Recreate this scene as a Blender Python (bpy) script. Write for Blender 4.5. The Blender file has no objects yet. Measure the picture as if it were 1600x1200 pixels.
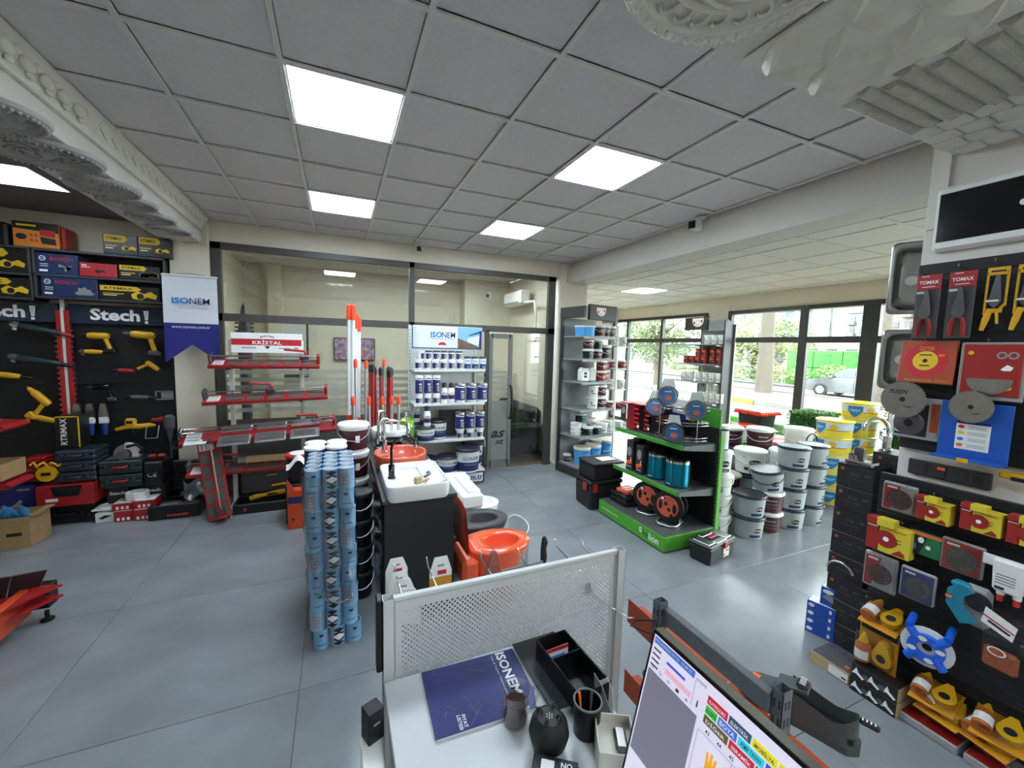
import bpy, math, random
from mathutils import Vector, Matrix
rnd = random.Random(11)
sc = bpy.context.scene
COL = sc.collection
PI = math.pi
def lin(h):
 if isinstance(h, (tuple, list)):
  return tuple(h) + (1.0,) if len(h) == 3 else tuple(h)
 h = h.lstrip('#')
 o = []
 for i in (0, 2, 4):
  c = int(h[i:i + 2], 16) / 255
  o.append(c / 12.92 if c <= .04045 else ((c + .055) / 1.055) ** 2.4)
 return tuple(o) + (1.0,)
# -- camera
cam = bpy.data.cameras.new('camera')
cam.sensor_width = 36.0
cam.lens = 14.2575
cam.clip_start = .02
cam.clip_end = 400
co = bpy.data.objects.new('camera', cam)
COL.objects.link(co)
yaw, pit, rol = .407474, -.0916332, .0259109
fw = Vector((math.sin(yaw) * math.cos(pit), math.cos(yaw) * math.cos(pit), math.sin(pit)))
rt0 = Vector((math.cos(yaw), -math.sin(yaw), 0))
up0 = rt0.cross(fw)
rt = math.cos(rol) * rt0 + math.sin(rol) * up0
up = -math.sin(rol) * rt0 + math.cos(rol) * up0
mw = Matrix((rt, up, -fw)).transposed().to_4x4()
mw.translation = (0, 0, 1.897)
co.matrix_world = mw
sc.camera = co
# -- world, exposure
w = bpy.data.worlds.new('overcast_sky')
sc.world = w
w.use_nodes = True
nt = w.node_tree
bg = nt.nodes['Background']
tc = nt.nodes.new('ShaderNodeTexCoord')
nz = nt.nodes.new('ShaderNodeTexNoise')
nz.inputs['Scale'].default_value = 2.2
nz.inputs['Detail'].default_value = 4
rp = nt.nodes.new('ShaderNodeValToRGB')
rp.color_ramp.elements[0].color = (.80, .90, 1.0, 1)
rp.color_ramp.elements[1].color = (1.0, 1.0, 1.0, 1)
nt.links.new(tc.outputs['Generated'], nz.inputs['Vector'])
nt.links.new(nz.outputs['Fac'], rp.inputs['Fac'])
nt.links.new(rp.outputs['Color'], bg.inputs['Color'])
bg.inputs['Strength'].default_value = 7.5
sc.view_settings.view_transform = 'Standard'
sc.view_settings.look = 'None'
sc.view_settings.gamma = 1
sc.view_settings.use_curve_mapping = False
sc.view_settings.exposure = 1.45
PANEL = 14.0
cy = sc.cycles
cy.max_bounces = 8
cy.diffuse_bounces = 4
cy.glossy_bounces = 4
cy.transmission_bounces = 6
cy.transparent_max_bounces = 12
cy.caustics_reflective = False
cy.caustics_refractive = False
cy.sample_clamp_indirect = 6
cy.use_denoising = True
# -- materials
MATS = {}
def M(name, color='#808080', rough=.5, metal=0, var=.06, scale=9, emit=0, bump=0, spec=.5, coat=0, alpha=1, trans=0, detail=3, stretch=None):
 if name in MATS:
  return MATS[name]
 m = bpy.data.materials.new(name)
 m.use_nodes = True
 t = m.node_tree
 b = t.nodes['Principled BSDF']
 c = lin(color)
 b.inputs['Roughness'].default_value = rough
 b.inputs['Metallic'].default_value = metal
 b.inputs['Specular IOR Level'].default_value = spec
 b.inputs['Coat Weight'].default_value = coat
 b.inputs['Coat Roughness'].default_value = .08
 b.inputs['Alpha'].default_value = alpha
 b.inputs['Transmission Weight'].default_value = trans
 if emit:
  b.inputs['Emission Color'].default_value = c
  b.inputs['Emission Strength'].default_value = emit
 tcn = t.nodes.new('ShaderNodeTexCoord')
 n = t.nodes.new('ShaderNodeTexNoise')
 n.inputs['Scale'].default_value = scale
 n.inputs['Detail'].default_value = detail
 src = tcn.outputs['Object']
 if stretch:
  mp = t.nodes.new('ShaderNodeMapping')
  mp.inputs['Scale'].default_value = stretch
  t.links.new(src, mp.inputs['Vector'])
  src = mp.outputs['Vector']
 t.links.new(src, n.inputs['Vector'])
 r = t.nodes.new('ShaderNodeValToRGB')
 r.color_ramp.elements[0].position = .3
 r.color_ramp.elements[1].position = .7
 r.color_ramp.elements[0].color = tuple(max(0, x * (1 - var)) for x in c[:3]) + (1,)
 r.color_ramp.elements[1].color = tuple(min(1, x * (1 + var)) for x in c[:3]) + (1,)
 t.links.new(n.outputs['Fac'], r.inputs['Fac'])
 t.links.new(r.outputs['Color'], b.inputs['Base Color'])
 if bump:
  bp = t.nodes.new('ShaderNodeBump')
  bp.inputs['Strength'].default_value = bump
  bp.inputs['Distance'].default_value = .01
  t.links.new(n.outputs['Fac'], bp.inputs['Height'])
  t.links.new(bp.outputs['Normal'], b.inputs['Normal'])
 MATS[name] = m
 return m
def GLASS(name, tint='#ffffff', refl=1.0, rough=0.0):
 """thin glass: clear straight-through view plus a Fresnel reflection"""
 if name in MATS:
  return MATS[name]
 m = bpy.data.materials.new(name)
 m.use_nodes = True
 t = m.node_tree
 t.nodes.remove(t.nodes['Principled BSDF'])
 out = t.nodes['Material Output']
 tr = t.nodes.new('ShaderNodeBsdfTransparent')
 tr.inputs['Color'].default_value = lin(tint)
 gl = t.nodes.new('ShaderNodeBsdfGlossy')
 gl.inputs['Roughness'].default_value = rough
 fr = t.nodes.new('ShaderNodeLayerWeight')
 fr.inputs['Blend'].default_value = .5
 pw = t.nodes.new('ShaderNodeMath')
 pw.operation = 'POWER'
 pw.inputs[1].default_value = 5
 mu = t.nodes.new('ShaderNodeMath')
 mu.operation = 'MULTIPLY_ADD'
 mu.inputs[1].default_value = .7
 mu.inputs[2].default_value = .04 * refl
 mx = t.nodes.new('ShaderNodeMixShader')
 t.links.new(fr.outputs['Facing'], pw.inputs[0])
 t.links.new(pw.outputs[0], mu.inputs[0])
 t.links.new(mu.outputs[0], mx.inputs[0])
 t.links.new(tr.outputs[0], mx.inputs[1])
 t.links.new(gl.outputs[0], mx.inputs[2])
 t.links.new(mx.outputs[0], out.inputs['Surface'])
 MATS[name] = m
 return m
def FILM(name, color='#ffffff', opacity=.5, rough=.3):
 """frosted / tinted sheet: part of the light passes straight, the rest scatters"""
 if name in MATS:
  return MATS[name]
 m = bpy.data.materials.new(name)
 m.use_nodes = True
 t = m.node_tree
 b = t.nodes['Principled BSDF']
 b.inputs['Base Color'].default_value = lin(color)
 b.inputs['Roughness'].default_value = rough
 n = t.nodes.new('ShaderNodeTexNoise')
 n.inputs['Scale'].default_value = 14
 r = t.nodes.new('ShaderNodeMapRange')
 r.inputs['To Min'].default_value = max(0, opacity - .06)
 r.inputs['To Max'].default_value = min(1, opacity + .06)
 t.links.new(n.outputs['Fac'], r.inputs['Value'])
 t.links.new(r.outputs['Result'], b.inputs['Alpha'])
 MATS[name] = m
 return m
# -- mesh builder
class MB:
 def __init__(s, mat=None):
  s.v, s.f, s.mi, s.sm, s.mats = [], [], [], [], []
  s.T = None
  s.cur = 0
  if mat:
   s.use(mat)
 def use(s, mat):
  if isinstance(mat, str):
   mat = MATS[mat]
  if mat not in s.mats:
   s.mats.append(mat)
  s.cur = s.mats.index(mat)
  return s
 def add(s, vs, fs, smooth=False):
  o = len(s.v)
  if s.T is not None:
   vs = [tuple(s.T @ Vector(p)) for p in vs]
  s.v += [tuple(p) for p in vs]
  for f in fs:
   s.f.append(tuple(o + i for i in f))
   s.mi.append(s.cur)
   s.sm.append(smooth)
  return s
 def box(s, c, d, b=0.0, tp=(1, 1)):
  """box centred at c with size d, chamfer b, top scaled by tp"""
  x, y, z = d[0] / 2, d[1] / 2, d[2] / 2
  b = min(b, x * .95, y * .95, z * .95)
  if b <= 0:
   vs = [(c[0] + i * x * (tp[0] if k > 0 else 1), c[1] + j * y * (tp[1] if k > 0 else 1), c[2] + k * z)
                  for i in (-1, 1) for j in (-1, 1) for k in (-1, 1)]
   return s.add(vs, [(0, 1, 3, 2), (4, 6, 7, 5), (0, 4, 5, 1), (2, 3, 7, 6), (0, 2, 6, 4), (1, 5, 7, 3)])
  vs, ix = [], {}
  for i in (-1, 1):
   for j in (-1, 1):
    for k in (-1, 1):
     fx, fy = (tp if k > 0 else (1, 1))
     for a in range(3):
      q = [i * (x - (b if a != 0 else 0)), j * (y - (b if a != 1 else 0)), k * (z - (b if a != 2 else 0))]
      ix[i, j, k, a] = len(vs)
      vs.append((c[0] + q[0] * fx, c[1] + q[1] * fy, c[2] + q[2]))
  F = []
  for sgn in (-1, 1):
   for a in range(3):
    o = [(-1, -1), (1, -1), (1, 1), (-1, 1)]
    q = []
    for p in o:
     e = list(p)
     e.insert(a, sgn)
     q.append(ix[e[0], e[1], e[2], a])
    if (sgn > 0) != (a == 1):
     F.append(tuple(q))
    else:
     F.append(tuple(q[::-1]))
  for a in range(3):
   b1, c1 = [q for q in range(3) if q != a]
   for p in (-1, 1):
    for r_ in (-1, 1):
     def id_(t, m):
      e = [0, 0, 0]
      e[a], e[b1], e[c1] = t, p, r_
      return ix[e[0], e[1], e[2], m]
     F.append((id_(-1, b1), id_(1, b1), id_(1, c1), id_(-1, c1)))
  for i in (-1, 1):
   for j in (-1, 1):
    for k in (-1, 1):
     F.append((ix[i, j, k, 0], ix[i, j, k, 1], ix[i, j, k, 2]))
  G = []
  cc = Vector(c)
  for f in F:
   P = [Vector(vs[i]) for i in f]
   n = (P[1] - P[0]).cross(P[2] - P[0])
   ce = sum(P, Vector()) / len(P) - cc
   G.append(f if n.dot(ce) >= 0 else f[::-1])
  return s.add(vs, G)
 def lathe(s, prof, c=(0, 0, 0), n=20, axis='z', a0=0, a1=2 * PI, smooth=True, sx=1, sy=1):
  """profile [(r, h)] spun about an axis; rings doubled at hard corners"""
  pr = [prof[0]]
  for i in range(1, len(prof) - 1):
   p, q, r_ = prof[i - 1], prof[i], prof[i + 1]
   d1 = math.atan2(q[1] - p[1], q[0] - p[0])
   d2 = math.atan2(r_[1] - q[1], r_[0] - q[0])
   dd = abs((d2 - d1 + PI) % (2 * PI) - PI)
   pr.append(q)
   if dd > .6:
    pr.append(None)
    pr.append(q)
  pr.append(prof[-1])
  full = abs(a1 - a0 - 2 * PI) < 1e-6
  m = n if full else n + 1
  vs, fs, rings = [], [], []
  for q in pr:
   if q is None:
    rings.append(None)
    continue
   base = len(vs)
   for k in range(m):
    a = a0 + (a1 - a0) * k / n
    x, y, h = q[0] * math.cos(a) * sx, q[0] * math.sin(a) * sy, q[1]
    p = {'z': (x, y, h), 'x': (h, x, y), 'y': (y, h, x)}[axis]
    vs.append((c[0] + p[0], c[1] + p[1], c[2] + p[2]))
   rings.append(base)
  for i in range(len(rings) - 1):
   a, b = rings[i], rings[i + 1]
   if a is None or b is None:
    continue
   for k in range(n):
    k2 = (k + 1) % m
    fs.append((a + k, a + k2, b + k2, b + k))
  return s.add(vs, fs, smooth)
 def cyl(s, c, r, h, n=18, r2=None, axis='z'):
  r2 = r if r2 is None else r2
  return s.lathe([(0, 0), (r, 0), (r2, h), (0, h)], c, n, axis)
 def tube(s, pts, r, n=8, closed=False, caps=True):
  P = [Vector(p) for p in pts]
  L = len(P)
  rr = r if isinstance(r, (list, tuple)) else [r] * L
  vs, fs = [], []
  prev = None
  for i in range(L):
   if closed:
    t = P[(i + 1) % L] - P[i - 1]
   else:
    t = P[min(i + 1, L - 1)] - P[max(i - 1, 0)]
   t = t.normalized() if t.length > 1e-9 else Vector((0, 0, 1))
   if prev is None:
    a = Vector((0, 0, 1)) if abs(t.z) < .9 else Vector((1, 0, 0))
    u = t.cross(a).normalized()
   else:
    u = (prev - t * prev.dot(t))
    u = u.normalized() if u.length > 1e-9 else t.orthogonal().normalized()
   prev = u
   v = t.cross(u)
   for k in range(n):
    a = 2 * PI * k / n
    vs.append(tuple(P[i] + (u * math.cos(a) + v * math.sin(a)) * rr[i]))
  for i in range(L if closed else L - 1):
   a, b = i * n, ((i + 1) % L) * n
   for k in range(n):
    k2 = (k + 1) % n
    fs.append((a + k, a + k2, b + k2, b + k))
  s.add(vs, fs, True)
  if caps and not closed:
   s.add(vs[:n], [tuple(range(n))[::-1]])
   s.add(vs[-n:], [tuple(range(n))])
  return s
 def prism(s, poly, o=(0, 0, 0), u=(1, 0, 0), v=(0, 0, 1), t=.01):
  """2D outline in the plane o + a*u + b*v, thickened by t along u x v"""
  o, u, v = Vector(o), Vector(u), Vector(v)
  n = u.cross(v).normalized() * t
  A = [o + u * a + v * b for a, b in poly]
  m = len(A)
  vs = [tuple(p) for p in A] + [tuple(p + n) for p in A]
  fs = [tuple(range(m))[::-1], tuple(range(m, 2 * m))]
  fs += [(i, (i + 1) % m, m + (i + 1) % m, m + i) for i in range(m)]
  return s.add(vs, fs)
 def quad(s, *p):
  return s.add(p, [tuple(range(len(p)))])
 def blob(s, c, r, n=12, m=7, zcut=-1):
  if not isinstance(r, (tuple, list)):
   r = (r, r, r)
  vs, fs = [], []
  for i in range(m + 1):
   th = -PI / 2 + PI * i / m
   for k in range(n):
    a = 2 * PI * k / n
    vs.append((c[0] + r[0] * math.cos(th) * math.cos(a), c[1] + r[1] * math.cos(th) * math.sin(a), c[2] + r[2] * max(zcut, math.sin(th))))
  for i in range(m):
   for k in range(n):
    fs.append((i * n + k, i * n + (k + 1) % n, (i + 1) * n + (k + 1) % n, (i + 1) * n + k))
  return s.add(vs, fs, True)
 def grid(s, fn, nu, nv, smooth=True):
  vs = [fn(i / nu, j / nv) for j in range(nv + 1) for i in range(nu + 1)]
  fs = [(j * (nu + 1) + i, j * (nu + 1) + i + 1, (j + 1) * (nu + 1) + i + 1, (j + 1) * (nu + 1) + i) for j in range(nv) for i in range(nu)]
  return s.add(vs, fs, smooth)
 def mesh(s, name):
  me = bpy.data.meshes.new(name)
  me.from_pydata(s.v, [], s.f)
  for m in s.mats:
   me.materials.append(m)
  me.polygons.foreach_set('material_index', s.mi)
  me.polygons.foreach_set('use_smooth', s.sm)
  me.update()
  return me
 def build(s, name, parent=None, loc=(0, 0, 0), rz=0, rot=None):
  o = bpy.data.objects.new(name, s.mesh(name))
  COL.objects.link(o)
  o.location = loc
  o.rotation_euler = rot if rot else (0, 0, rz)
  if parent:
   o.parent = parent
  return o
def tag(o, label, cat, group=None):
 o['label'] = label
 o['category'] = cat
 if group:
  o['group'] = group
 return o
def thing(name, label, cat, loc=(0, 0, 0), rz=0, group=None, rot=None):
 o = bpy.data.objects.new(name, None)
 o.empty_display_size = .05
 COL.objects.link(o)
 o.location = loc
 o.rotation_euler = rot if rot else (0, 0, rz)
 return tag(o, label, cat, group)
def struct(o):
 o['kind'] = 'structure'
 return o
def stuff(o):
 o['kind'] = 'stuff'
 return o
def put(name, mesh, parent, loc=(0, 0, 0), rz=0, rot=None, scale=None):
 o = bpy.data.objects.new(name, mesh)
 COL.objects.link(o)
 o.parent = parent
 o.location = loc
 o.rotation_euler = rot if rot else (0, 0, rz)
 if scale:
  o.scale = scale
 return o
KIDS = {}
def dup(root, loc, rz=0, label=None, group=None, rot=None, scale=None):
 """copy a thing with its parts and sub-parts; meshes shared"""
 r = root.copy()
 COL.objects.link(r)
 r.location = loc
 r.rotation_euler = rot if rot else (0, 0, rz)
 if scale:
  r.scale = scale
 if label:
  r['label'] = label
 if group:
  r['group'] = group
 for ch in root.children:
  c = ch.copy()
  COL.objects.link(c)
  c.parent = r
  for g in ch.children:
   d = g.copy()
   COL.objects.link(d)
   d.parent = c
 return r
class Maker:
 """first call places the original itself, later calls copy it"""
 def __init__(s, root):
  s.root, s.used = root, False
 def __call__(s, loc, rz=0, label=None, group=None, rot=None, scale=None):
  if not s.used:
   s.used = True
   r = s.root
   r.location = loc
   r.rotation_euler = rot if rot else (0, 0, rz)
   if scale:
    r.scale = scale
   if label:
    r['label'] = label
   if group:
    r['group'] = group
   return r
  return dup(s.root, loc, rz, label, group, rot, scale)
TXT = {}
def glyphs(s, bold=.0, shear=0.0):
 k = (s, bold, shear)
 if k not in TXT:
  cu = bpy.data.curves.new('lettering', 'FONT')
  cu.body = s
  cu.offset = bold
  cu.shear = shear
  cu.resolution_u = 2
  cu.align_x = 'LEFT'
  ob = bpy.data.objects.new('lettering', cu)
  me = bpy.data.meshes.new_from_object(ob)
  V = [tuple(v.co) for v in me.vertices]
  F = [tuple(p.vertices) for p in me.polygons]
  bpy.data.objects.remove(ob)
  bpy.data.curves.remove(cu)
  bpy.data.meshes.remove(me)
  xs = [v[0] for v in V]
  ys = [v[1] for v in V]
  TXT[k] = (V, F, min(xs), max(xs), min(ys), max(ys))
 return TXT[k]
def text(mb, s, o, u, v, wd, ht, bold=.0, shear=0.0, lift=.0006, bend=None):
 """flat lettering fitted to a wd x ht box centred on o in the plane (u, v).
 bend=(cx, cy, r): wrapped round a vertical cylinder instead, o = (angle, z)"""
 V, F, x0, x1, y0, y1 = glyphs(s, bold, shear)
 kx, ky = wd / (x1 - x0), ht / (y1 - y0)
 vs = []
 if bend:
  for p in V:
   a = o[0] + ((p[0] - (x0 + x1) / 2) * kx) / bend[2]
   z = o[1] + (p[1] - (y0 + y1) / 2) * ky
   tp = bend[3] if len(bend) > 3 else 0
   r_ = bend[2] + lift + tp * (z - o[1])
   vs.append((bend[0] + r_ * math.cos(a), bend[1] + r_ * math.sin(a), z))
 else:
  o, u, v = Vector(o), Vector(u).normalized(), Vector(v).normalized()
  n = u.cross(v) * lift
  for p in V:
   vs.append(tuple(o + u * ((p[0] - (x0 + x1) / 2) * kx) + v * ((p[1] - (y0 + y1) / 2) * ky) + n))
 return mb.add(vs, F)
def patch(mb, o, u, v, wd, ht, lift=.0004):
 o, u, v = Vector(o), Vector(u).normalized(), Vector(v).normalized()
 n = u.cross(v) * lift
 return mb.add([tuple(o + u * (a * wd / 2) + v * (b * ht / 2) + n) for a, b in ((-1, -1), (1, -1), (1, 1), (-1, 1))], [(0, 1, 2, 3)])
def poly(mb, pts, o, u, v, lift=.0005):
 o, u, v = Vector(o), Vector(u).normalized(), Vector(v).normalized()
 n = u.cross(v) * lift
 return mb.add([tuple(o + u * a + v * b + n) for a, b in pts], [tuple(range(len(pts)))])
def disc(mb, o, u, v, ra, rb=None, n=20, lift=.0005):
 rb = rb or ra
 return poly(mb, [(ra * math.cos(2 * PI * k / n), rb * math.sin(2 * PI * k / n)) for k in range(n)], o, u, v, lift)
def wrap(mb, c, r, z0, z1, a0, a1, n=10, lift=.0006, tp=0):
 """a band on a vertical cylinder"""
 vs, fs = [], []
 for k in range(n + 1):
  a = a0 + (a1 - a0) * k / n
  for z in (z0, z1):
   q = r + lift + tp * (z - c[2])
   vs.append((c[0] + q * math.cos(a), c[1] + q * math.sin(a), z))
 for k in range(n):
  fs.append((2 * k, 2 * k + 2, 2 * k + 3, 2 * k + 1))
 return mb.add(vs, fs, True)
def arc(c, r, a0, a1, n, plane='xz'):
 o = []
 for k in range(n + 1):
  a = a0 + (a1 - a0) * k / n
  p = (r * math.cos(a), r * math.sin(a))
  o.append({'xz': (c[0] + p[0], c[1], c[2] + p[1]), 'yz': (c[0], c[1] + p[0], c[2] + p[1]), 'xy': (c[0] + p[0], c[1] + p[1], c[2])}[plane])
 return o
ORD = ['first', 'second', 'third', 'fourth', 'fifth', 'sixth', 'seventh', 'eighth', 'ninth', 'tenth', 'eleventh', 'twelfth']
X, Y, Z = (1, 0, 0), (0, 1, 0), (0, 0, 1)
NX, NY = (-1, 0, 0), (0, -1, 0)
def orient(x, z):
 """Euler angles that send local +x along x and local +z as near as possible to z"""
 x = Vector(x).normalized()
 z = Vector(z)
 z = (z - x * z.dot(x)).normalized()
 y = z.cross(x)
 return Matrix((x, y, z)).transposed().to_euler()
# -- shared materials
M('wall_paint', '#ddd3c0', .7, var=.03, scale=3)
M('beam_paint', '#dad5cb', .7, var=.03, scale=3)
M('tile_white', '#dddad7', .85, var=.035, scale=55, bump=.15)
M('tee_white', '#e2e1d9', .5, var=.02)
M('tile_warm', '#e8e4d9', .85, var=.03, scale=55, bump=.15)
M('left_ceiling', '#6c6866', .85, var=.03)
M('plaster', '#e6e2d6', .55, var=.03, scale=20)
M('plaster_gold', '#c9b28c', .5, var=.04)
M('led', '#e0f1ff', .4, emit=PANEL, var=0)
M('led_frame', '#f2f2f2', .4)
M('graphite', '#4a4843', .45, var=.04)
M('anthracite', '#2c2d2e', .4, var=.05)
M('black', '#0c0c0d', .45, var=.1)
M('black_gloss', '#0b0c0d', .12, var=.05)
M('white_plastic', '#e4e3de', .35, var=.02)
M('white', '#eeeeec', .45, var=.02)
M('white_metal', '#d5d6d4', .35, var=.03)
M('chrome', '#d8d8d8', .08, metal=1, var=.02)
M('steel', '#a9a8a4', .28, metal=1, var=.08, scale=20, stretch=(1, 30, 1))
M('steel_dark', '#77767a', .35, metal=1, var=.1)
M('alu', '#c3c5c6', .35, metal=1, var=.04)
M('red', '#a31f22', .4, var=.06)
M('red_bright', '#c4262b', .4, var=.05)
M('yellow', '#d9a51a', .4, var=.05)
M('navy', '#1c2160', .35, var=.06)
M('ink', '#15161c', .6, var=0)
M('ink_white', '#f1f1ef', .6, var=0)
M('ink_grey', '#8d8d8d', .6, var=0)
M('ink_red', '#c01f2b', .6, var=0)
M('ink_cyan', '#1c7fc4', .6, var=0)
M('ink_navy', '#1b2358', .6, var=0)
M('ink_yellow', '#e2b81f', .6, var=0)
M('ink_orange', '#e8632a', .6, var=0)
M('ink_gold', '#c9963c', .5, var=0)
M('sticker_orange', '#ff6a1a', .6, var=0)
M('cardboard', '#a9875c', .8, var=.08, scale=14)
M('orange', '#cf4a22', .38, var=.05)
M('coral', '#cf5638', .35, var=.04, coat=.3)
M('rubber', '#1b1c1d', .6, var=.1)
GLASS('pane', '#ecece6', 2.2)
GLASS('window_glass', '#f2f7f5', 1.0)
GLASS('clear_plastic', '#e6e9ea', 3.0, .06)
m = M('porcelain', '#83878b', .24, var=.17, scale=1.6, detail=7, stretch=(1, 1.6, 1), spec=.55)
M('grout', '#777b7f', .7)
M('office_floor', '#5a4a38', .5, var=.2, scale=6, stretch=(1, 14, 1))
CEIL = 3.234
# -- floor: 1.2 m porcelain tiles on a grout bed
mb = MB('grout')
mb.box((1.4, 2.8, -.06), (12.2, 12.4, .1))
floor = struct(mb.build('floor'))
tm = MB('porcelain').box((0, 0, -.006), (1.197, 1.197, .012), .0015).mesh('tile')
for i in range(-5, 4):
 for j in range(-3, 5):
  x, y = 2.185 + 1.2 * i + .6, 2.326 + 1.2 * j + .6
  if j >= 3 and x < 3.3 or j == 4 and x < 3.3:
   continue
  if x > 6.9 or x < -4.8:
   continue
  put('tile', tm, floor, (x, y, 0))
for i in range(-5, 1):
 put('tile', tm, floor, (2.785 + 1.2 * i, 6.526, 0))
mb = MB('office_floor')
mb.box((.9, 7.12, .001), (4.8, 2.7, .01))
for k in range(14):
 mb.box((.9, 5.86 + k * .19, .007), (4.8, .186, .004))
o = struct(mb.build('floor'))
# -- main suspended ceiling: 0.6 m grid
XG = [-1.435 + .6 * i for i in range(0, 9)]
YG = [-2.441 + .6 * j for j in range(0, 14)]
LIGHTS = {(2, 8), (2, 11), (5, 8), (5, 11), (2, 5), (5, 5), (2, 2), (5, 2)}
mb = MB('tee_white')
mb.box((1.0, 1.45, CEIL + .12), (4.84, 8.65, .06))
for x in XG:
 mb.box((x, 1.45, CEIL), (.024, 8.6, .012))
for y in YG:
 mb.box((1.0, y, CEIL), (4.82, .024, .0118))
ceiling = struct(mb.build('ceiling'))
ctm = MB('tile_white').box((0, 0, .018), (.572, .572, .016), .002).mesh('ceiling_tile')
half = {}
for i in range(8):
 for j in range(13):
  if (i, j) in LIGHTS:
   continue
  put('ceiling_tile', ctm, ceiling, (XG[i] + .3, YG[j] + .3, CEIL))
strip = MB('tile_white').box((0, 0, .018), (.572, .36, .016), .002).mesh('ceiling_tile')
for i in range(8):
 put('ceiling_tile', strip, ceiling, (XG[i] + .3, 5.56, CEIL))
def panel(x, y, z, label, w_=.6, group=None):
 t = thing('ceiling_light', label, 'light', (x, y, z), 0, group)
 b = MB('led')
 b.box((0, 0, .006), (w_ - .045, w_ - .045, .006))
 b.build('diffuser', t)
 b = MB('led_frame')
 h = w_ / 2 - .012
 for sx, sy, dx, dy in ((0, h - .006, h, .006), (0, -h + .006, h, .006), (h - .006, 0, .006, h), (-h + .006, 0, .006, h)):
  b.box((sx, sy, .005), (dx * 2, dy * 2, .012))
 b.box((0, 0, .016), (w_ - .03, w_ - .03, .008))
 b.build('frame', t)
 return t
LN = {(2, 8): 'square ceiling LED panel, largest one, nearest on the left', (5, 8): 'square ceiling LED panel on the right near the dropped beam',
      (2, 11): 'square ceiling LED panel far left, above the tile cutter stand', (5, 11): 'square ceiling LED panel far right, nearest the glass partition door',
      (2, 5): 'square ceiling LED panel behind the camera on the left', (5, 5): 'square ceiling LED panel behind the camera on the right',
      (2, 2): 'unseen LED panel added furthest behind the camera on the left to brighten the foreground', (5, 2): 'unseen LED panel added furthest behind the camera on the right to brighten the foreground'}  # furthest pair: unseen, added for more light from the camera side
for (i, j), l in LN.items():
 panel(XG[i] + .3, YG[j] + .3, CEIL, l)
# -- left zone: dark ceiling, wall, beam
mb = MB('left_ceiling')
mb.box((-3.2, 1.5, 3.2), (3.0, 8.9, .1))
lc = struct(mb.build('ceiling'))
panel(-2.42, 4.67, 3.147, 'square LED panel in the dark ceiling over the power tool wall')
mb = MB('wall_paint')
mb.box((-3.2, 5.91, 1.6), (3.2, .1, 3.2))
struct(mb.build('wall_back'))
mb = MB('wall_paint')
mb.box((-4.7, 1.5, 1.6), (.1, 9.0, 3.2))
struct(mb.build('wall_left'))
mb = MB('wall_paint')
mb.box((1.0, -3.0, 1.6), (12, .1, 3.3))
struct(mb.build('wall_front'))
mb = MB('beam_paint')
mb.box((-1.565, 1.4, 3.18), (.37, 8.8, .44), .004)
struct(mb.build('trim_1'))
mb = MB('wall_paint')
mb.box((-1.5, 5.76, 1.6), (.36, .2, 3.2), .004)
mb.box((-1.335, 5.655, 3.08), (.024, .03, .31))
struct(mb.build('trim_2'))
# -- right beam, column, window zone
mb = MB('beam_paint')
mb.box((3.58, 1.4, 3.165), (.32, 8.8, .47), .003)
struct(mb.build('trim_3'))
mb = MB('wall_paint')
mb.box((3.49, 5.83, 1.6), (.5, .3, 3.25), .004)
mb.tube([(3.36, 5.665, 3.22), (3.36, 5.665, 2.94), (3.44, 5.665, 2.935)], .012, 8)
mb.box((3.49, 5.675, .04), (.5, .02, .08))
struct(mb.build('trim_4'))
Z2 = 2.925
mb = MB('tee_white')
mb.box((5.27, 3.2, Z2 + .09), (3.1, 12.0, .06))
X2 = [4.02 + .6 * k for k in range(0, 5)]
Y2 = [.6 * k + .60 for k in range(-3, 14)]
for x in X2:
 mb.box((x, 3.2, Z2), (.024, 11.6, .01))
for y in Y2:
 mb.box((5.25, y, Z2), (3.0, .024, .0098))
c2 = struct(mb.build('ceiling'))
ctm2 = MB('tile_warm').box((0, 0, .011), (.58, .58, .016), .003).mesh('ceiling_tile')
n2 = MB('tile_warm').box((0, 0, .011), (.26, .58, .016), .003).mesh('ceiling_tile')
for y in Y2[:-1]:
 put('ceiling_tile', n2, c2, (3.88, y + .3, Z2))
 for x in X2[:-1]:
  if abs(x - 4.62) < .01 and abs(y - 5.4) < .01:
   continue
  put('ceiling_tile', ctm2, c2, (x + .3, y + .3, Z2))
 put('ceiling_tile', n2, c2, (6.57, y + .3, Z2))
panel(4.92, 5.7, Z2, 'square LED panel in the lower ceiling by the windows')
mb = MB('beam_paint')
mb.box((1.1, 3.0, 3.48), (12.2, 12.2, .12))  # unseen slab, added to keep sky light from leaking in above the beams
struct(mb.build('roof'))
mb = MB('beam_paint')
mb.box((.6, .72, 3.09), (4.7, .8, .30), .003)
struct(mb.build('trim_5'))
mb = MB('beam_paint')
mb.box((3.36, .67, 1.6), (.92, 1.05, 3.25), .004)
mb.box((2.893, 1.15, 2.75), (.014, .07, .36))
struct(mb.build('wall_right'))
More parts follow.
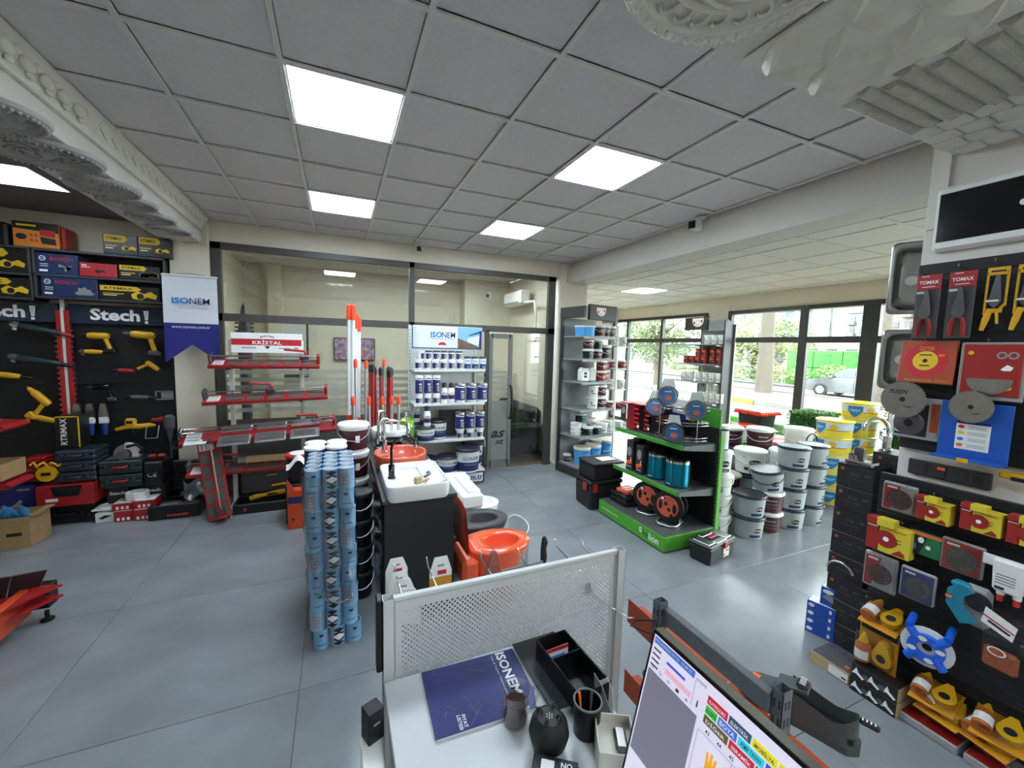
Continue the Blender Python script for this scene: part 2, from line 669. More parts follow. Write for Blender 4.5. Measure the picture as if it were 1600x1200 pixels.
# -- window wall x = 6.75
WY0, WY1 = -2.9, 8.9
M('window_frame', '#33322f', .4, var=.05)
mb = MB('wall_paint')
mb.box((6.85, 3.0, 2.8), (.2, 12, .4))
mb.box((6.85, 5.68, 1.4), (.22, .48, 2.9), .003)
mb.box((6.85, 3.0, .04), (.2, 12, .08))
struct(mb.build('wall_window'))
mb = MB('wall_paint')
mb.box((5.3, 8.95, 1.5), (3.2, .1, 3.1))
mb.box((3.65, 7.4, 1.5), (.1, 3.1, 3.1))
struct(mb.build('wall_back'))
def window(name, y0, y1, ms, doors=()):
 b = MB('window_frame')
 zc = ((2.60, 2.66), (2.08, 2.17), (.08, .16))
 for a, c_ in zc:
  b.box((6.75, (y0 + y1) / 2, (a + c_) / 2), (.07, y1 - y0, c_ - a), .004)
 for y, wd in ms:
  b.box((6.745, y, 1.37), (.08, wd, 2.58), .004)
 o_ = struct(b.build(name))
 e = sorted(ms)
 for k in range(len(e) - 1):
  a, c_ = e[k][0] + e[k][1] / 2, e[k + 1][0] - e[k + 1][1] / 2
  for z0, z1 in ((.16, 2.08), (2.17, 2.60)):
   MB('window_glass').box((6.76, (a + c_) / 2, (z0 + z1) / 2), (.006, c_ - a, z1 - z0)).build('pane', o_)
 return o_
window('window_1', 5.92, 8.9, [(5.96, .08), (7.13, .07), (8.30, .07), (8.86, .08)])
window('window_2', -2.9, 5.45, [(5.41, .08), (4.09, .13), (3.22, .20), (2.1, .12), (.9, .12), (-.3, .12), (-1.6, .12), (-2.85, .1)])
# -- glass partition y = 5.72
FILM('frost', '#a3a49c', .55, .5)
FILM('film_dark', '#55544f', .93, .4)
mb = MB('wall_paint')
mb.box((.95, 5.79, 3.12), (4.6, .12, .24), .002)
struct(mb.build('wall_partition'))
mb = MB('graphite')
mb.box((.93, 5.735, 2.965), (4.49, .07, .075), .003)
mb.box((.93, 5.735, 2.155), (4.49, .07, .09), .003)
mb.box((-1.265, 5.735, 1.5), (.1, .07, 3.0), .003)
mb.box((3.11, 5.735, 1.5), (.12, .07, 3.0), .003)
mb.box((.945, 5.735, 2.55), (.07, .07, .9), .003)
mb.box((.945, 5.735, 1.07), (.07, .07, 2.14), .003)
mb.box((.4, 5.735, .05), (3.3, .07, .1), .003)
mb.box((2.05, 5.735, 1.07), (.05, .07, 2.14), .003)
part = struct(mb.build('window_3'))
for x0, x1, z0, z1 in ((-1.215, .91, 2.2, 2.93), (.98, 3.05, 2.2, 2.93), (-1.215, .91, .1, 2.11), (.98, 2.025, .1, 2.11), (2.47, 3.05, .05, 2.11)):
 MB('pane').box(((x0 + x1) / 2, 5.735, (z0 + z1) / 2), (x1 - x0, .008, z1 - z0)).build('pane', part)
for x0, x1 in ((-1.215, .91), (.98, 2.025)):
 for k in range(6):
  z = 1.535 - k * .092
  MB('frost').box(((x0 + x1) / 2, 5.729, z - .024), (x1 - x0, .002, .05)).build('frosted_stripe', part)
 MB('film_dark').box(((x0 + x1) / 2, 5.729, .52), (x1 - x0, .002, .84)).build('privacy_film', part)
mb = MB('graphite')
M('door_grey', '#6d6c67', .45, var=.04)
mb.use('door_grey')
for x in (2.1, 2.42):
 mb.box((x, 5.70, 1.07), (.06, .04, 2.02), .003)
mb.box((2.26, 5.70, 2.05), (.32, .04, .07), .003)
mb.box((2.26, 5.70, .09), (.32, .04, .12), .003)
door = struct(mb.build('door_1'))
MB('pane').box((2.26, 5.70, 1.08), (.27, .008, 1.88)).build('pane', door)
FILM('film_mid', '#85847e', .9, .4)
MB('film_mid').box((2.26, 5.693, .62), (.27, .002, .92)).build('privacy_film', door)
for k in range(6):
 MB('frost').box((2.26, 5.693, 1.51 - k * .075), (.27, .002, .04)).build('frosted_stripe', door)
mb = MB('ink')
text(mb, 'as', (2.24, 5.691, .56), X, Z, .24, .11, .03, .35)
text(mb, 'nt', (2.27, 5.691, .44), X, Z, .14, .08, .03, .35)
mb.build('lettering', door)
mb = MB('black')
mb.tube([(2.42, 5.68, 1.30), (2.42, 5.62, 1.26), (2.425, 5.60, 1.05), (2.42, 5.62, .83), (2.42, 5.68, .80)], .02, 8)
mb.build('handle', door)
M('office_wall', '#d6cfbd', .7, var=.04, scale=2)
mb = MB('office_wall')
mb.box((.9, 8.5, 1.6), (5.0, .1, 3.3))
mb.box((-1.55, 7.1, 1.6), (.1, 2.7, 3.3))
mb.box((-1.0, 8.38, 1.6), (.22, .2, 3.3))
mb.box((3.45, 7.1, 1.6), (.1, 2.7, 3.3))
mb.box((2.9, 8.3, 1.6), (1.0, .4, 3.3))
struct(mb.build('wall_office'))
mb = MB('tee_white')
mb.box((.9, 7.15, CEIL + .05), (5.0, 2.7, .06))
for x in (-1.1, -.5, .1, .7, 1.3, 1.9, 2.5, 3.1):
 mb.box((x, 7.1, CEIL), (.024, 2.6, .012))
for y in (5.95, 6.55, 7.15, 7.75, 8.35):
 mb.box((.9, y, CEIL), (5, .024, .0118))
oc = struct(mb.build('ceiling'))
for i in range(7):
 for j in range(4):
  if j < 2 and i in (2, 5):
   continue
  put('ceiling_tile', ctm, oc, (-.8 + .6 * i, 6.25 + .6 * j, CEIL))
panel(.4, 6.25, CEIL, 'unseen square LED panel added to brighten the back office, front left')  # the office panels are unseen lamps added to lift its brightness
panel(2.2, 6.25, CEIL, 'unseen square LED panel added to brighten the back office, front right')
panel(.4, 6.85, CEIL, 'unseen square LED panel added to brighten the back office, middle left')
panel(2.2, 6.85, CEIL, 'unseen square LED panel added to brighten the back office, middle right')
# -- power tool wall (y = 5.62 .. 5.85)
M('pegboard', '#101113', .6, var=.15)
M('shelf_grey', '#3d3f41', .5, var=.05)
M('header_blue', '#16293f', .25, var=.08, coat=.4)
M('tool_green', '#1d3235', .4, var=.08)
M('tool_grey', '#56585a', .45, var=.08)
M('tool_yellow', '#dba418', .4, var=.05)
M('tool_blue', '#23418c', .4, var=.06)
M('print_blue', '#20335c', .4, var=.06)
M('print_orange', '#cf8030', .4, var=.05)
M('print_black', '#1c1b18', .4, var=.1)
M('print_red', '#b02330', .4, var=.05)
def display_bay(x0, x1, label, header, hx):
 t = thing('tool_display', label, 'display', ((x0 + x1) / 2, 5.78, 0))
 w_ = x1 - x0
 b = MB('pegboard')
 b.box((0, 0, 1.06), (w_, .05, 2.0), .004)
 b.box((0, -.03, 1.385), (w_, .006, .006))
 b.build('back_panel', t)
 b = MB('header_blue')
 b.box((0, -.04, 2.12), (w_ - .01, .05, .2), .006)
 h = b.build('header_sign', t)
 b = MB('ink_white')
 text(b, header[0], (hx, -.0655, 2.125), X, Z, header[1], .125, .035)
 b.box((hx + header[1] / 2 + .055, -.067, 2.058), (.028, .003, .028), .012)
 b.prism([(-.022, .1), (.022, .1), (.012, 0), (-.012, 0)], (hx + header[1] / 2 + .055, -.0655, 2.082), X, Z, .002)
 b.use('header_blue')
 text(b, 'TOOLS', (hx + header[1] / 2 + .055, -.069, 2.135), (0, 0, -1), X, .07, .02, .0)
 b.build('lettering', h)
 b = MB('pegboard')
 for sx in (-1, 1):
  b.box((sx * (w_ / 2 - .01), -.03, 1.06), (.02, .05, 2.0), .003)
 b.build('side_rail', t)
 return t
display_bay(-2.56, -1.70, 'black tool pegboard with a complete white lettered header, beside the hanging banner', ('Stech', .41), -.05)
display_bay(-3.50, -2.62, 'black tool pegboard cut by the left picture edge, header showing only its last letters', ('Stech', .41), -.02)
t = thing('rack_upright', 'red perforated uprights with a white strip between the two tool pegboards', 'rack', (-2.59, 5.70, 0))
b = MB('white_metal')
b.box((0, 0, 1.2), (.026, .03, 2.4), .002)
b.build('white_strip', t)
for sx in (-1, 1):
 b = MB('red')
 b.box((sx * .032, -.005, 1.2), (.034, .03, 1.9), .002)
 for k in range(20):
  b.box((sx * .058, -.012, .9 + k * .055), (.018, .02, .02), .002)
 b.build('perforated_strip', t)
t = thing('tool_shelf', 'dark grey wall shelf with boxes above the complete tool header', 'shelf', (-2.22, 5.72, 0))
for z in (2.27, 2.49, 2.735):
 MB('shelf_grey').box((0, 0, z), (1.04, .24, .022), .002).build('shelf_board', t)
for x in (-.51, .51):
 MB('shelf_grey').box((x, 0, 2.5), (.02, .24, .48), .002).build('side_panel', t)
MB('shelf_grey').box((0, .115, 2.5), (1.04, .012, .48)).build('back_panel', t)
t = thing('tool_shelf', 'dark grey wall shelf with boxes running out of the picture on the left', 'shelf', (-3.22, 5.72, 0))
for z in (2.245, 2.48, 2.735):
 MB('shelf_grey').box((0, 0, z), (.94, .24, .022), .002).build('shelf_board', t)
MB('shelf_grey').box((.46, 0, 2.48), (.02, .24, .5), .002).build('side_panel', t)
MB('shelf_grey').box((0, .115, 2.48), (.94, .012, .5)).build('back_panel', t)
def carton(label, x0, x1, z0, z1, y=5.6, d=.2, mat='print_blue', deco=None, cat='box', name='tool_box', group=None, rz=0):
 """printed carton: body, printed front with raised lettering and picture patches"""
 w_, h = x1 - x0, z1 - z0
 t = thing(name, label, cat, ((x0 + x1) / 2, y, z0), rz, group)
 b = MB(mat)
 b.box((0, d / 2, h / 2), (w_, d, h), .004)
 b.box((0, d / 2, h + .0008), (w_ * .96, .004, .0016))
 b.build('carton', t)
 if deco:
  b = MB('ink_white')
  deco(b, w_, h)
  b.build('printing', t)
 return t
def saw_shape(b, x, z, s, m1='ink_yellow', m2='ink'):
 b.use(m1)
 poly(b, [(-1, .1), (-.5, .5), (.5, .45), (1, .1), (.9, -.25), (.2, -.1), (-.2, -.4), (-.9, -.3)], (x, -.001, z), (s, 0, 0), (0, 0, s)) if False else \
  poly(b, [(s * a, s * c) for a, c in ((-1, .1), (-.5, .45), (.0, .2), (.5, .45), (1, .1), (.9, -.3), (.2, -.1), (-.2, -.4), (-.9, -.3))], (x, -.0005, z), X, Z)
 b.use(m2)
 disc(b, (x - s * .3, -.0015, z - s * .05), X, Z, s * .28, s * .28, 14)
def d_bosch(b, w_, h):
 b.use('ink_white')
 disc(b, (-w_ / 2 + .05, 0, h - .05), X, Z, .025, n=16)
 b.use('print_blue')
 disc(b, (-w_ / 2 + .05, -.001, h - .05), X, Z, .018, n=16)
 b.use('ink_white')
 patch(b, (-w_ / 2 + .05, -.0016, h - .05), X, Z, .03, .006)
 for k in range(2):
  patch(b, (-w_ / 2 + .06, 0, h - .105 - k * .02), X, Z, .06, .006)
 patch(b, (-w_ / 2 + .055, 0, .03), X, Z, .06, .02)
 b.use('ink_red')
 text(b, 'BOSCH', (-w_ / 2 + .19, 0, h - .05), X, Z, .17, .036, .02)
 b.use('ink_grey')
 poly(b, [(0, 0), (.1, .0), (.1, .015), (.06, .015), (.06, -.04), (.045, -.04), (.045, .012), (0, .03)], (w_ / 2 - .15, 0, .07), X, Z)
def d_bosch2(b, w_, h):
 d_bosch(b, w_, h)
 b.use('ink_grey')
 poly(b, [(-.08, -.02), (-.03, .02), (.0, .05), (.03, .02), (.08, -.02), (.05, -.035), (-.05, -.035)], (w_ / 2 - .1, -.001, .06), X, Z)
def d_rt(b, w_, h):
 b.use('ink_yellow')
 poly(b, [(-w_ / 2 + .01, h * .62), (w_ * .12, h * .62), (w_ * .2, h * .78), (w_ * .12, h * .96), (-w_ / 2 + .01, h * .96)], (0, 0, 0), X, Z)
 b.use('ink')
 text(b, 'RTRMAX', (-w_ * .18, -.001, h * .79), X, Z, w_ * .46, h * .17, .02)
 b.use('ink_yellow')
 patch(b, (-w_ * .27, 0, h * .42), X, Z, w_ * .34, h * .06)
 b.use('ink_white')
 patch(b, (-w_ * .32, 0, h * .3), X, Z, w_ * .22, h * .05)
 saw_shape(b, w_ * .24, h * .34, w_ * .22)
def d_rt_grey(b, w_, h):
 d_rt(b, w_, h)
 saw_shape(b, w_ * .24, h * .36, w_ * .24, 'ink_grey')
def d_orange(b, w_, h):
 b.use('print_black')
 poly(b, [(-w_ / 2, h * .72), (w_ / 2, h * .62), (w_ / 2, h), (-w_ / 2, h)], (0, 0, 0), X, Z)
 b.use('ink_yellow')
 text(b, 'TORK CRAFT', (-w_ * .2, -.001, h * .86), X, Z, w_ * .42, h * .1, .01) if False else patch(b, (-w_ * .2, -.001, h * .86), X, Z, w_ * .42, h * .07)
 b.use('print_red')
 poly(b, [(0, .55), (.38, .48), (.36, .8), (.02, .82)], (w_ * .05, -.001, 0), (1, 0, 0), Z) if False else \
  poly(b, [(w_ * .08, h * .5), (w_ * .42, h * .44), (w_ * .42, h * .72), (w_ * .1, h * .74)], (0, -.001, 0), X, Z)
 b.use('ink')
 poly(b, [(w_ * .08, h * .44), (w_ * .42, h * .38), (w_ * .44, h * .14), (w_ * .12, h * .16)], (0, -.001, 0), X, Z)
 disc(b, (-w_ * .32, -.001, h * .4), X, Z, w_ * .12, h * .12)
 b.use('ink_red')
 for i in range(2):
  for j in range(2):
   disc(b, (-w_ * .1 + i * w_ * .1, -.001, h * (.28 + .2 * j)), X, Z, w_ * .035, h * .05, 10)
def d_red(b, w_, h):
 b.use('ink_white')
 patch(b, (-w_ * .37, 0, h * .8), X, Z, w_ * .14, h * .08)
 patch(b, (-w_ * .33, 0, h * .66), X, Z, w_ * .24, h * .05)
 b.use('ink')
 saw_shape(b, w_ * .05, h * .4, w_ * .14, 'ink')
carton('orange and black tool carton with a red handle on the top shelf, left', -2.86, -2.53, 2.747, 2.985, mat='print_orange', deco=d_orange)
hb = MB('red').box((-2.51, 5.72, 2.86), (.035, .2, .22), .01)
tag(hb.build('tool_case'), 'red carry case standing behind the orange carton on the top shelf', 'case')
b = MB('black').box((0, 0, .1), (.3, .18, .23), .02)
t = thing('tool_case', 'dark carry case cut by the left picture edge on the top shelf', 'case', (-3.05, 5.69, 2.747))
b.build('shell', t)
MB('print_red').box((.06, -.093, .06), (.05, .006, .03), .002).build('badge', t)
carton('yellow-tagged black carton on the top shelf, left one of the pair', -2.2, -1.92, 2.747, 2.95, mat='print_black', deco=d_rt)
carton('yellow-tagged black carton on the top shelf, right of the pair, next to the column', -1.915, -1.64, 2.747, 2.955, y=5.59, mat='print_black', deco=d_rt)
carton('long navy carton with red lettering on the middle shelf', -2.715, -2.4, 2.502, 2.7, mat='print_blue', deco=d_bosch)
carton('slim red tool carton lying between the navy and black cartons', -2.39, -2.1, 2.502, 2.64, y=5.59, mat='print_red', deco=d_red)
carton('black grinder carton at the right end of the middle shelf', -2.09, -1.75, 2.502, 2.65, mat='print_black', deco=d_rt_grey)
carton('long navy carton with red lettering on the lower shelf', -2.69, -2.265, 2.282, 2.475, mat='print_blue', deco=d_bosch2)
carton('black carton with large yellow tag at the right end of the lower shelf', -2.255, -1.76, 2.282, 2.43, mat='print_black', deco=d_rt)
carton('black and yellow carton on the middle shelf at the left picture edge', -3.2, -2.77, 2.492, 2.72, mat='print_black', deco=d_rt)
carton('black and yellow tool carton on the lower shelf at the left picture edge', -3.2, -2.76, 2.257, 2.44, mat='print_black', deco=d_rt)
# -- hanging tools
def drill(name, label, pos, ang, body, s=1.0, flip=1, second='black'):
 t = thing(name, label, 'power tool', pos, rot=(0, ang, 0))
 b = MB(body)
 b.lathe([(0, -.09), (.026, -.09), (.032, -.06), (.032, .05), (.024, .07), (0, .07)], (0, 0, 0), 12, 'x')
 b.build('motor_housing', t)
 b = MB(second)
 b.lathe([(0, -.15), (.006, -.15), (.008, -.135), (.018, -.13), (.022, -.09), (0, -.09)], (0, 0, 0), 12, 'x')
 b.build('chuck', t)
 b = MB(body)
 b.tube([(.04, 0, -.02), (.055, 0, -.07), (.075, 0, -.13)], [.02, .018, .02], 8)
 b.build('handle', t)
 b = MB(second)
 b.box((.075, 0, -.15), (.085, .05, .04), .008)
 b.build('battery', t)
 for c in t.children:
  pass
 t.scale = (s * flip, s, s)
 return t
def grinder(name, label, pos, ang, body, head='alu', ln=.4, s=1.0, tail='black', guard=True):
 t = thing(name, label, 'power tool', pos, rot=(0, ang, 0))
 b = MB(body)
 b.lathe([(0, -.12), (.03, -.12), (.036, -.05), (.03, ln * .35), (.022, ln * .5), (0, ln * .5)], (0, 0, 0), 12, 'x')
 b.build('body', t)
 b = MB(head)
 b.lathe([(0, -.19), (.02, -.188), (.033, -.165), (.033, -.12), (0, -.12)], (0, 0, 0), 12, 'x')
 b.cyl((-.15, 0, -.055), .022, .04, 12)
 b.build('gear_head', t)
 if guard:
  b = MB('tool_grey')
  b.lathe([(0, 0), (.055, 0), (.055, .012), (0, .012)], (-.15, 0, -.065), 16, 'z', PI * .1, PI * 1.3)
  b.build('guard', t)
 b = MB(tail)
 b.tube([(ln * .5 - .02, 0, 0), (ln * .5 + .06, 0, -.004), (ln * .5 + .1, 0, -.01)], [.02, .02, .012], 8)
 b.build('rear_handle', t)
 t.scale = (s, s, s)
 return t
YW = 5.67
grinder('angle_grinder', 'large dark green angle grinder with silver head hanging under the left header', (-2.79, YW, 1.955), .22, 'tool_green', ln=.42, s=.95, tail='red')
grinder('angle_grinder', 'dark blue grey large grinder hanging below the green one', (-2.82, YW, 1.64), .2, 'tool_green', 'tool_grey', ln=.45, s=.95)
drill('power_drill', 'yellow and black cordless drill hanging left under the complete header', (-2.3, YW, 1.90), .0, 'tool_yellow', 1.05)
drill('heat_gun', 'yellow and charcoal impact drill hanging right under the complete header', (-1.93, YW, 1.92), .08, 'tool_yellow', 1.25, second='tool_grey')
grinder('die_grinder', 'slim yellow die grinder with grey nose below the cordless drill', (-2.34, YW, 1.73), .03, 'tool_yellow', 'tool_grey', ln=.16, s=.7, guard=False)
drill('impact_driver', 'tilted yellow impact driver above the red grinder', (-1.88, YW, 1.59), .75, 'tool_yellow', .85, -1)
grinder('angle_grinder', 'small angle grinder with red body in the middle of the board', (-2.08, YW, 1.53), .03, 'red', 'black', ln=.14, s=.72)
drill('power_drill', 'dark drill with silver highlights hanging in the middle of the board', (-2.3, YW, 1.36), .0, 'black_gloss', .9, second='steel_dark')
grinder('rotary_tool', 'long dark straight tool hanging at the right of the board', (-1.99, YW, 1.24), .05, 'tool_grey', 'black', ln=.2, s=.7, guard=False)
for k, (x, nm) in enumerate(((-2.52, 'leftmost'), (-2.42, 'middle'), (-2.31, 'rightmost'))):
 t = thing('angle_grinder', 'blue angle grinder with silver head hanging vertically, %s of the three' % nm, 'power tool', (x, YW, 1.18), group='blue grinders hanging in a row')
 b = MB('steel')
 b.prism([(-.022, 0), (.022, 0), (.04, -.13), (.04, -.15), (-.04, -.15), (-.04, -.13)], (0, .02, 0), X, Z, .035)
 b.build('gear_head', t)
 b = MB('white_plastic')
 b.box((0, 0, -.18), (.075, .05, .07), .008)
 b.build('label_collar', t)
 b = MB('tool_blue')
 b.lathe([(0, -.34), (.02, -.34), (.026, -.3), (.032, -.21), (0, -.21)], (0, 0, 0), 12)
 b.build('body', t)
t = thing('polisher', 'yellow polisher with two side handles, low on the board', 'power tool', (-2.07, YW, .9))
b = MB('tool_yellow')
b.box((-.02, 0, .06), (.1, .06, .1), .02)
b.tube([(-.15, 0, -.01), (-.06, 0, .015), (.06, 0, .015), (.15, 0, .03), (.19, 0, .02)], [.018, .026, .03, .024, .012], 8)
b.build('body', t)
b = MB('black')
b.cyl((-.01, 0, -.05), .03, .05, 12)
b.box((-.02, -.032, .07), (.05, .01, .03), .003)
b.build('spindle', t)
t = thing('rotary_hammer', 'red and charcoal rotary hammer hanging nose down beside the column', 'power tool', (-1.78, YW, .95))
b = MB('tool_grey')
b.box((.03, 0, .0), (.1, .08, .17), .025)
b.lathe([(0, -.2), (.02, -.2), (.03, -.1), (.045, -.07), (0, -.07)], (.03, 0, 0), 12)
b.build('motor_housing', t)
MB('red').tube([(-.02, 0, .04), (-.1, 0, .03), (-.13, 0, .04)], [.03, .024, .018], 8).build('handle', t)
MB('steel_dark').cyl((.03, 0, -.42), .011, .22, 8).build('chisel', t)
t = thing('picture_frame', 'small silver rectangular frame low on the pegboard near the column', 'frame', (-1.8, YW + .05, 1.25))
b = MB('alu')
for cx, cz, dx, dz in ((0, .045, .16, .012), (0, -.045, .16, .012), (-.075, 0, .012, .1), (.075, 0, .012, .1)):
 b.box((cx, 0, cz), (dx, .012, dz))
b.build('rim', t)
MB('ink_grey').box((.02, .004, 0), (.1, .004, .07)).build('sheet', t)
t = thing('wire_stand', 'small white wire stand at the foot of the board beside the rotary hammer', 'stand', (-1.9, YW - .02, .78))
MB('white_metal').tube([(-.05, 0, .14), (-.065, 0, 0), (.04, 0, 0), (.06, 0, .14)], .005, 6).build('wire', t)
grinder('angle_grinder', 'yellow angle grinder at the left picture edge on the board', (-2.98, YW, 1.48), .15, 'tool_yellow', 'black', ln=.14, s=.85)
drill('jigsaw', 'yellow circular tool hanging diagonally on the left board', (-2.78, YW, 1.24), .9, 'tool_yellow', 1.1, second='tool_yellow')
grinder('planer', 'yellow and black planer hanging low on the left board', (-2.76, YW, 1.03), .3, 'tool_yellow', 'tool_yellow', ln=.2, s=.85)
# -- cases and cartons on the floor in front
M('case_blue', '#2f353f', .45, var=.08)
M('case_green', '#233131', .45, var=.08)
def case(label, x0, x1, z0, z1, y, d, mat, handle=None, name='tool_case', rz=0, cat='case', group=None):
 w_, h = x1 - x0, z1 - z0
 t = thing(name, label, cat, ((x0 + x1) / 2, y, z0), rz, group)
 b = MB(mat)
 b.box((0, d / 2, h * .27), (w_, d, h * .52), .014)
 b.box((0, d / 2, h * .76), (w_, d, h * .47), .014)
 for s_ in (-.3, .3):
  b.box((w_ * s_, -.006, h * .5), (w_ * .1, .014, h * .4), .004)
 b.build('shell', t)
 b = MB(handle or mat)
 b.tube([(-w_ * .16, 0, h * .55), (-w_ * .15, -.03, h * .55), (w_ * .15, -.03, h * .55), (w_ * .16, 0, h * .55)], .012, 6)
 b.build('handle', t)
 return t
for k, nm in enumerate(('bottom', 'middle', 'top')):
 case('slate grey tool case, %s of the stack of three under the pegboard' % nm, -2.60 + k * .01, -2.275, .425 + k * .11, .53 + k * .11, 5.36, .3, 'case_blue', group='stack of slate tool cases')
for k, nm in enumerate(('lower', 'upper')):
 case('dark green tool case with red handle, %s of the stacked pair' % nm, -2.26, -1.91, .33 + k * .145, .47 + k * .145, 5.36, .3, 'case_green', 'red', group='green tool cases with red handles')
t = case('black tool case with white printed mark right of the green cases', -1.9, -1.74, .33, .58, 5.36, .28, 'black')
b = MB('ink_white')
text(b, 'CE', (.0, -.022, .12), X, Z, .08, .05, .0)
b.build('lettering', t)
t = case('large dark case standing behind the green cases', -2.27, -1.745, 0, .325, 5.5, .2, 'black')
t = thing('circular_saw', 'white and grey circular saw lying on the green cases', 'power tool', (-2.08, 5.5, .62))
b = MB('white_plastic')
b.lathe([(.06, -.03), (.12, -.03), (.12, .03), (.06, .03)], (0, 0, .035), 18, 'y', 0, PI * 1.02)
b.build('blade_guard', t)
MB('steel').lathe([(0, -.004), (.105, -.004), (.105, .004), (0, .004)], (0, 0, .035), 20, 'y').build('blade', t)
b = MB('tool_grey')
b.cyl((0, -.1, .04), .045, .1, 14, axis='y')
b.box((.0, -.02, .005), (.28, .12, .01), .003)
b.build('motor', t)
MB('black').tube([(.02, -.04, .12), (.1, -.04, .14), (.15, -.04, .09), (.13, -.04, .04)], .016, 8).build('handle', t)
t = carton('red toolbox with white lettering on the long black case', -2.70, -2.275, .21, .42, y=5.3, d=.24, mat='red', name='tool_box')
b = MB('ink_white')
text(b, 'HECHT', (-.1, -.001, .07), X, Z, .1, .035, .02) if False else patch(b, (-.1, 0, .07), X, Z, .09, .03)
b.use('black')
poly(b, [(-.08, .1), (.1, .1), (.13, .205), (-.11, .205)], (.0, 0, 0), X, Z)
b.build('printing', t)
MB('black').tube([(-.07, .1, .2), (-.06, .1, .23), (.06, .1, .23), (.07, .1, .2)], .012, 6).build('handle', t)
case('long low black case on the floor under the red toolbox', -2.76, -2.31, 0, .2, 5.38, .32, 'black', rz=.02)
t = carton('dark blue carton with a pale line drawing on the floor, left of the red toolbox', -3.15, -2.735, .16, .43, y=5.36, d=.25, mat='navy')
b = MB('ink_grey')
poly(b, [(-.05, -.03), (.0, .0), (.03, .04), (.05, .02), (.03, -.01), (.04, -.04)], (.07, 0, .1), X, Z)
patch(b, (.13, 0, .235), X, Z, .09, .02)
b.build('printing', t)
case('black case under the dark blue carton', -3.15, -2.78, 0, .155, 5.4, .28, 'black')
for k in range(3):
 case('red organiser box, %s of the small stack at the left' % ('bottom', 'middle', 'top')[k], -2.83, -2.68, .44 + k * .085, .52 + k * .085, 5.42, .2, 'red', group='small red organisers')
t = thing('hose_reel', 'round yellow hose reel with loose yellow hose on the left of the case stack', 'reel', (-2.63, 5.36, .46))
b = MB('tool_yellow')
b.lathe([(0, -.03), (.075, -.03), (.075, .03), (0, .03)], (0, 0, .08), 18, 'y')
b.build('drum', t)
MB('tool_yellow').tube([(-.12 + .02 * k, -.01 + .02 * math.sin(k * 1.3), .17 + .025 * math.sin(k * 1.7)) for k in range(12)], .011, 6).build('hose', t)
MB('black').box((0, -.032, .08), (.07, .006, .03), .002).build('badge', t)
t = carton('tall black and yellow carton with vertical white lettering under the left board', -2.60, -2.42, .76, 1.08, y=5.46, d=.2, mat='print_black')
b = MB('ink_white')
text(b, 'RTRMAX', (-.03, 0, .17), (0, 0, 1), NX, .27, .05, .02)
b.use('ink_yellow')
patch(b, (.085, 0, .165), X, Z, .012, .32)
patch(b, (.0, 0, .32), X, Z, .18, .012)
b.build('printing', t)
for k, (x0, x1, z0, z1, y, l) in enumerate(((-2.28, -2.13, 0, .10, 5.3, 'white carton with black swoosh on the floor, front left of the red and white boxes'),
           (-2.12, -1.97, 0, .11, 5.26, 'red and white printed carton on the floor, second from the left'),
           (-1.96, -1.80, 0, .115, 5.24, 'red and white printed carton on the floor beside the open case'),
           (-2.14, -1.97, .112, .185, 5.28, 'red and white printed carton lying on top, left'),
           (-1.965, -1.78, .117, .2, 5.26, 'red and white printed carton lying on top, right'))):
 t = carton(l, x0, x1, z0, z1, y=y, d=.2, mat='white_plastic' if k == 0 else 'red')
 b = MB('ink_white')
 if k == 0:
  b.use('ink')
  poly(b, [(-.05, .0), (.0, .03), (.06, .02), (.02, .005), (-.02, -.01)], (0, 0, .045), X, Z)
 else:
  patch(b, (0, .1, z1 - z0 + .001), X, Y, (x1 - x0) * .9, .18)
  for q in range(3):
   patch(b, (-.04 + .04 * q, 0, .03), X, Z, .022, .03)
 b.build('printing', t)
t = thing('plastic_plate', 'white square plate lying on the cartons at the left', 'plate', (-2.21, 5.4, .1))
MB('white').box((0, 0, .03), (.2, .2, .012), .004).build('plate', t)
MB('white').lathe([(.07, .036), (.085, .036), (.085, .05), (.07, .05), (.07, .036)], (0, 0, 0), 20).build('rim', t)
MB('white').cyl((0, 0, 0), .05, .025, 16).build('foot', t)
t = thing('cable_ring', 'coiled white hose ring lying on the red and white cartons', 'hose', (-1.96, 5.37, .2))
b = MB('white')
for k in range(3):
 b.lathe([(.072 + .014 * math.cos(q * PI / 4), .014 + .026 * k + .014 * math.sin(q * PI / 4)) for q in range(9)], (0, 0, 0), 22, sx=1.15)
b.build('coil', t)
for x, w_ in ((-2.16, .18), (-1.86, .2)):
 t = carton('black white-lettered carton standing behind the %s cartons' % ('left white' if x < -2 else 'right red'), x - w_ / 2, x + w_ / 2, .0, .31, y=5.465, d=.03, mat='print_black')
 b = MB('ink_white')
 text(b, 'Stech', (0, 0, .245), X, Z, .13, .035, .03)
 b.build('lettering', t)
t = thing('tool_case', 'open black case with egg-crate foam lid and red handle on the floor', 'case', (-1.6, 5.18, 0))
b = MB('black')
b.box((0, .16, .012), (.44, .32, .024), .006)
for cx, cy, dx, dy in ((0, .01, .44, .022), (0, .31, .44, .022), (-.21, .16, .022, .32), (.21, .16, .022, .32)):
 b.box((cx, cy, .075), (dx, dy, .15), .006)
b.build('tray', t)
b = MB('black')
b.box((.05, .39, .35), (.33, .04, .36), .01)
b.build('lid', t)
M('foam', '#17181a', .95, var=.1)
b = MB('foam')
for i in range(7):
 for j in range(7):
  b.box((-.085 + .045 * i, .362, .2 + .048 * j), (.034, .03, .036), .012)
stuff(b.build('foam', t))
MB('red').tube([(-.05, 0, .05), (-.05, -.03, .05), (.12, -.03, .05), (.12, 0, .05)], .011, 6).build('handle', t)
b = MB('tool_grey')
b.box((-.08, .16, .1), (.2, .1, .06), .02)
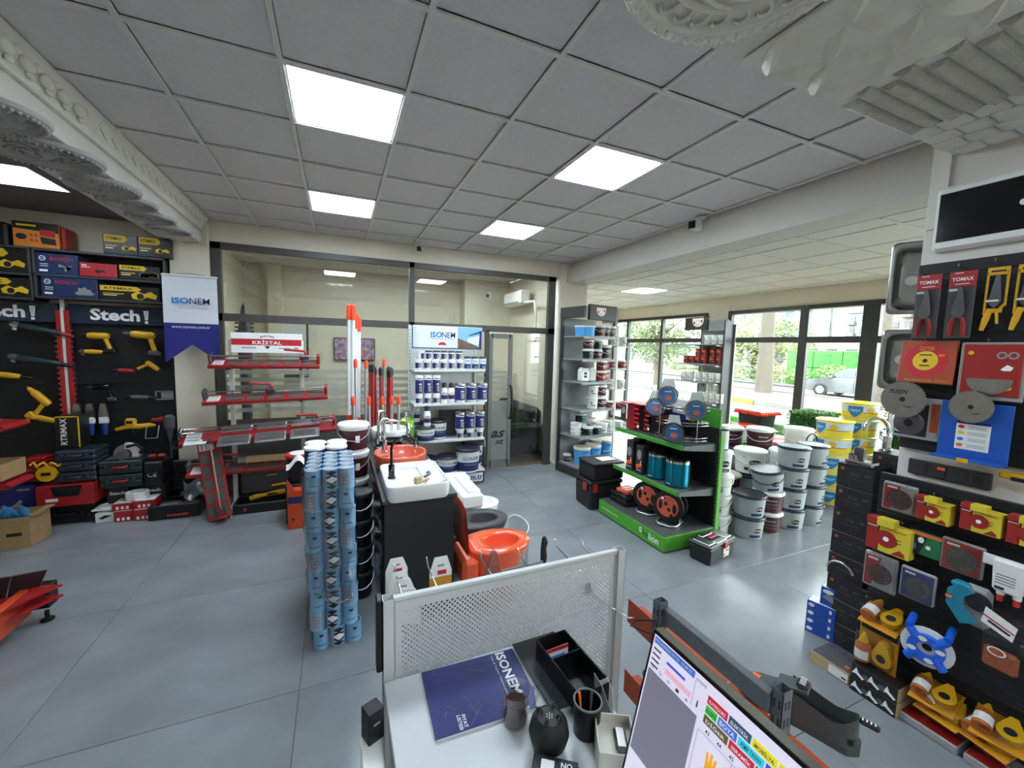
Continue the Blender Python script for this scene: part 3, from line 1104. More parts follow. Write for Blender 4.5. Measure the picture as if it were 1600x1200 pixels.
b.box((.1, .15, .09), (.16, .14, .05), .015)
b.build('contents', t)
M('foil', '#a4aab0', .25, metal=.6, var=.2, scale=30, bump=.6)
b = MB('foil')
b.grid(lambda u, v: (-.13 + .26 * u, .02 + .05 * math.sin(7 * u) * math.sin(5 * v), .2 * v + .03 * math.sin(9 * u + 3)), 10, 6)
tag(b.build('foil_bag', loc=(-1.42, 5.3, .16)), 'crumpled silver plastic bag leaning in the open foam case', 'bag')
for k in range(2):
 b = MB('red').box((0, 0, .025), (.07, .06, .05), .01)
 b.use('ink').box((0, -.031, .02), (.04, .003, .02))
 tag(b.build('battery_pack', loc=(-1.86 + .08 * k, 5.5, .581)), 'small red battery pack on the black case with the white mark, %s from the left' % ORD[k], 'battery', 'red battery packs')
t = thing('slanted_shelf', 'red slanted display shelf with cardboard tray at the left picture edge', 'shelf', (-2.85, 4.9, 0))
for z in (.60, 1.10):
 b = MB('red')
 b.prism([(-.45, 0), (.25, -.03), (.29, .0), (.25, .03), (-.45, .1)], (0, .15, z), X, Z, .3)
 b.build('shelf_tray', t)
MB('black').box((-.2, 0, .6), (.05, .05, 1.2), .004).build('post', t)
t = thing('cardboard_tray', 'open cardboard tray with an orange price sticker on the red slanted shelf', 'tray', (-2.78, 4.86, .66))
b = MB('cardboard')
for cx, cy, dx, dy in ((0, -.15, .36, .006), (0, .15, .36, .006), (.18, 0, .006, .3), (-.18, 0, .006, .3)):
 b.box((cx, cy, .07), (dx, dy, .14))
b.box((0, 0, .003), (.36, .3, .006))
b.build('tray', t)
MB('sticker_orange').box((.1, -.1535, .08), (.03, .001, .02)).build('price_sticker', t)
b = MB('tool_yellow').box((-2.72, 4.85, 1.16), (.1, .1, .025), .006)
tag(b.build('tape_measure'), 'yellow tool on the upper red slanted shelf at the left edge', 'tool')
t = thing('cardboard_box', 'open cardboard box of blue bottles on the floor at the left edge', 'box', (-2.76, 5.02, 0))
b = MB('cardboard')
for cx, cy, dx, dy in ((0, -.14, .44, .006), (0, .14, .44, .006), (.22, 0, .006, .28), (-.22, 0, .006, .28)):
 b.box((cx, cy, .14), (dx, dy, .28))
b.box((0, 0, .003), (.44, .28, .006))
b.box((.24, 0, .29), (.06, .26, .006))
b.build('box', t)
b = MB('ink')
patch(b, (.12, -.1435, .13), X, Z, .1, .03)
b.build('printing', t)
for k in range(5):
 M('bottle_blue', '#3d7fb0', .3, var=.08)
 b = MB('bottle_blue')
 b.lathe([(0, 0), (.03, 0), (.032, .01), (.032, .15), (.014, .18), (.014, .2), (0, .2)], (0, 0, 0), 12)
 tag(b.build('bottle', loc=(-2.9 + .075 * k, 5.0 + .03 * (k % 2), .2 + .01 * (k % 2)), rot=(.5, .3 * (k % 3 - 1), 0)), 'light blue bottle poking out of the cardboard box, %s from the left' % ORD[k], 'bottle', 'blue bottles in the cardboard box')
t = thing('display_rack', 'orange steel display rack with black slanted trays, left foreground', 'rack', (-1.9, 3.35, 0))
b = MB('orange')
b.box((.03, -.35, .175), (.05, 1.0, .175), .006)
b.box((-.4, -.35, .16), (.05, 1.0, .12), .006)
b.build('beam', t)
for p in ([(-.5, .02), (-.07, .02), (-.015, .30), (-.5, .30)], [(-.06, .02), (.1, .12), (.155, .32), (-.01, .30)]):
 b = MB('anthracite')
 b.prism(p, (0, .17, .19), X, (0, -.12, .6), .012)
 b.build('slanted_tray', t)
for k in range(2):
 b = MB('red')
 b.prism([(.07, .14), (.22, .11), (.07, -.12)], (0, .02, .255 - .07 * k), X, Y, .012)
 b.build('red_tray', t)
b = MB('red')
b.box((-.18, -.3, .22), (.36, .9, .012), .002)
b.build('deck', t)
b = MB('black')
b.box((.05, .22, .17), (.16, .1, .15), .006)
b.build('end_block', t)
b = MB('black')
b.lathe([(0, 0), (.035, 0), (.035, .012), (.012, .02), (.012, .07), (0, .07)], (.1, .2, 0), 12)
b.lathe([(0, 0), (.035, 0), (.035, .012), (.012, .02), (.012, .07), (0, .07)], (-.6, -.2, 0), 12)
b.build('foot', t)
MB('sticker_orange').box((.056, -.15, .16), (.002, .03, .02), .001).build('price_sticker', t)
# -- hanging banner
M('banner_white', '#d9dbe2', .5, var=.02)
M('banner_blue', '#23277a', .5, var=.04)
t = thing('hanging_banner', 'white and blue swallow-tailed banner hanging on the left column', 'banner', (-1.46, 5.5, 0))
b = MB('banner_white')
W2 = .243
def bn(u, z):
 return (u, .012 * math.sin(u * 9) * (2.56 - z), z)
b.grid(lambda u, v: bn(-W2 + 2 * W2 * u, 2.06 + .5 * v), 12, 8)
b.build('upper_cloth', t)
b = MB('banner_blue')
b.grid(lambda u, v: bn(-W2 + 2 * W2 * u, (1.63 + .2 * (1 - abs(2 * u - 1)) / 1) * (1 - v) + 2.06 * v), 12, 8)
b.build('lower_cloth', t)
b = MB('white_plastic')
b.box((0, 0, 2.567), (.5, .025, .025), .008)
b.build('top_bar', t)
MB('steel_dark').tube([(-.14, 0, 2.58), (0, .04, 2.6), (.14, 0, 2.58)], .003, 5).build('hanging_cord', t)
b = MB('ink_cyan')
text(b, 'ISO', (-.085, -.024, 2.3), X, Z, .15, .065, .035)
b.use('ink_navy')
text(b, 'NEM', (.085, -.024, 2.3), X, Z, .18, .065, .004)
b.use('ink_grey')
text(b, '"Yapi & Yalitim Teknolojileri', (-.03, -.024, 2.245), X, Z, .24, .014)
b.use('ink_navy')
text(b, 'Paint & Insulation Technologies"', (.03, -.024, 2.222), X, Z, .27, .014)
b.use('ink_white')
text(b, 'www.isonem.com.tr', (.0, -.024, 2.02), X, Z, .34, .03)
b.build('lettering', t)
# -- tile cutter stand
t = thing('display_stand', 'tile cutter stand with white uprights and a red striped header sign', 'stand', (-.73, 5.4, 0))
for x in (-.36, .34):
 b = MB('white_metal')
 b.box((x, 0, .95), (.045, .04, 1.9), .003)
 b.box((x, -.12, .03), (.05, .3, .05), .004)
 b.build('upright', t)
for z in (.48, .86, 1.25, 1.62):
 for x in (-.36, .34):
  b = MB('black')
  b.box((x, -.1, z - .03), (.03, .2, .04), .004)
  b.use('white_metal').box((x, -.21, z - .01), (.032, .03, .016), .003)
  b.build('bracket', t)
b = MB('white')
b.box((0, -.03, 1.865), (.7, .04, .225), .004)
sg = b.build('header_sign', t)
b = MB('ink_red')
patch(b, (0, -.0505, 1.875), X, Z, .69, .07)
b.use('ink_white')
text(b, 'KRİSTAL', (0, -.0515, 1.876), X, Z, .29, .052, .02)
b.use('ink')
poly(b, [(-.03, 0), (.03, 0), (0, -.035)], (0, -.0505, 1.832), X, Z)
for k in range(7):
 a = PI * (.2 + .1 * k)
 patch(b, (.075 * math.cos(a), -.0505, 1.915 + .03 * math.sin(a)), X, Z, .014, .012)
b.use('ink_grey')
patch(b, (-.18, -.0505, 1.81), X, Z, .14, .012)
patch(b, (.17, -.0505, 1.808), X, Z, .12, .012)
patch(b, (.29, -.0505, 1.812), X, Z, .04, .018)
b.build('lettering', sg)
M('cutter_pad', '#4f4d4a', .8, var=.08)
def tile_cutter(label, ln, loc, rot, lever, big=False, group='tile cutters'):
 t = thing('tile_cutter', label, 'tile cutter', loc, rot=rot, group=group)
 b = MB('red')
 b.box((0, 0, .02), (ln, .2, .04), .006)
 b.build('base', t)
 nb = 5 if not big else 0
 for k in range(nb):
  for s_ in (-.05, .05):
   MB('cutter_pad').box((-ln * .27 + k * ln * .165, s_, .043), (ln * .135, .07, .008), .002).build('pad', t)
 b = MB('white_plastic')
 b.box((-ln * .42, -.02, .0415), (ln * .09, .13, .004))
 b.use('ink_grey')
 for k in range(3):
  patch(b, (-ln * .42, -.06 + .04 * k, .0437), X, Y, ln * .07, .012)
 b.build('instruction_label', t)
 b = MB('steel' if not big else 'chrome')
 for s_ in ((.03,) if not big else (-.015, .05)):
  b.tube([(-ln * .49, s_, .1), (ln * .48, s_, .1)], .009 if not big else .011, 8)
 b.build('guide_rail', t)
 for s_ in (-.49, .485):
  b = MB('steel_dark' if s_ < 0 else 'red')
  b.box((s_ * ln, .02, .075), (.03, .1, .11), .008)
  b.build('rail_support', t)
 lx = lever * ln
 b = MB('steel_dark')
 b.box((lx, .03, .1), (.09, .06, .05), .012)
 b.cyl((lx - .05, .03, .08), .022, .04, 10, axis='x')
 b.build('carriage', t)
 b = MB('red')
 b.tube([(lx + .03, .03, .11), (lx + .0, .03, .17), (lx - .2, .03, .185)], [.016, .016, .014], 8)
 b.build('lever', t)
 if big:
  for k in range(3):
   b = MB('alu')
   b.box((-.17 * ln + k * ln * .225, -.13, .045), (ln * .2, .16, .03), .012)
   b.use('cutter_pad').box((-.17 * ln + k * ln * .225, -.135, .0605), (ln * .14, .08, .004))
   b.use('alu').box((-.17 * ln + k * ln * .225, .07, .045), (ln * .2, .12, .03), .012)
   b.build('support_plate', t)
  b = MB('white_plastic')
  b.box((-ln * .4, -.1, .0415), (ln * .13, .07, .004))
  b.build('instruction_label', t)
  b = MB('black')
  b.tube([(-ln * .5, -.03, .03), (-ln * .55, -.03, .02), (-ln * .55, -.03, -.07), (-ln * .5, -.03, -.06)], .012, 6)
  b.build('carry_handle', t)
 return t
tile_cutter('red tile cutter on the top bracket right under the red striped sign', 1.06, (-.72, 5.24, 1.615), (.32, 0, 0), .35)
tile_cutter('red tile cutter on the second bracket, lever in the middle', 1.2, (-.71, 5.22, 1.245), (.32, -.03, 0), .02)
tile_cutter('long professional tile cutter with silver support plates on the third bracket', 1.5, (-.77, 5.2, .865), (.5, -.055, 0), .36, True)
tile_cutter('red tile cutter on the lowest bracket carrying a cardboard strip', 1.1, (-.92, 5.2, .475), (.3, -.02, 0), -.1)
tile_cutter('red tile cutter leaning upright against the column foot', .84, (-1.215, 5.1, .41), orient((.18, -.32, -1), (0, -1, .3)), .42)
b = MB('cardboard').box((-.64, 5.1, .60), (.56, .1, .05), .004)
b.use('steel').box((-.95, 5.1, .6), (.1, .09, .045), .004)
tag(b.build('cardboard_strip'), 'long cardboard sleeve lying across the lowest tile cutter', 'packaging')
t = thing('tool_case', 'open black case holding a yellow reciprocating saw, under the tile cutter stand', 'case', (-.78, 5.08, 0))
b = MB('black')
b.box((0, .14, .012), (.56, .28, .024), .006)
for cx, cy, dx, dy in ((0, .0, .56, .03), (0, .28, .56, .03), (-.27, .14, .03, .28), (.27, .14, .03, .28)):
 b.box((cx, cy, .055), (dx, dy, .11), .012)
b.build('tray', t)
b = MB('black')
b.box((0, .34, .26), (.58, .05, .34), .02)
b.use('tool_grey').box((0, .312, .26), (.5, .006, .26), .002)
b.build('lid', t)
MB('red').box((-.17, -.018, .05), (.03, .01, .035), .003).build('latch', t)
t = thing('reciprocating_saw', 'yellow reciprocating saw lying in the open black case', 'power tool', (-.72, 5.2, .12))
MB('tool_yellow').tube([(-.2, 0, .0), (-.14, 0, .02), (-.05, 0, .03), (.1, 0, .05), (.24, 0, .06)], [.028, .03, .024, .03, .02], 8).build('body', t)
MB('black').box((.02, -.02, .045), (.1, .03, .02), .006).build('grip', t)
MB('tool_yellow').tube([(.0, .1, .1), (.12, .1, .11), (.2, .1, .1)], [.012, .016, .01], 6).build('handle', t)
b = MB('tool_yellow').tube([(-.78, 5.385, .32), (-.68, 5.385, .33)], .012, 6)
tag(b.build('screwdriver'), 'yellow handled driver clipped in the lid of the black case', 'tool')
b = MB('white_plastic').box((-1.08, 5.0, .02), (.05, .04, .04), .006)
b.use('ink').box((-1.08, 4.9795, .022), (.03, .002, .02))
tag(b.build('small_carton'), 'tiny white carton on the floor right of the leaning tile cutter', 'box')
t = thing('orange_stand', 'orange metal floor stand with a blue label, behind the blue cans', 'stand', (-.41, 4.55, 0))
b = MB('orange')
b.box((0, 0, .2), (.14, .12, .4), .004)
b.prism([(-.07, 0), (.0, 0), (-.07, .12)], (0, -.05, .4), X, Z, .01)
b.build('body', t)
b = MB('ink_navy')
patch(b, (0, -.0605, .3), X, Z, .13, .07)
b.use('black')
disc(b, (-.02, -.0607, .1), X, Z, .012)
b.build('label', t)
t = thing('bucket', 'black bucket with a red and white lid behind the orange stand', 'bucket', (-.38, 4.75, .42))
MB('black').lathe([(0, 0), (.1, 0), (.13, .27), (0, .27)], (0, 0, 0), 20).build('body', t)
b = MB('red_bright')
b.lathe([(0, .27), (.14, .27), (.14, .295), (.11, .30), (0, .30)], (0, 0, 0), 20)
b.use('white').lathe([(0, .303), (.1, .303), (0, .305)], (0, 0, 0), 20)
b.build('lid', t)
tag(MB('black').box((-.38, 4.75, .21), (.26, .26, .42), .01).build('pedestal_box'), 'black box under the black bucket with red lid', 'box')
# -- pails: one maker per kind
M('pail_white', '#e3e3dd', .35, var=.02)
M('pail_grey', '#a3a9aa', .32, var=.03)
M('pail_maroon', '#45171f', .35, var=.06)
M('lid_navy', '#2a2c3a', .35, var=.06)
M('lid_white', '#eceae4', .35, var=.02)
M('pail_teal', '#2a6570', .35, var=.15, scale=5)
M('pail_blue', '#4fa3dc', .35, var=.06, scale=5)
M('pail_yellow', '#e8cf25', .35, var=.05)
M('pail_cream', '#d9d3c0', .35, var=.03)
def pail(name, label, cat, r, h, body, lid, deco=None, handle=None, n=24, taper=.88, band=None, group=None):
 """paint pail: tapered body, rimmed lid, printed label, wire handle; front faces -y"""
 t = thing(name, label, cat, (0, 0, 0), 0, group)
 b = MB(body)
 rb = r * taper
 hl = h * .88
 b.lathe([(0, 0), (rb * .97, 0), (rb, h * .02), (r * .97, hl), (0, hl)], (0, 0, 0), n)
 b.build('body', t)
 b = MB(lid)
 b.lathe([(r * .97, hl - .004), (r * 1.05, hl), (r * 1.05, h * .955), (r * .98, h), (r * .9, h), (r * .88, h * .985), (0, h * .985)], (0, 0, 0), n)
 b.build('lid', t)
 if deco:
  b = MB('ink_white')
  deco(b, r, h, rb)
  b.build('label', t)
 if handle:
  b = MB(handle)
  pts = []
  for k in range(9):
   a = -PI * .02 + PI * 1.04 * k / 8
   pts.append((r * 1.05 * math.cos(a), -r * .93 * math.sin(a) - .012, h * .8 - h * .38 * math.sin(a)))
  b.tube(pts, .0035 if r < .13 else .0045, 5)
  b.build('handle', t)
 return t
def band(b, mat, r, h, rb, z0, z1, a0=-2.4, a1=2.4 - PI + .0, n=0, lift=.0014):
 """printed band following the pail taper, z as fraction of height"""
 b.use(mat)
 hl = h * .88
 n = int((a1 - a0) / .12) + 2
 def rad(z):
  return rb + (r * .97 - rb) * z / hl
 vs, fs = [], []
 for k in range(n + 1):
  a = a0 + (a1 - a0) * k / n
  for z in (z0 * h, z1 * h):
   q = rad(z) + lift
   vs.append((q * math.cos(a), q * math.sin(a), z))
 for k in range(n):
  fs.append((2 * k, 2 * k + 2, 2 * k + 3, 2 * k + 1))
 b.add(vs, fs, True)
def blob_on(b, mat, r, h, rb, ac, da, top, bot, lift=.002, n=10):
 """curved patch on a pail: outline given by two height functions of -1..1"""
 b.use(mat)
 hl = h * .88
 vs, fs = [], []
 for k in range(n + 1):
  u = -1 + 2 * k / n
  a = ac + da * u
  for f in (bot, top):
   z = f(u) * h
   q = rb + (r * .97 - rb) * z / hl + lift
   vs.append((q * math.cos(a), q * math.sin(a), z))
 for k in range(n):
  fs.append((2 * k, 2 * k + 2, 2 * k + 3, 2 * k + 1))
 b.add(vs, fs, True)
def oval_on(b, mat, r, h, rb, ac, da, zc, dz, lift=.002):
 blob_on(b, mat, r, h, rb, ac, da, lambda u: zc + dz * math.sqrt(max(0, 1 - u * u)), lambda u: zc - dz * math.sqrt(max(0, 1 - u * u)), lift, 12)
def ptext(b, mat, s, r, h, rb, a, z, wd, ht, bold=.02, shear=0, lift=.002):
 b.use(mat)
 hl = h * .88
 q = rb + (r * .97 - rb) * (z * h) / hl
 text(b, s, (a, z * h), None, None, wd, ht, bold, shear, lift, (0, 0, q, (r * .97 - rb) / hl))
FR = -PI / 2
def d_isonem(b, r, h, rb):
 band(b, 'ink_navy', r, h, rb, .05, .44, FR - 1.5, FR + 1.5)
 band(b, 'ink_white', r, h, rb, .02, .07, FR - 1.0, FR + 1.0, lift=.0016)
 ptext(b, 'ink_cyan', 'ISO', r, h, rb, FR - .36, .6, r * .62, h * .15, .01)
 ptext(b, 'ink_navy', 'NEM', r, h, rb, FR + .36, .6, r * .72, h * .15, .004)
 band(b, 'ink_grey', r, h, rb, .33, .36, FR - .6, FR + .6, lift=.0018)
M('print_navy', '#27286b', .4, var=.08)
M('pic_grey', '#8a8580', .5, var=.35, scale=40)
def d_can_navy(b, r, h, rb):
 band(b, 'print_navy', r, h, rb, .12, .78, FR - 1.5, FR + 1.5)
 band(b, 'pic_grey', r, h, rb, .2, .5, FR - .1, FR + .7, lift=.0018)
 band(b, 'ink_cyan', r, h, rb, .82, .9, FR - .6, FR + .1, lift=.0018)
 band(b, 'ink_navy', r, h, rb, .82, .9, FR + .1, FR + .7, lift=.0018)
 band(b, 'ink_white', r, h, rb, .55, .6, FR - .2, FR + .5, lift=.002)
def d_small(b, r, h, rb):
 band(b, 'print_navy', r, h, rb, .1, .7, FR - 1.3, FR - .2)
 band(b, 'pic_grey', r, h, rb, .15, .7, FR - .2, FR + .7)
def d_blueband(b, r, h, rb):
 band(b, 'ink_navy', r, h, rb, .06, .34, FR - 1.4, FR + 1.4)
 band(b, 'ink_cyan', r, h, rb, .34, .44, FR - 1.4, FR + 1.4)
 band(b, 'ink_cyan', r, h, rb, .62, .68, FR - .7, FR + .7)
 band(b, 'ink_white', r, h, rb, .17, .21, FR - .5, FR + .5, lift=.002)
def d_bottle(b, r, h, rb):
 band(b, 'ink_navy', r, h, rb, .25, .52, FR - 1.2, FR + 1.2)
 band(b, 'ink_red', r, h, rb, .56, .6, FR - 1.2, FR + 1.2)
 band(b, 'ink_navy', r, h, rb, .64, .68, FR - .6, FR + .6)
# -- ISONEM shelf unit
t = thing('shelf_unit', 'white shelf unit with a picture header, against the glass partition', 'shelf', (1.36, 5.4, 0))
for x in (-.465, .465):
 b = MB('white_metal')
 b.box((x, .2, 1.08), (.03, .04, 2.15), .003)
 b.use('ink')
 for k in range(42):
  patch(b, (x, .1795, .2 + k * .046), X, Z, .007, .02)
 b.build('upright', t)
MB('white_metal').box((0, .215, 1.15), (.92, .012, 2.0), .002).build('back_panel', t)
for z, d in ((1.585, .42), (1.14, .42), (.66, .44)):
 b = MB('white_metal')
 b.box((.0, .2 - d / 2 - .01, z - .018), (.95, d, .012), .002)
 b.box((.0, .2 - d - .005, z - .018), (.95, .016, .034), .003)
 b.build('shelf_board', t)
 for x in (-.45, .45):
  MB('white_metal').prism([(0, -.045), (0, 0), (-d, 0), (-d, -.02)], (x, .2, z - .024), Y, Z, .004).build('bracket', t)
b = MB('white_metal')
b.box((0, 0, .2), (.98, .5, .035), .006)
b.box((0, .02, .09), (.95, .44, .18), .003)
b.build('base', t)
b = MB('banner_white')
b.box((0, -.237, .105), (.93, .012, .13), .002)
b.use('ink_navy')
text(b, 'www.isonem.com.tr', (.05, -.2438, .105), X, Z, .82, .075, .02)
b.use('black')
for z in (.036, .176):
 b.box((0, -.24, z), (.96, .014, .014))
for x in (-.475, .475):
 b.box((x, -.24, .105), (.012, .014, .15))
b.build('base_sign', t)
M('header_pale', '#dbe5ec', .4, var=.03)
b = MB('header_pale')
b.box((0, -.05, 1.995), (.95, .03, .3), .003)
hs = b.build('header_sign', t)
b = MB('ink_cyan')
text(b, 'ISO', (-.16, -.0662, 2.03), X, Z, .15, .075, .03)
b.use('ink_navy')
text(b, 'NEM', (.005, -.0662, 2.03), X, Z, .18, .075, .004)
patch(b, (-.08, -.0655, 1.975), X, Z, .33, .004)
b.use('ink_red')
patch(b, (-.08, -.0655, 1.905), X, Z, .11, .022)
disc(b, (-.08, -.0655, 1.92), X, Z, .04, .014)
b.use('print_navy')
patch(b, (-.47, -.066, 1.995), X, Z, .012, .3)
patch(b, (0, -.0664, 1.852), X, Z, .95, .014)
for i in range(9):
 for j in range(12):
  if i < 8 - j * .5:
   disc(b, (-.455 + .016 * i + .008 * (j % 2), -.0655, 1.87 + j * .022), X, Z, .0055 - .0005 * i, n=6)
b.build('lettering', hs)
M('pic_sky', '#7fb2cf', .5, var=.1, scale=3)
M('pic_brown', '#6d5443', .6, var=.3, scale=20)
M('pic_wall', '#d9e0e3', .5)
b = MB('pic_sky')
patch(b, (.3, -.0657, 1.995), X, Z, .34, .29)
b.use('pic_brown')
poly(b, [(-.17, -.145), (.17, -.145), (.1, -.1), (-.17, -.0)], (.3, -.0662, 1.995), X, Z)
b.use('pic_wall')
poly(b, [(-.03, -.06), (.12, -.1), (.14, .04), (-.03, .0)], (.3, -.0662, 1.995), X, Z)
b.use('print_navy')
poly(b, [(-.02, .04), (.17, .11), (.17, .08), (-.02, .03)], (.3, -.0666, 1.995), X, Z)
poly(b, [(.13, -.145), (.17, -.145), (.17, .1), (.14, .1)], (.3, -.0666, 1.995), X, Z)
b.build('picture', hs)
mk = Maker(pail('paint_can', 'x', 'can', .045, .115, 'white', 'white', d_small))
mkd = Maker(pail('paint_can', 'x', 'can', .045, .115, 'white', 'lid_navy', d_small))
for k in range(6):
 mk((.945 + .108 * k, 5.2, 1.586), label='small white picture-label can, bottom row, top white-unit shelf, %s from left' % ORD[k], group='small cans on the top shelf')
 if k == 0:
  mk((.985, 5.27, 1.703), rz=1.2, label='small white can turned sideways on the second tier, left end of the top white-unit shelf')
 else:
  mkd((.985 + .1 * k, 5.24, 1.703), label='small white dark-lidded can, second tier, top white-unit shelf, %s of five' % ORD[k - 1], group='dark-lidded cans on the top shelf')
mk = Maker(pail('paint_can', 'x', 'can', .048, .165, 'white', 'lid_navy', d_blueband))
for k in range(3):
 mk((1.59 + .108 * k, 5.2, 1.586), label='blue-banded white can, right end of the top white-unit shelf, %s of three' % ORD[k], group='blue-banded cans')
mk = Maker(pail('paint_can', 'x', 'can', .048, .26, 'white', 'white', d_can_navy, taper=.99))
mks = Maker(pail('paint_can', 'x', 'can', .047, .1, 'white', 'lid_white', d_small))
for k in range(3):
 mks((.955 + .112 * k, 5.21, 1.141), label='small tub under a tall navy can, middle white-unit shelf, %s from the left' % ORD[k], group='tubs under the tall cans')
 mk((.955 + .112 * k, 5.21, 1.243), label='tall navy can on a small tub, middle white-unit shelf, %s from the left' % ORD[k], group='tall navy cans')
bt = thing('bottle', 'x', 'bottle')
b = MB('white')
b.lathe([(0, 0), (.042, 0), (.044, .01), (.044, .17), (.03, .2), (0, .2)], (0, 0, 0), 18)
b.build('body', bt)
b = MB('ink_navy')
d_bottle(b, .0455, .2, .0445)
b.build('label', bt)
MB('lid_navy').lathe([(0, .2), (.034, .2), (.034, .25), (.02, .262), (0, .262)], (0, 0, 0), 16).build('cap', bt)
mkb = Maker(bt)
mkb((1.285, 5.22, 1.141), label='white bottle with black cap on the middle white-unit shelf, left one of the pair')
mkb((1.38, 5.22, 1.141), label='white bottle with black cap on the middle white-unit shelf, right one of the pair')
mkw = Maker(pail('paint_can', 'x', 'can', .07, .255, 'white', 'steel', d_can_navy, taper=.99))
for k in range(3):
 mkw((1.505 + .155 * k, 5.23, 1.141), label='wide navy and white can on the right half of the middle shelf, %s of three' % ORD[k], group='wide cans on the middle shelf')
 mks((1.50 + .14 * k, 5.19, .661), label='small tub under a navy can, lower white-unit shelf, %s of three' % ORD[k], group='tubs on the lower shelf')
mkt = Maker(pail('paint_can', 'x', 'can', .062, .245, 'white', 'steel', d_can_navy, taper=.99))
for k in range(3):
 r_ = mkt((1.50 + .14 * k, 5.2, .763), label='navy can with large lettering standing on a tub, lower shelf, %s of three' % ORD[k], group='navy cans on the lower shelf')
MB('black').box((1.5, 5.43, .85), (.42, .14, .38), .004)
tag(MB('anthracite').box((1.5, 5.44, .83), (.44, .12, .34), .004).build('carton'), 'dark carton standing behind the navy cans on the lower white-unit shelf', 'box')
p_iso = pail('paint_pail', 'x', 'pail', .14, .2, 'pail_white', 'lid_navy', d_isonem)
mkp = Maker(p_iso)
mkp((1.03, 5.16, .661), label='small white and navy navy lettered pail at the left front of the lower shelf', scale=(.86, .86, .95))
mkp((1.22, 5.32, .661), label='white and navy navy lettered pail on the lower shelf, behind the small one', scale=(.92, .92, 1.2))
mkp((.96, 5.46, .661), label='navy lettered pail half hidden at the back left of the lower shelf', scale=(.8, .8, 1.0))
mkb((1.05, 5.16, .852), label='white bottle with black cap standing on the small navy lettered pail')
mkb((.97, 5.46, .862), label='dark bottle behind the white one on the lower white-unit shelf')
mkp((1.33, 5.22, .219), label='low navy lettered pail on the base of the shelf unit', scale=(1.05, 1.05, 1.05))
mkp((1.06, 5.25, .219), label='navy lettered pail on the base, mostly hidden behind the coral basin', scale=(1.0, 1.0, 1.0))
p_h = pail('paint_pail', 'large navy lettered pail in front on the base of the shelf unit', 'pail', .165, .32, 'pail_white', 'lid_navy', d_isonem)
p_h.location = (1.6, 5.16, .219)
p_h = pail('paint_pail', 'navy lettered pail with raised white handle at the back right of the base', 'pail', .15, .32, 'pail_white', 'lid_navy', d_isonem)
p_h.location = (1.76, 5.44, .219)
MB('white').tube(arc((.05, -.02, .28), .13, -.4, PI / 2, 8), .005, 6).build('handle', p_h)
t = thing('bag', 'lime green roll in a clear bag standing left of the white shelf unit', 'bag', (.77, 5.1, 0))
M('lime', '#7fbf2a', .4, var=.08)
MB('lime').lathe([(0, .0), (.1, .0), (.105, .95), (0, 1.0)], (0, 0, 0), 18).build('roll', t)
b = MB('clear_plastic')
b.grid(lambda u, v: ((.115 + .01 * math.sin(9 * u * 6)) * (1 - .75 * max(0, v - .85) / .15) * math.cos(2 * PI * u), (.115) * (1 - .75 * max(0, v - .85) / .15) * math.sin(2 * PI * u), .02 + 1.06 * v), 24, 10)
b.build('clear_bag', t)
# -- paint roller poles
M('pole_red', '#9d1c20', .35, var=.06)
M('pole_tip', '#e8481f', .4, var=.04)
def pole(label, x, y, h, r, mat, tip, lean=(0, 0), group='extension poles in the bundle'):
 t = thing('extension_pole', label, 'pole', (x, y, .02), rot=(lean[1], lean[0], 0), group=group)
 MB(mat).lathe([(0, 0), (r, 0), (r, h - .1), (r, h - .09), (0, h - .09)], (0, 0, 0), 10).build('tube', t)
 gl = .17 if h > 2 else .1
 MB(tip).lathe([(0, h - gl), (r * 1.35, h - gl), (r * 1.35, h - gl * .3), (r * 1.1, h - .02), (0, h)], (0, 0, 0), 10).build('grip', t)
 MB('black' if mat == 'pole_red' else 'pole_tip').lathe([(0, h * .45), (r * 1.25, h * .45), (r * 1.25, h * .45 + .06), (0, h * .45 + .06)], (0, 0, 0), 10).build('clamp', t)
 return t
for k, (x, y, h) in enumerate(((.095, 4.72, 2.29), (.135, 4.70, 2.29), (.165, 4.84, 2.20), (.20, 4.86, 2.17))):
 pole('tall white aluminium extension pole with orange tip, %s from the left' % ORD[k], x, y, h, .02, 'white', 'pole_tip', (.012, 0), 'tall white poles')
RP = [(.17, 4.5, 1.72, 'alu', 'pole_tip'), (.26, 4.7, 1.70, 'alu', 'pole_tip'), (.31, 4.8, 1.66, 'pole_red', 'black'), (.35, 4.7, 1.66, 'pole_red', 'black'), (.375, 4.85, 1.64, 'alu', 'pole_tip'),
      (.42, 4.9, 1.62, 'pole_red', 'black'), (.45, 4.75, 1.62, 'pole_red', 'black'), (.47, 4.9, 1.71, 'alu', 'pole_tip'), (.50, 4.8, 1.60, 'pole_red', 'black'), (.53, 4.9, 1.62, 'pole_red', 'black'),
      (.56, 4.78, 1.60, 'pole_red', 'black'), (.60, 4.86, 1.61, 'pole_red', 'black')]
for k, (x, y, h, m_, tp) in enumerate(RP):
 pole('shorter %s pole with %s tip, %s from the left in the bundle' % ('silver' if m_ == 'alu' else 'red', 'orange' if tp == 'pole_tip' else 'black', ORD[k]), x, y, h, .014 if m_ == 'alu' else .017, m_, tp, (.02 * math.sin(k), .015))
for k, x in enumerate((.17, .31, .43, .51, .57)):
 pole('short silver orange-tipped pole before the red poles, %s from the left' % ORD[k], x, 4.46 - .01 * k, 1.33, .016, 'alu', 'pole_tip', (.01 * (k - 2), 0), 'short silver poles')
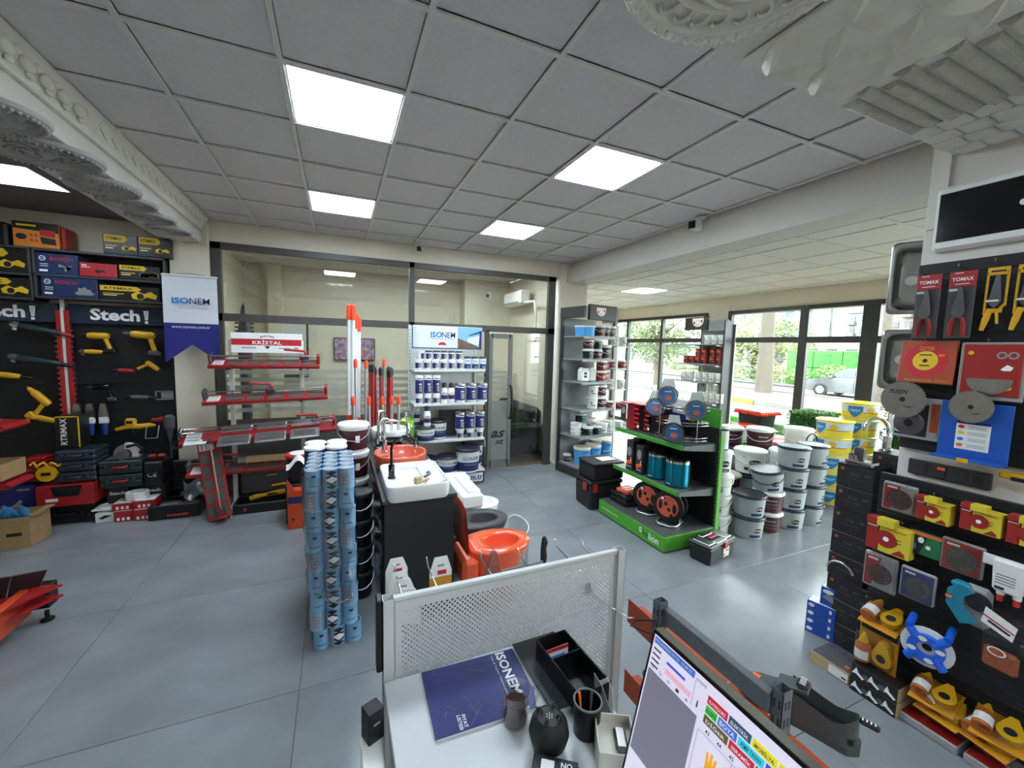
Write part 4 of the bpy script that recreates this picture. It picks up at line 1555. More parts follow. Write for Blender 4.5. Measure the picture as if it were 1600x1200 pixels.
# -- vanity counter
t = thing('vanity_counter', 'long black vanity counter carrying the display basins', 'counter', (.51, 2.70, 0))
b = MB('black_gloss')
M('counter_end', '#252628', .5, var=.04)
b.use('counter_end')
b.box((0, 1.06, .42), (.48, 2.1, .84), .004)
b.build('body', t)
M('counter_top', '#3a3c3e', .3, var=.05)
MB('counter_top').box((0, 1.06, .853), (.505, 2.16, .026), .004).build('worktop', t)
for k in range(4):
 b = MB('black_gloss')
 b.box((-.247, .27 + .525 * k, .43), (.014, .5, .78), .004)
 b.build('side_door', t)
M('ceramic', '#eceae6', .15, var=.01, coat=.5)
def rrect(w_, d, r, n=4):
 o = []
 for cx, cy, a0 in ((w_ / 2 - r, d / 2 - r, 0), (-w_ / 2 + r, d / 2 - r, PI / 2), (-w_ / 2 + r, -d / 2 + r, PI), (w_ / 2 - r, -d / 2 + r, PI * 1.5)):
  for k in range(n + 1):
   a = a0 + PI / 2 * k / n
   o.append((cx + r * math.cos(a), cy + r * math.sin(a)))
 return o
def loops(b, L, close_first=True, close_last=True, smooth=True):
 """skin a list of equal-length closed loops"""
 vs = [p for l in L for p in l]
 n = len(L[0])
 fs = []
 for i in range(len(L) - 1):
  for k in range(n):
   k2 = (k + 1) % n
   fs.append((i * n + k, i * n + k2, (i + 1) * n + k2, (i + 1) * n + k))
 b.add(vs, fs, smooth)
 if close_first:
  b.add(L[0], [tuple(range(n))[::-1]])
 if close_last:
  b.add(L[-1], [tuple(range(n))])
def lp(o, z, dx=0, dy=0):
 return [(p[0] + dx, p[1] + dy, z) for p in o]
def basin_rect(label, loc, w_, d, h, mat, rz=0):
 t = thing('basin', label, 'basin', loc, rz)
 b = MB(mat)
 loops(b, [lp(rrect(w_ - .03, d - .03, .045), 0), lp(rrect(w_ - .008, d - .008, .05), .02), lp(rrect(w_, d, .055), h - .008), lp(rrect(w_ - .006, d - .006, .052), h),
              lp(rrect(w_ - .02, d - .02, .045), h), lp(rrect(w_ - .03, d - .03, .042), h - .01), lp(rrect(w_ - .05, d - .05, .03), .055)], True, True)
 b.build('shell', t)
 b = MB(mat)
 b.box((-w_ / 2 + .085, 0, h - .05), (.13, d - .045, .02), .008)
 b.box((-w_ / 2 + .145, 0, h - .07), (.012, d - .05, .06), .004)
 b.build('tap_ledge', t)
 b = MB(mat)
 b.prism([(0, 0), (.1, .055), (.108, .05), (.01, -.005)], (w_ / 2 - .14, -d / 2 + .02, .07), X, Z, -(d - .04))
 b.build('side_tray', t)
 b = MB('chrome')
 b.cyl((.04, .0, .055), .025, .006, 14)
 b.build('drain', t)
 return t
basin_rect('white rectangular basin nearest on the counter, black tap on its ledge', (.49, 2.89, .868), .42, .56, .11, 'ceramic')
t = thing('brush', 'wooden block brush lying in the white basin', 'brush', (.5, 2.76, .935), rz=.35)
M('wood', '#b29a6c', .6, var=.15, scale=30, stretch=(1, 6, 1))
MB('wood').box((0, 0, .025), (.05, .035, .05), .006).build('block', t)
MB('wood').box((.07, 0, .012), (.12, .025, .018), .006).build('handle', t)
t = thing('tap_fitting', 'small chrome tap fittings lying in the white basin', 'fitting', (.6, 2.86, .955))
b = MB('steel_dark')
b.tube([(-.04, -.02, 0), (0, 0, .012), (.04, .01, .0)], .009, 6)
b.build('fitting', t)
b = MB('steel_dark')
b.cyl((.0, .03, 0), .015, .02, 10)
b.build('nut', t)
def tap(label, loc, mat, h, reach, style, rz=0):
 t = thing('tap', label, 'tap', loc, rz)
 b = MB(mat)
 b.lathe([(0, 0), (.028, 0), (.028, .012), (.022, .016), (.022, .1), (0, .1)], (0, 0, 0), 16)
 b.build('base', t)
 b = MB(mat)
 if style == 'arc':
  r_ = reach / 2
  b.tube([(0, 0, .08), (0, 0, h - r_)] + arc((r_, 0, h - r_), r_, PI, .25, 12), .0105, 8)
  e = (r_ + r_ * math.cos(.25), 0, h - r_ + r_ * math.sin(.25))
 else:
  b.tube([(0, 0, .08), (0, 0, h - .02), (.01, 0, h), (reach - .03, 0, h), (reach, 0, h - .03), (reach, 0, h - .09)], .0125, 8)
  e = (reach, 0, h - .09)
 sp = b.build('spout', t)
 b = MB('chrome')
 b.cyl((e[0], e[1], e[2] - .022), .0125, .024, 10)
 b.build('aerator', t)
 b = MB(mat)
 b.tube([(0, -.02, .07), (0, -.045, .075), (.0, -.05, .12)], [.011, .009, .006], 6)
 b.build('lever', t)
 return t
tap('black gooseneck tap standing on the white basin ledge', (.345, 2.93, .935), 'black_gloss', .3, .17, 'arc')
t = thing('basin', 'coral orange round basin behind the white one', 'basin', (.475, 3.42, .868))
b = MB('coral')
E = lambda r, z: [(r * 1.0 * math.cos(2 * PI * k / 36) + 0, r * 1.1 * math.sin(2 * PI * k / 36), z) for k in range(36)]
loops(b, [E(.17, 0), E(.2, .02), E(.212, .125), E(.21, .135), E(.2, .135), E(.192, .12), E(.16, .04), E(.05, .03)], True, True)
b.build('bowl', t)
b = MB('coral')
b.box((-.15, 0, .124), (.1, .16, .02), .008)
b.build('tap_ledge', t)
tap('tall chrome tap with hooked spout on the coral basin', (.345, 3.42, 1.003), 'chrome', .26, .19, 'hook')
basin_rect('black rectangular basin, third on the counter', (.5, 3.92, .868), .4, .42, .1, 'black_gloss')
tap('tall slim chrome tap by the black basin', (.345, 3.86, .93), 'chrome', .27, .12, 'arc', .4)
tap('chrome mixer tap with cross handle at the back of the counter', (.36, 4.12, .93), 'chrome', .3, .1, 'hook', .8)
t = thing('basin', 'white round basin at the far end of the counter', 'basin', (.5, 4.46, .868))
b = MB('ceramic')
loops(b, [E(.14, 0), E(.18, .03), E(.19, .12), E(.185, .13), E(.17, .13), E(.15, .06), E(.05, .03)], True, True)
b.build('bowl', t)
# -- toilets
def toilet(label, loc, mat, lid=None, s=1.0):
 """wall-hung pan, front towards +x"""
 t = thing('toilet', label, 'toilet', loc)
 def ov(lx, ly, x0, z, n=28):
  o = []
  for k in range(n):
   a = 2 * PI * k / n
   c_, s_ = math.cos(a), math.sin(a)
   x = c_ * lx if c_ > 0 else max(c_ * lx, -lx * .8)
   o.append((x0 + x, ly * s_ * (1 if c_ > -.3 else 1.0), z))
  return o
 b = MB(mat)
 loops(b, [ov(.12, .1, .0, .02), ov(.17, .14, .03, .12), ov(.24, .18, .06, .32), ov(.27, .19, .06, .385), ov(.275, .19, .06, .40)], True, False)
 b.build('bowl', t)
 b = MB(mat)
 loops(b, [ov(.275, .19, .06, .40), ov(.278, .193, .06, .41), ov(.274, .19, .06, .425), ov(.155, .105, .1, .425), ov(.15, .1, .1, .41), ov(.13, .085, .1, .33), ov(.05, .03, .1, .26)], False, True)
 b.build('rim', t)
 b = MB(mat)
 b.box((-.18, 0, .29), (.12, .34, .2), .03)
 b.build('rear_block', t)
 if lid:
  b = MB(lid)
  b.grid(lambda u, v: (-.20 - .03 * v, -.185 + .37 * u, .43 + .36 * v * (1 - .12 * (2 * u - 1) ** 4)), 10, 6)
  b.grid(lambda u, v: (-.212 - .03 * v, .185 - .37 * u, .43 + .36 * v * (1 - .12 * (2 * u - 1) ** 4)), 10, 6)
  b.build('raised_lid', t)
 return t
M('coral_gloss', '#e85a33', .2, var=.03, coat=.4)
M('charcoal_matt', '#3a3b3d', .45, var=.04)
toilet('coral orange toilet with raised lid, beside the black counter', (1.03, 2.77, 0), 'coral_gloss', 'coral_gloss')
toilet('matt black toilet behind the coral one', (1.02, 3.2, 0), 'charcoal_matt', None)
t = thing('toilet', 'white toilet whose rounded front shows behind the black one', 'toilet', (1.23, 3.585, 0))
b = MB('ceramic')
b.lathe([(0, 0), (.1, 0), (.13, .2), (.17, .38), (.17, .405), (.12, .41), (.1, .36), (0, .3)], (0, 0, 0), 26, sx=1.15)
b.build('bowl', t)
t = thing('seat_cover', 'clear plastic toilet seat cover standing between the black and coral toilets', 'cover', (1.37, 2.99, 0))
b = MB('clear_plastic')
b.grid(lambda u, v: (.07 * math.cos(PI * (u - .5)) + .0, .17 * math.sin(PI * (u - .5)), .01 + .43 * v * (1 - .10 * abs(2 * u - 1) ** 3)), 14, 8)
b.build('shell', t)
MB('white_plastic').tube([(.07 * math.cos(PI * (k / 14 - .5)), .17 * math.sin(PI * (k / 14 - .5)), .01 + .43 * (1 - .10 * abs(2 * k / 14 - 1) ** 3)) for k in range(15)], .005, 6).build('edge', t)
t = thing('cistern', 'large white plastic concealed cistern standing behind the toilets', 'cistern', (1.12, 3.78, 0))
b = MB('white_plastic')
b.box((0, 0, .48), (.2, .72, .12), .012)
b.box((.03, -.05, .55), (.12, .5, .03), .006)
b.build('tank', t)
b = MB('white_plastic')
b.box((.09, .2, .5), (.06, .2, .1), .006)
b.build('valve_cover', t)
b = MB('ink_grey')
for k in range(2):
 patch(b, (.02 + .03 * k, -.24, .566), X, Y, .012, .02)
b.build('buttons', t)
t = thing('cistern', 'slim stepped white plastic cistern left of the large one', 'cistern', (.90, 3.82, 0))
b = MB('white_plastic')
b.prism([(-.05, 0), (.07, 0), (.07, .5), (.045, .53), (.03, .53), (.03, .57), (.0, .6), (-.02, .6), (-.05, .55)], (0, .45, 0), X, Z, .9)
b.build('tank', t)
b = MB('white_plastic')
b.box((.0, .3, .62), (.06, .25, .05), .006)
b.build('frame_end', t)
# -- shrink-wrapped stack of blue cans
M('can_blue', '#7ba7c9', .35, var=.08, scale=6)
M('can_label', '#9a9aa8', .45, var=.1, scale=40)
M('can_silver', '#b9bdc6', .25, metal=.7, var=.05)
def can_blue(front):
 """1 litre tin; front in ('text', 'blue', 'diamond')"""
 t = thing('paint_can', 'x', 'can')
 r, h = .046, .125
 b = MB('can_blue')
 b.lathe([(0, 0), (r, 0), (r, .004), (r * .98, .006), (r * .98, h - .006), (r, h - .004), (r, h), (r * .88, h), (r * .86, h - .005), (0, h - .005)], (0, 0, 0), 18)
 b.build('tin', t)
 b = MB('can_silver')
 b.lathe([(0, 0), (r * .84, 0), (r * .84, .005), (r * .8, .006), (r * .76, .003), (0, .003)], (0, 0, h - .006), 18)
 b.build('lid', t)
 b = MB('can_label')
 c = (0, 0, 0)
 if front == 'text':
  wrap(b, c, r, .012, h - .012, FR - .9, FR + .5)
  b.use('ink_navy')
  for k in range(4):
   wrap(b, c, r, .03 + .02 * k, .032 + .02 * k, FR - .7, FR + .3, 5, .0012)
 elif front == 'blue':
  b.use('ink_navy')
  wrap(b, c, r, .03, .034, FR - .5, FR + .7)
  wrap(b, c, r, .085, .1, FR - .2, FR + .3)
 else:
  wrap(b, c, r, .012, h - .012, FR - 1.2, FR - .2)
  def rhomb(mat, z, wd, ht, lf):
   blob_on(b, mat, r / .97, h, r, FR, wd / r, lambda u: (z + ht * (1 - abs(u))) / h, lambda u: (z - ht * (1 - abs(u))) / h, lf, 8)
  for z in (.02, .045, .08, .105):
   rhomb('ink', z, .034, .0145, .0012)
  rhomb('ink', .0625, .042, .026, .0016)
  rhomb('ink_white', .0625, .038, .022, .002)
 b.build('label', t)
 return t
MK = {k: Maker(can_blue(k)) for k in ('text', 'blue', 'diamond')}
COLS = ('left', 'middle', 'right')
NL = 9
for j in range(5):
 for i in range(3):
  for k in range(NL):
   if not (j == 0 or k == NL - 1 or i == 0):
    continue
   kind = 'diamond' if i == 1 and j == 0 else ('text' if (k + i + j) % 3 == 1 else 'blue')
   if j == 0:
    l = 'blue paint tin in the wrapped stack, front %s column, %s from the floor' % (COLS[i], ORD[k])
   elif k == NL - 1:
    l = 'blue paint tin on top of the wrapped stack, %s column, %s row from the front' % (COLS[i], ORD[j])
   else:
    l = 'blue tin on the left side of the stack, %s row back, %s from the floor' % (ORD[j], ORD[k])
   ox = -.01 * (k % 2) - .004 * k
   MK[kind]((-.125 + .094 * i + ox * .6 + (k < 1) * .012, 2.645 + .094 * j, .001 + .126 * k), rz=rnd.uniform(-.25, .25), label=l, group='blue tins in the shrink-wrapped stack')
b = MB('clear_plastic')
def film(u, v):
 a = 2 * PI * u
 cx, cy = -.04, 2.83
 c_, s_ = math.cos(a), math.sin(a)
 e = 5
 k = (abs(c_) ** e + abs(s_) ** e) ** (-1 / e)
 w_ = .006 * math.sin(17 * a + 5 * v) + .005 * math.sin(31 * v + 3 * a)
 return (cx - .03 * v * .8 + (.148 + w_) * k * c_, cy + (.245 + w_) * k * s_, .36 + .06 * math.sin(2 * a + 1) * (1 - v) + .74 * v)
b.grid(film, 72, 22)
tag(b.build('shrink_film'), 'torn clear shrink film round the stack of blue tins', 'film')
b = MB('clear_plastic')
b.tube([film(k / 60, .0) for k in range(60)], [.006 + .003 * math.sin(k * 2.1) for k in range(60)], 6, closed=True)
tag(b.build('film_edge'), 'bunched lower edge of the torn shrink film on the blue tins', 'film')
b = MB('white_plastic')
b.grid(lambda u, v: (-.2 - .1 * u, 2.78 + .03 * v, 1.13 + .03 * math.sin(5 * u) + .03 * v), 8, 3)
tag(b.build('film_flap'), 'loose flap of white film sticking out at the top left of the tins', 'film')
mk = Maker(pail('paint_can', 'x', 'can', .075, .155, 'print_navy', 'lid_white', None, taper=.98))
for j in range(2):
 for i in range(2):
  for k in range(7):
   if k < 5 and (j == 1):
    continue
   mk((-.17 + .155 * i, 3.42 + .155 * j, .001 + .156 * k), label='navy tin with white lid behind the blue stack, %s %s column, %s from the floor' % (('front', 'back')[j], ('left', 'right')[i], ORD[k]), group='navy tins behind the blue stack')
def d_maroon(b, r, h, rb):
 band(b, 'pail_maroon', r, h, rb, .08, .78, FR - 1.6, FR + 1.6)
 band(b, 'ink_white', r, h, rb, .35, .6, FR + .1, FR + .4, lift=.0018)
mk = Maker(pail('paint_pail', 'x', 'pail', .125, .24, 'pail_white', 'lid_white', d_maroon, 'alu'))
for k in range(5):
 mk((.12, 3.74, .001 + .241 * k), label='maroon paint pail with white lid behind the blue tins, %s from the floor' % ORD[k], group='maroon pails behind the tins')
mk2 = Maker(pail('paint_bucket', 'x', 'bucket', .09, .2, 'black', 'anthracite', None, 'alu'))
for k in range(4):
 mk2((.14, 3.12, .001 + .201 * k), label='black bucket with grey handle between the tins and the counter, %s from the floor' % ORD[k], group='black buckets beside the counter')
# -- things in the office and on the partition
t = thing('television', 'small wall television with a crowded picture seen through the partition', 'television', (.31, 8.41, 1.77))
MB('black').box((0, 0, 0), (.74, .04, .43), .006).build('case', t)
M('tv_picture', '#7d6685', .4, var=.95, scale=16, emit=.0)
m = MATS['tv_picture']
m.node_tree.links.new(m.node_tree.nodes['Color Ramp'].outputs['Color'], m.node_tree.nodes['Principled BSDF'].inputs['Emission Color'])
m.node_tree.nodes['Principled BSDF'].inputs['Emission Strength'].default_value = .22
b = MB('tv_picture')
patch(b, (0, -.021, 0), X, Z, .7, .39)
b.use('ink_orange')
poly(b, [(-.08, -.1), (.12, -.1), (.08, .02), (.02, .1), (-.04, .04)], (.05, -.0214, 0), X, Z)
b.build('screen', t)
t = thing('air_conditioner', 'white split air conditioner high on the office wall, seen through glass', 'air conditioner', (3.0, 7.3, 2.82))
b = MB('white_plastic')
b.box((.2, 0, 0), (.22, .8, .26), .03)
b.build('case', t)
MB('ink_grey').box((.087, 0, -.09), (.006, .68, .03), .002).build('louvre', t)
MB('white_plastic').tube([(.2, -.4, -.1), (.2, -.8, -.12), (.2, -.85, -.3), (.2, -.85, -1.2)], .025, 8).build('pipe_cover', t)
def cctv(label, loc, rz=0, s=1.0):
 t = thing('security_camera', label, 'camera', loc, rz)
 t.scale = (s, s, s)
 MB('white_plastic').cyl((0, 0, -.012), .045, .012, 16).build('mount', t)
 MB('white_plastic').tube([(0, 0, -.01), (0, -.01, -.05), (0, -.04, -.07)], .014, 8).build('arm', t)
 b = MB('white_plastic')
 b.box((0, -.07, -.085), (.07, .12, .07), .016)
 b.build('housing', t)
 b = MB('black_gloss')
 b.box((0, -.131, -.085), (.06, .006, .06), .002)
 b.lathe([(0, -.008), (.018, -.008), (.02, 0), (0, 0)], (0, -.132, -.085), 14, 'y')
 b.build('lens_face', t)
 return t
cctv('white security camera under the ceiling above the glass partition', (.98, 5.66, CEIL - .002), .2)
cctv('white security camera on the dropped beam at the right', (3.35, 3.12, CEIL - .002), -1.3, 1.2)
cctv('white security camera inside the office, seen through the glass', (2.75, 7.6, 2.95), -.6)
t = thing('sofa', 'dark sofa inside the office, seen through the open doorway', 'sofa', (2.75, 6.9, 0))
M('sofa', '#15151b', .7, var=.2)
MB('sofa').box((0, 0, .25), (.9, 1.6, .36), .06).build('seat', t)
MB('sofa').box((.36, 0, .62), (.24, 1.6, .5), .08).build('backrest', t)
MB('sofa').box((0, -.8, .42), (.9, .2, .4), .06).build('armrest', t)
b = MB('sofa')
b.grid(lambda u, v: (-.35 + .45 * u, -.3 + .5 * v, .62 + .1 * abs(math.sin(3 * u + 1) * math.sin(4 * v))), 8, 6)
tag(b.build('jacket', loc=(2.7, 6.95, -.16)), 'dark jacket thrown over the sofa in the office', 'jacket')
t = thing('wall_frame', 'grey sheet in a black frame on the office wall behind the red striped sign', 'frame', (-.72, 8.36, 1.75))
MB('white_metal').box((0, 0, 0), (.42, .02, .9)).build('sheet', t)
for x in (-.22, .22):
 MB('black').box((x, -.01, 0), (.03, .03, .94)).build('side', t)
MB('black').box((0, -.01, -.5), (.46, .03, .03)).build('bottom', t)
t = thing('figure_ornament', 'dark carved pole ornament standing behind the red striped sign', 'ornament', (-1.05, 5.95, 0))
b = MB('tool_grey')
b.lathe([(0, 0), (.12, 0), (.08, .05), (.05, .6), (.07, 1.6), (.09, 1.9), (.06, 2.1), (.03, 2.3), (0, 2.35)], (0, 0, 0), 12)
for k in range(6):
 b.tube([(-.1, -.0, 1.9 + .05 * k), (.1, 0, 1.9 + .05 * k)], .012, 6)
b.build('body', t)
# -- smile emblem
def smile(b, o, u, v, w_):
 """half-moon smiling emblem: white with a red outline, two red cheeks"""
 h = w_ * .62
 def half(k, dz=0):
  return [(-w_ / 2 * k, h * .5 * k + dz), (-w_ / 2 * k, h * .22 * k + dz)] + [(w_ / 2 * k * math.cos(PI + PI * q / 14), h * .22 * k - h * .72 * k * math.sin(PI * q / 14) + dz) for q in range(1, 14)] + \
               [(w_ / 2 * k, h * .22 * k + dz), (w_ / 2 * k, h * .5 * k + dz)]
 b.use('ink_red')
 poly(b, half(1.08), o, u, v, .0008)
 b.use('ink_white')
 poly(b, half(1), o, u, v, .0013)
 b.use('ink_red')
 disc(b, Vector(o) + Vector(u) * (-w_ * .33) - Vector(v) * h * .02, u, v, w_ * .09, w_ * .11, 12, .0018)
 disc(b, Vector(o) + Vector(u) * (w_ * .33) + Vector(v) * h * .14, u, v, w_ * .09, w_ * .11, 12, .0018)
 b.use('ink_grey')
 pts = [(w_ * .22 * math.cos(PI * 1.2 + PI * .6 * q / 8), -h * .06 + h * .26 * math.sin(PI * 1.2 + PI * .6 * q / 8)) for q in range(9)]
 pts2 = [(a, c + h * .05) for a, c in pts[::-1]]
 poly(b, pts + pts2, o, u, v, .0018)
 for s_ in (-.1, .12):
  patch(b, Vector(o) + Vector(u) * (w_ * s_) + Vector(v) * h * .24, u, v, w_ * .1, h * .06, .0018)
# -- pail label designs
def d_teal(b, r, h, rb):
 band(b, 'black', r, h, rb, .06, .8, FR - 1.7, FR + 1.7)
 band(b, 'pail_teal', r, h, rb, .08, .6, FR + .0, FR + .9, lift=.0018)
 band(b, 'ink_white', r, h, rb, .62, .68, FR + .0, FR + .6, lift=.002)
def d_wine(b, r, h, rb):
 band(b, 'pail_maroon', r, h, rb, .08, .8, FR - 1.7, FR + 1.7)
 band(b, 'ink_white', r, h, rb, .55, .62, FR - .1, FR + .6, lift=.0018)
 band(b, 'ink_grey', r, h, rb, .35, .40, FR + .0, FR + .6, lift=.0018)
M('pail_red', '#7d1f22', .35, var=.06)
def d_redwine(b, r, h, rb):
 band(b, 'pail_red', r, h, rb, .06, .82, FR - 1.7, FR + 1.7)
 band(b, 'pail_cream', r, h, rb, .25, .6, FR + .2, FR + .5, lift=.0018)
def d_print(b, r, h, rb):
 band(b, 'ink', r, h, rb, .28, .34, FR - .5, FR + .5)
 band(b, 'ink', r, h, rb, .42, .60, FR - .5, FR - .3)
def d_bluelabel(b, r, h, rb):
 band(b, 'pail_blue', r, h, rb, .03, .84, FR - 1.8, FR + 1.8)
 band(b, 'ink_navy', r, h, rb, .72, .77, FR - .1, FR + .8, lift=.0018)
 band(b, 'ink_white', r, h, rb, .38, .46, FR - .7, FR + .4, lift=.0018)
 band(b, 'ink', r, h, rb, .36, .40, FR - .2, FR + .7, lift=.002)
def d_filli(b, r, h, rb):
 oval_on(b, 'ink', r, h, rb, FR + .25, .42, .5, .13)
 ptext(b, 'ink_white', 'Filli Boya', r, h, rb, FR + .25, .5, r * .66, h * .1, .02, .2, .0035)
 band(b, 'ink', r, h, rb, .16, .29, FR - .45, FR + .75)
 ptext(b, 'ink_white', 'Momento', r, h, rb, FR + .15, .225, r * .6, h * .06, .02, 0, .0026)
 band(b, 'ink_grey', r, h, rb, .7, .73, FR - .6, FR - .35)
def d_greyp(b, r, h, rb):
 band(b, 'ink_navy', r, h, rb, .1, .22, FR + .0, FR + .8)
 oval_on(b, 'ink', r, h, rb, FR + .55, .3, .42, .11)
 ptext(b, 'ink_white', 'Filli Boya', r, h, rb, FR + .55, .42, r * .5, h * .08, .02, .2, .0035)
def d_elegans(b, r, h, rb):
 band(b, 'pail_maroon', r, h, rb, .04, .84, FR - 1.9, FR + 1.9)
 ptext(b, 'ink_grey', 'ELEGANS', r, h, rb, FR + .35, .45, r * .8, h * .075, .01, 0, .002)
 ptext(b, 'ink_white', 'Momento', r, h, rb, FR + .3, .64, r * .7, h * .06, .01, .2, .002)
 band(b, 'ink_grey', r, h, rb, .28, .30, FR - .1, FR + .8, lift=.0018)
def d_yellow(b, r, h, rb):
 band(b, 'pail_yellow', r, h, rb, .06, .45, FR - 2.0, FR + 2.0)
 band(b, 'ink_red', r, h, rb, .40, .44, FR + .1, FR + 1.4, lift=.0018)
 band(b, 'scr_sky', r, h, rb, .45, .8, FR - 2.0, FR + 2.0)
 blob_on(b, 'ink_cyan', r, h, rb, FR - .35, .42, lambda u: .8, lambda u: .14 + .38 * abs(u) ** 1.6, .0026)
 band(b, 'ink_white', r, h, rb, .55, .58, FR - .65, FR - .05, lift=.0042)
 band(b, 'ink_white', r, h, rb, .48, .50, FR - .55, FR - .15, lift=.0042)
 oval_on(b, 'ink_yellow', r, h, rb, FR + .5, .25, .6, .16, .0026)
M('scr_sky', '#c9d6e6', .4, var=.04)
def faced(x, y):
 """turn a -y front towards the aisle"""
 return math.atan2(y, x) - PI / 2 if False else -math.atan2(x, y)
# -- corner shelf unit by the glass partition
M('unit_panel', '#8b8d8d', .5, var=.03)
M('unit_shelf', '#85878a', .4, var=.03)
M('unit_head', '#2c2b2a', .45, var=.05)
UO = Vector((3.22, 4.93, 0))
URZ = .2
t = thing('shelf_unit', 'black and grey paint shelf unit with smile header beside the right column', 'shelf', UO, URZ)
b = MB('anthracite')
b.box((.0, .46, 1.21), (.04, .05, 2.42), .004)
b.box((.36, .24, .065), (.76, .5, .13), .006)
b.build('frame', t)
MB('unit_shelf').box((.36, .24, .14), (.72, .46, .02), .003).build('base_shelf', t)
MB('unit_panel').box((.36, .47, 1.25), (.72, .02, 2.2), .002).build('back_panel', t)
SZ = (.60, 1.00, 1.41, 1.745, 2.08)
for z in SZ:
 b = MB('unit_shelf')
 b.box((.36, .23, z - .012), (.7, .42, .02), .003)
 b.box((.36, .02, z - .02), (.7, .014, .04), .003)
 b.build('shelf_board', t)
b = MB('unit_head')
b.box((.0, .24, 2.42), (.05, .5, .16), .004)
b.box((.36, .0, 2.42), (.56, .06, .22), .006)
h_ = b.build('header_sign', t)
b = MB('ink_white')
smile(b, (.3, -.031, 2.43), X, Z, .19)
b.build('emblem', h_)
b = MB('unit_panel')
b.box((.7, .16, 2.41), (.05, .28, .22), .006)
h_ = b.build('side_sign', t)
b = MB('ink_white')
smile(b, (.7265, .14, 2.42), Y, Z, .12)
b.build('emblem', h_)
MB('white_metal').box((.735, .02, 1.2), (.02, .02, 2.1), .002).build('end_post', t)
for z in (.62, .95, 1.28, 1.6, 1.95):
 b = MB('white_metal')
 b.box((.86, .22, z - .01), (.24, .4, .02), .003)
 b.build('end_shelf', t)
def U(x, y, z):
 c_, s_ = math.cos(URZ), math.sin(URZ)
 return (UO.x + x * c_ - y * s_, UO.y + x * s_ + y * c_, z)
rzU = URZ - .5
g1 = 'pails on the corner shelf unit'
mk_b = Maker(pail('paint_tub', 'x', 'tub', .09, .15, 'pail_blue', 'lid_white', None))
mk_b(U(.13, .2, 2.081), rzU, 'light blue tub with white lid, top of the corner unit, rear one', g1)
mk_b(U(.22, .12, 2.081), rzU, 'light blue tub with white lid, top of the corner unit, front one', g1)
mk_w = Maker(pail('paint_tub', 'x', 'tub', .085, .165, 'pail_white', 'lid_white', d_wine, 'white'))
mk_t = Maker(pail('paint_tub', 'x', 'tub', .085, .165, 'pail_white', 'lid_white', d_teal))
mk_r = Maker(pail('paint_tub', 'x', 'tub', .085, .155, 'pail_white', 'lid_white', d_redwine, 'white'))
mk_p = Maker(pail('paint_tub', 'x', 'tub', .085, .175, 'pail_white', 'lid_white', d_print))
for k in range(3):
 mk_w(U(.42 + .15 * k, .1 + .03 * k, 2.081), rzU, 'maroon tub with white lid, top shelf of the corner unit, %s from the left' % ORD[k], g1)
SH = 'second shelf from top of the corner unit'
mk_t(U(.22, .12, 1.746), rzU, 'teal and black tub, lower left, ' + SH, g1, scale=(1, 1, .85))
mk_w(U(.22, .12, 1.888), rzU, 'maroon tub, upper left, ' + SH, g1, scale=(1, 1, .85))
mk_w(U(.40, .11, 1.746), rzU, 'maroon tub, lower middle, ' + SH, g1, scale=(.9, .9, .85))
mk_t(U(.40, .11, 1.888), rzU, 'teal and black tub, upper middle, ' + SH, g1, scale=(.9, .9, .85))
mk_w(U(.59, .13, 1.746), rzU, 'larger maroon pail with handle, right end, ' + SH, g1, scale=(1.1, 1.1, 1.3))
jc = thing('jerrycan', 'x', 'jerrycan')
b = MB('white_plastic')
b.box((0, 0, .09), (.15, .12, .18), .02)
b.box((0, 0, .185), (.12, .1, .02), .008)
b.build('body', jc)
b = MB('white_plastic')
b.cyl((-.04, 0, .19), .02, .018, 12)
b.build('cap', jc)
b = MB('ink')
for k in range(2):
 patch(b, (.0, -.0605, .075 + .045 * k), X, Z, .05, .035)
b.build('label', jc)
mk_j = Maker(jc)
mk_j(U(.16, .14, 1.412), URZ - .2, 'white jerrycan with dark label on the third shelf of the corner unit')
mk_j(U(.33, .15, 1.412), URZ + 1.2, 'white jerrycan turned sideways on the third shelf of the corner unit')
for i in range(3):
 for k in range(2):
  mk_r(U(.47 + .14 * i, .08 + .09 * i, 1.412 + .157 * k), rzU, 'dark red tub, third shelf of the corner unit, %s of the %s pile' % (('lower', 'upper')[k], ('left', 'middle', 'right')[i]), g1, scale=(.95, .95, 1))
for k in range(2):
 mk_p(U(.33, .1, 1.002 + .177 * k), rzU, 'white tub with black print, fourth shelf of the corner unit, %s one' % ('lower', 'upper')[k], g1)
 mk_w(U(.51, .1, 1.002 + .177 * k), rzU, 'maroon tub, fourth shelf of the corner unit, %s one' % ('lower', 'upper')[k], g1, scale=(1, 1, 1.06))
 mk_w(U(.64, .22, 1.002 + .177 * k), rzU, 'maroon tub at the rear right of the fourth shelf, %s one' % ('lower', 'upper')[k], g1, scale=(.9, .9, 1.06))
FS = 'fifth shelf of the corner unit'
mk_t(U(.28, .28, .602), rzU, 'teal tub at the back carrying another, ' + FS, g1)
mk_t(U(.27, .27, .768), rzU, 'teal and black tub on top of the rear one, ' + FS, g1)
mk_t(U(.24, .08, .602), rzU, 'teal and black tub in front left, ' + FS, g1, scale=(.95, .95, .8))
mk_t(U(.42, .07, .602), rzU, 'teal and black tub in front middle, ' + FS, g1, scale=(.9, .9, .8))
mk_l = Maker(pail('plain_tub', 'x', 'tub', .085, .06, 'pail_white', 'lid_white', None))
for k in range(3):
 mk_l(U(.11, .2, .602 + .062 * k), 0, 'plain white lidded tub at the left, %s of the pile, fifth corner shelf' % ORD[k], g1)
mk_p(U(.58, .12, .602), rzU, 'white printed tub at the right, ' + FS, g1, scale=(1.1, 1.1, .9))
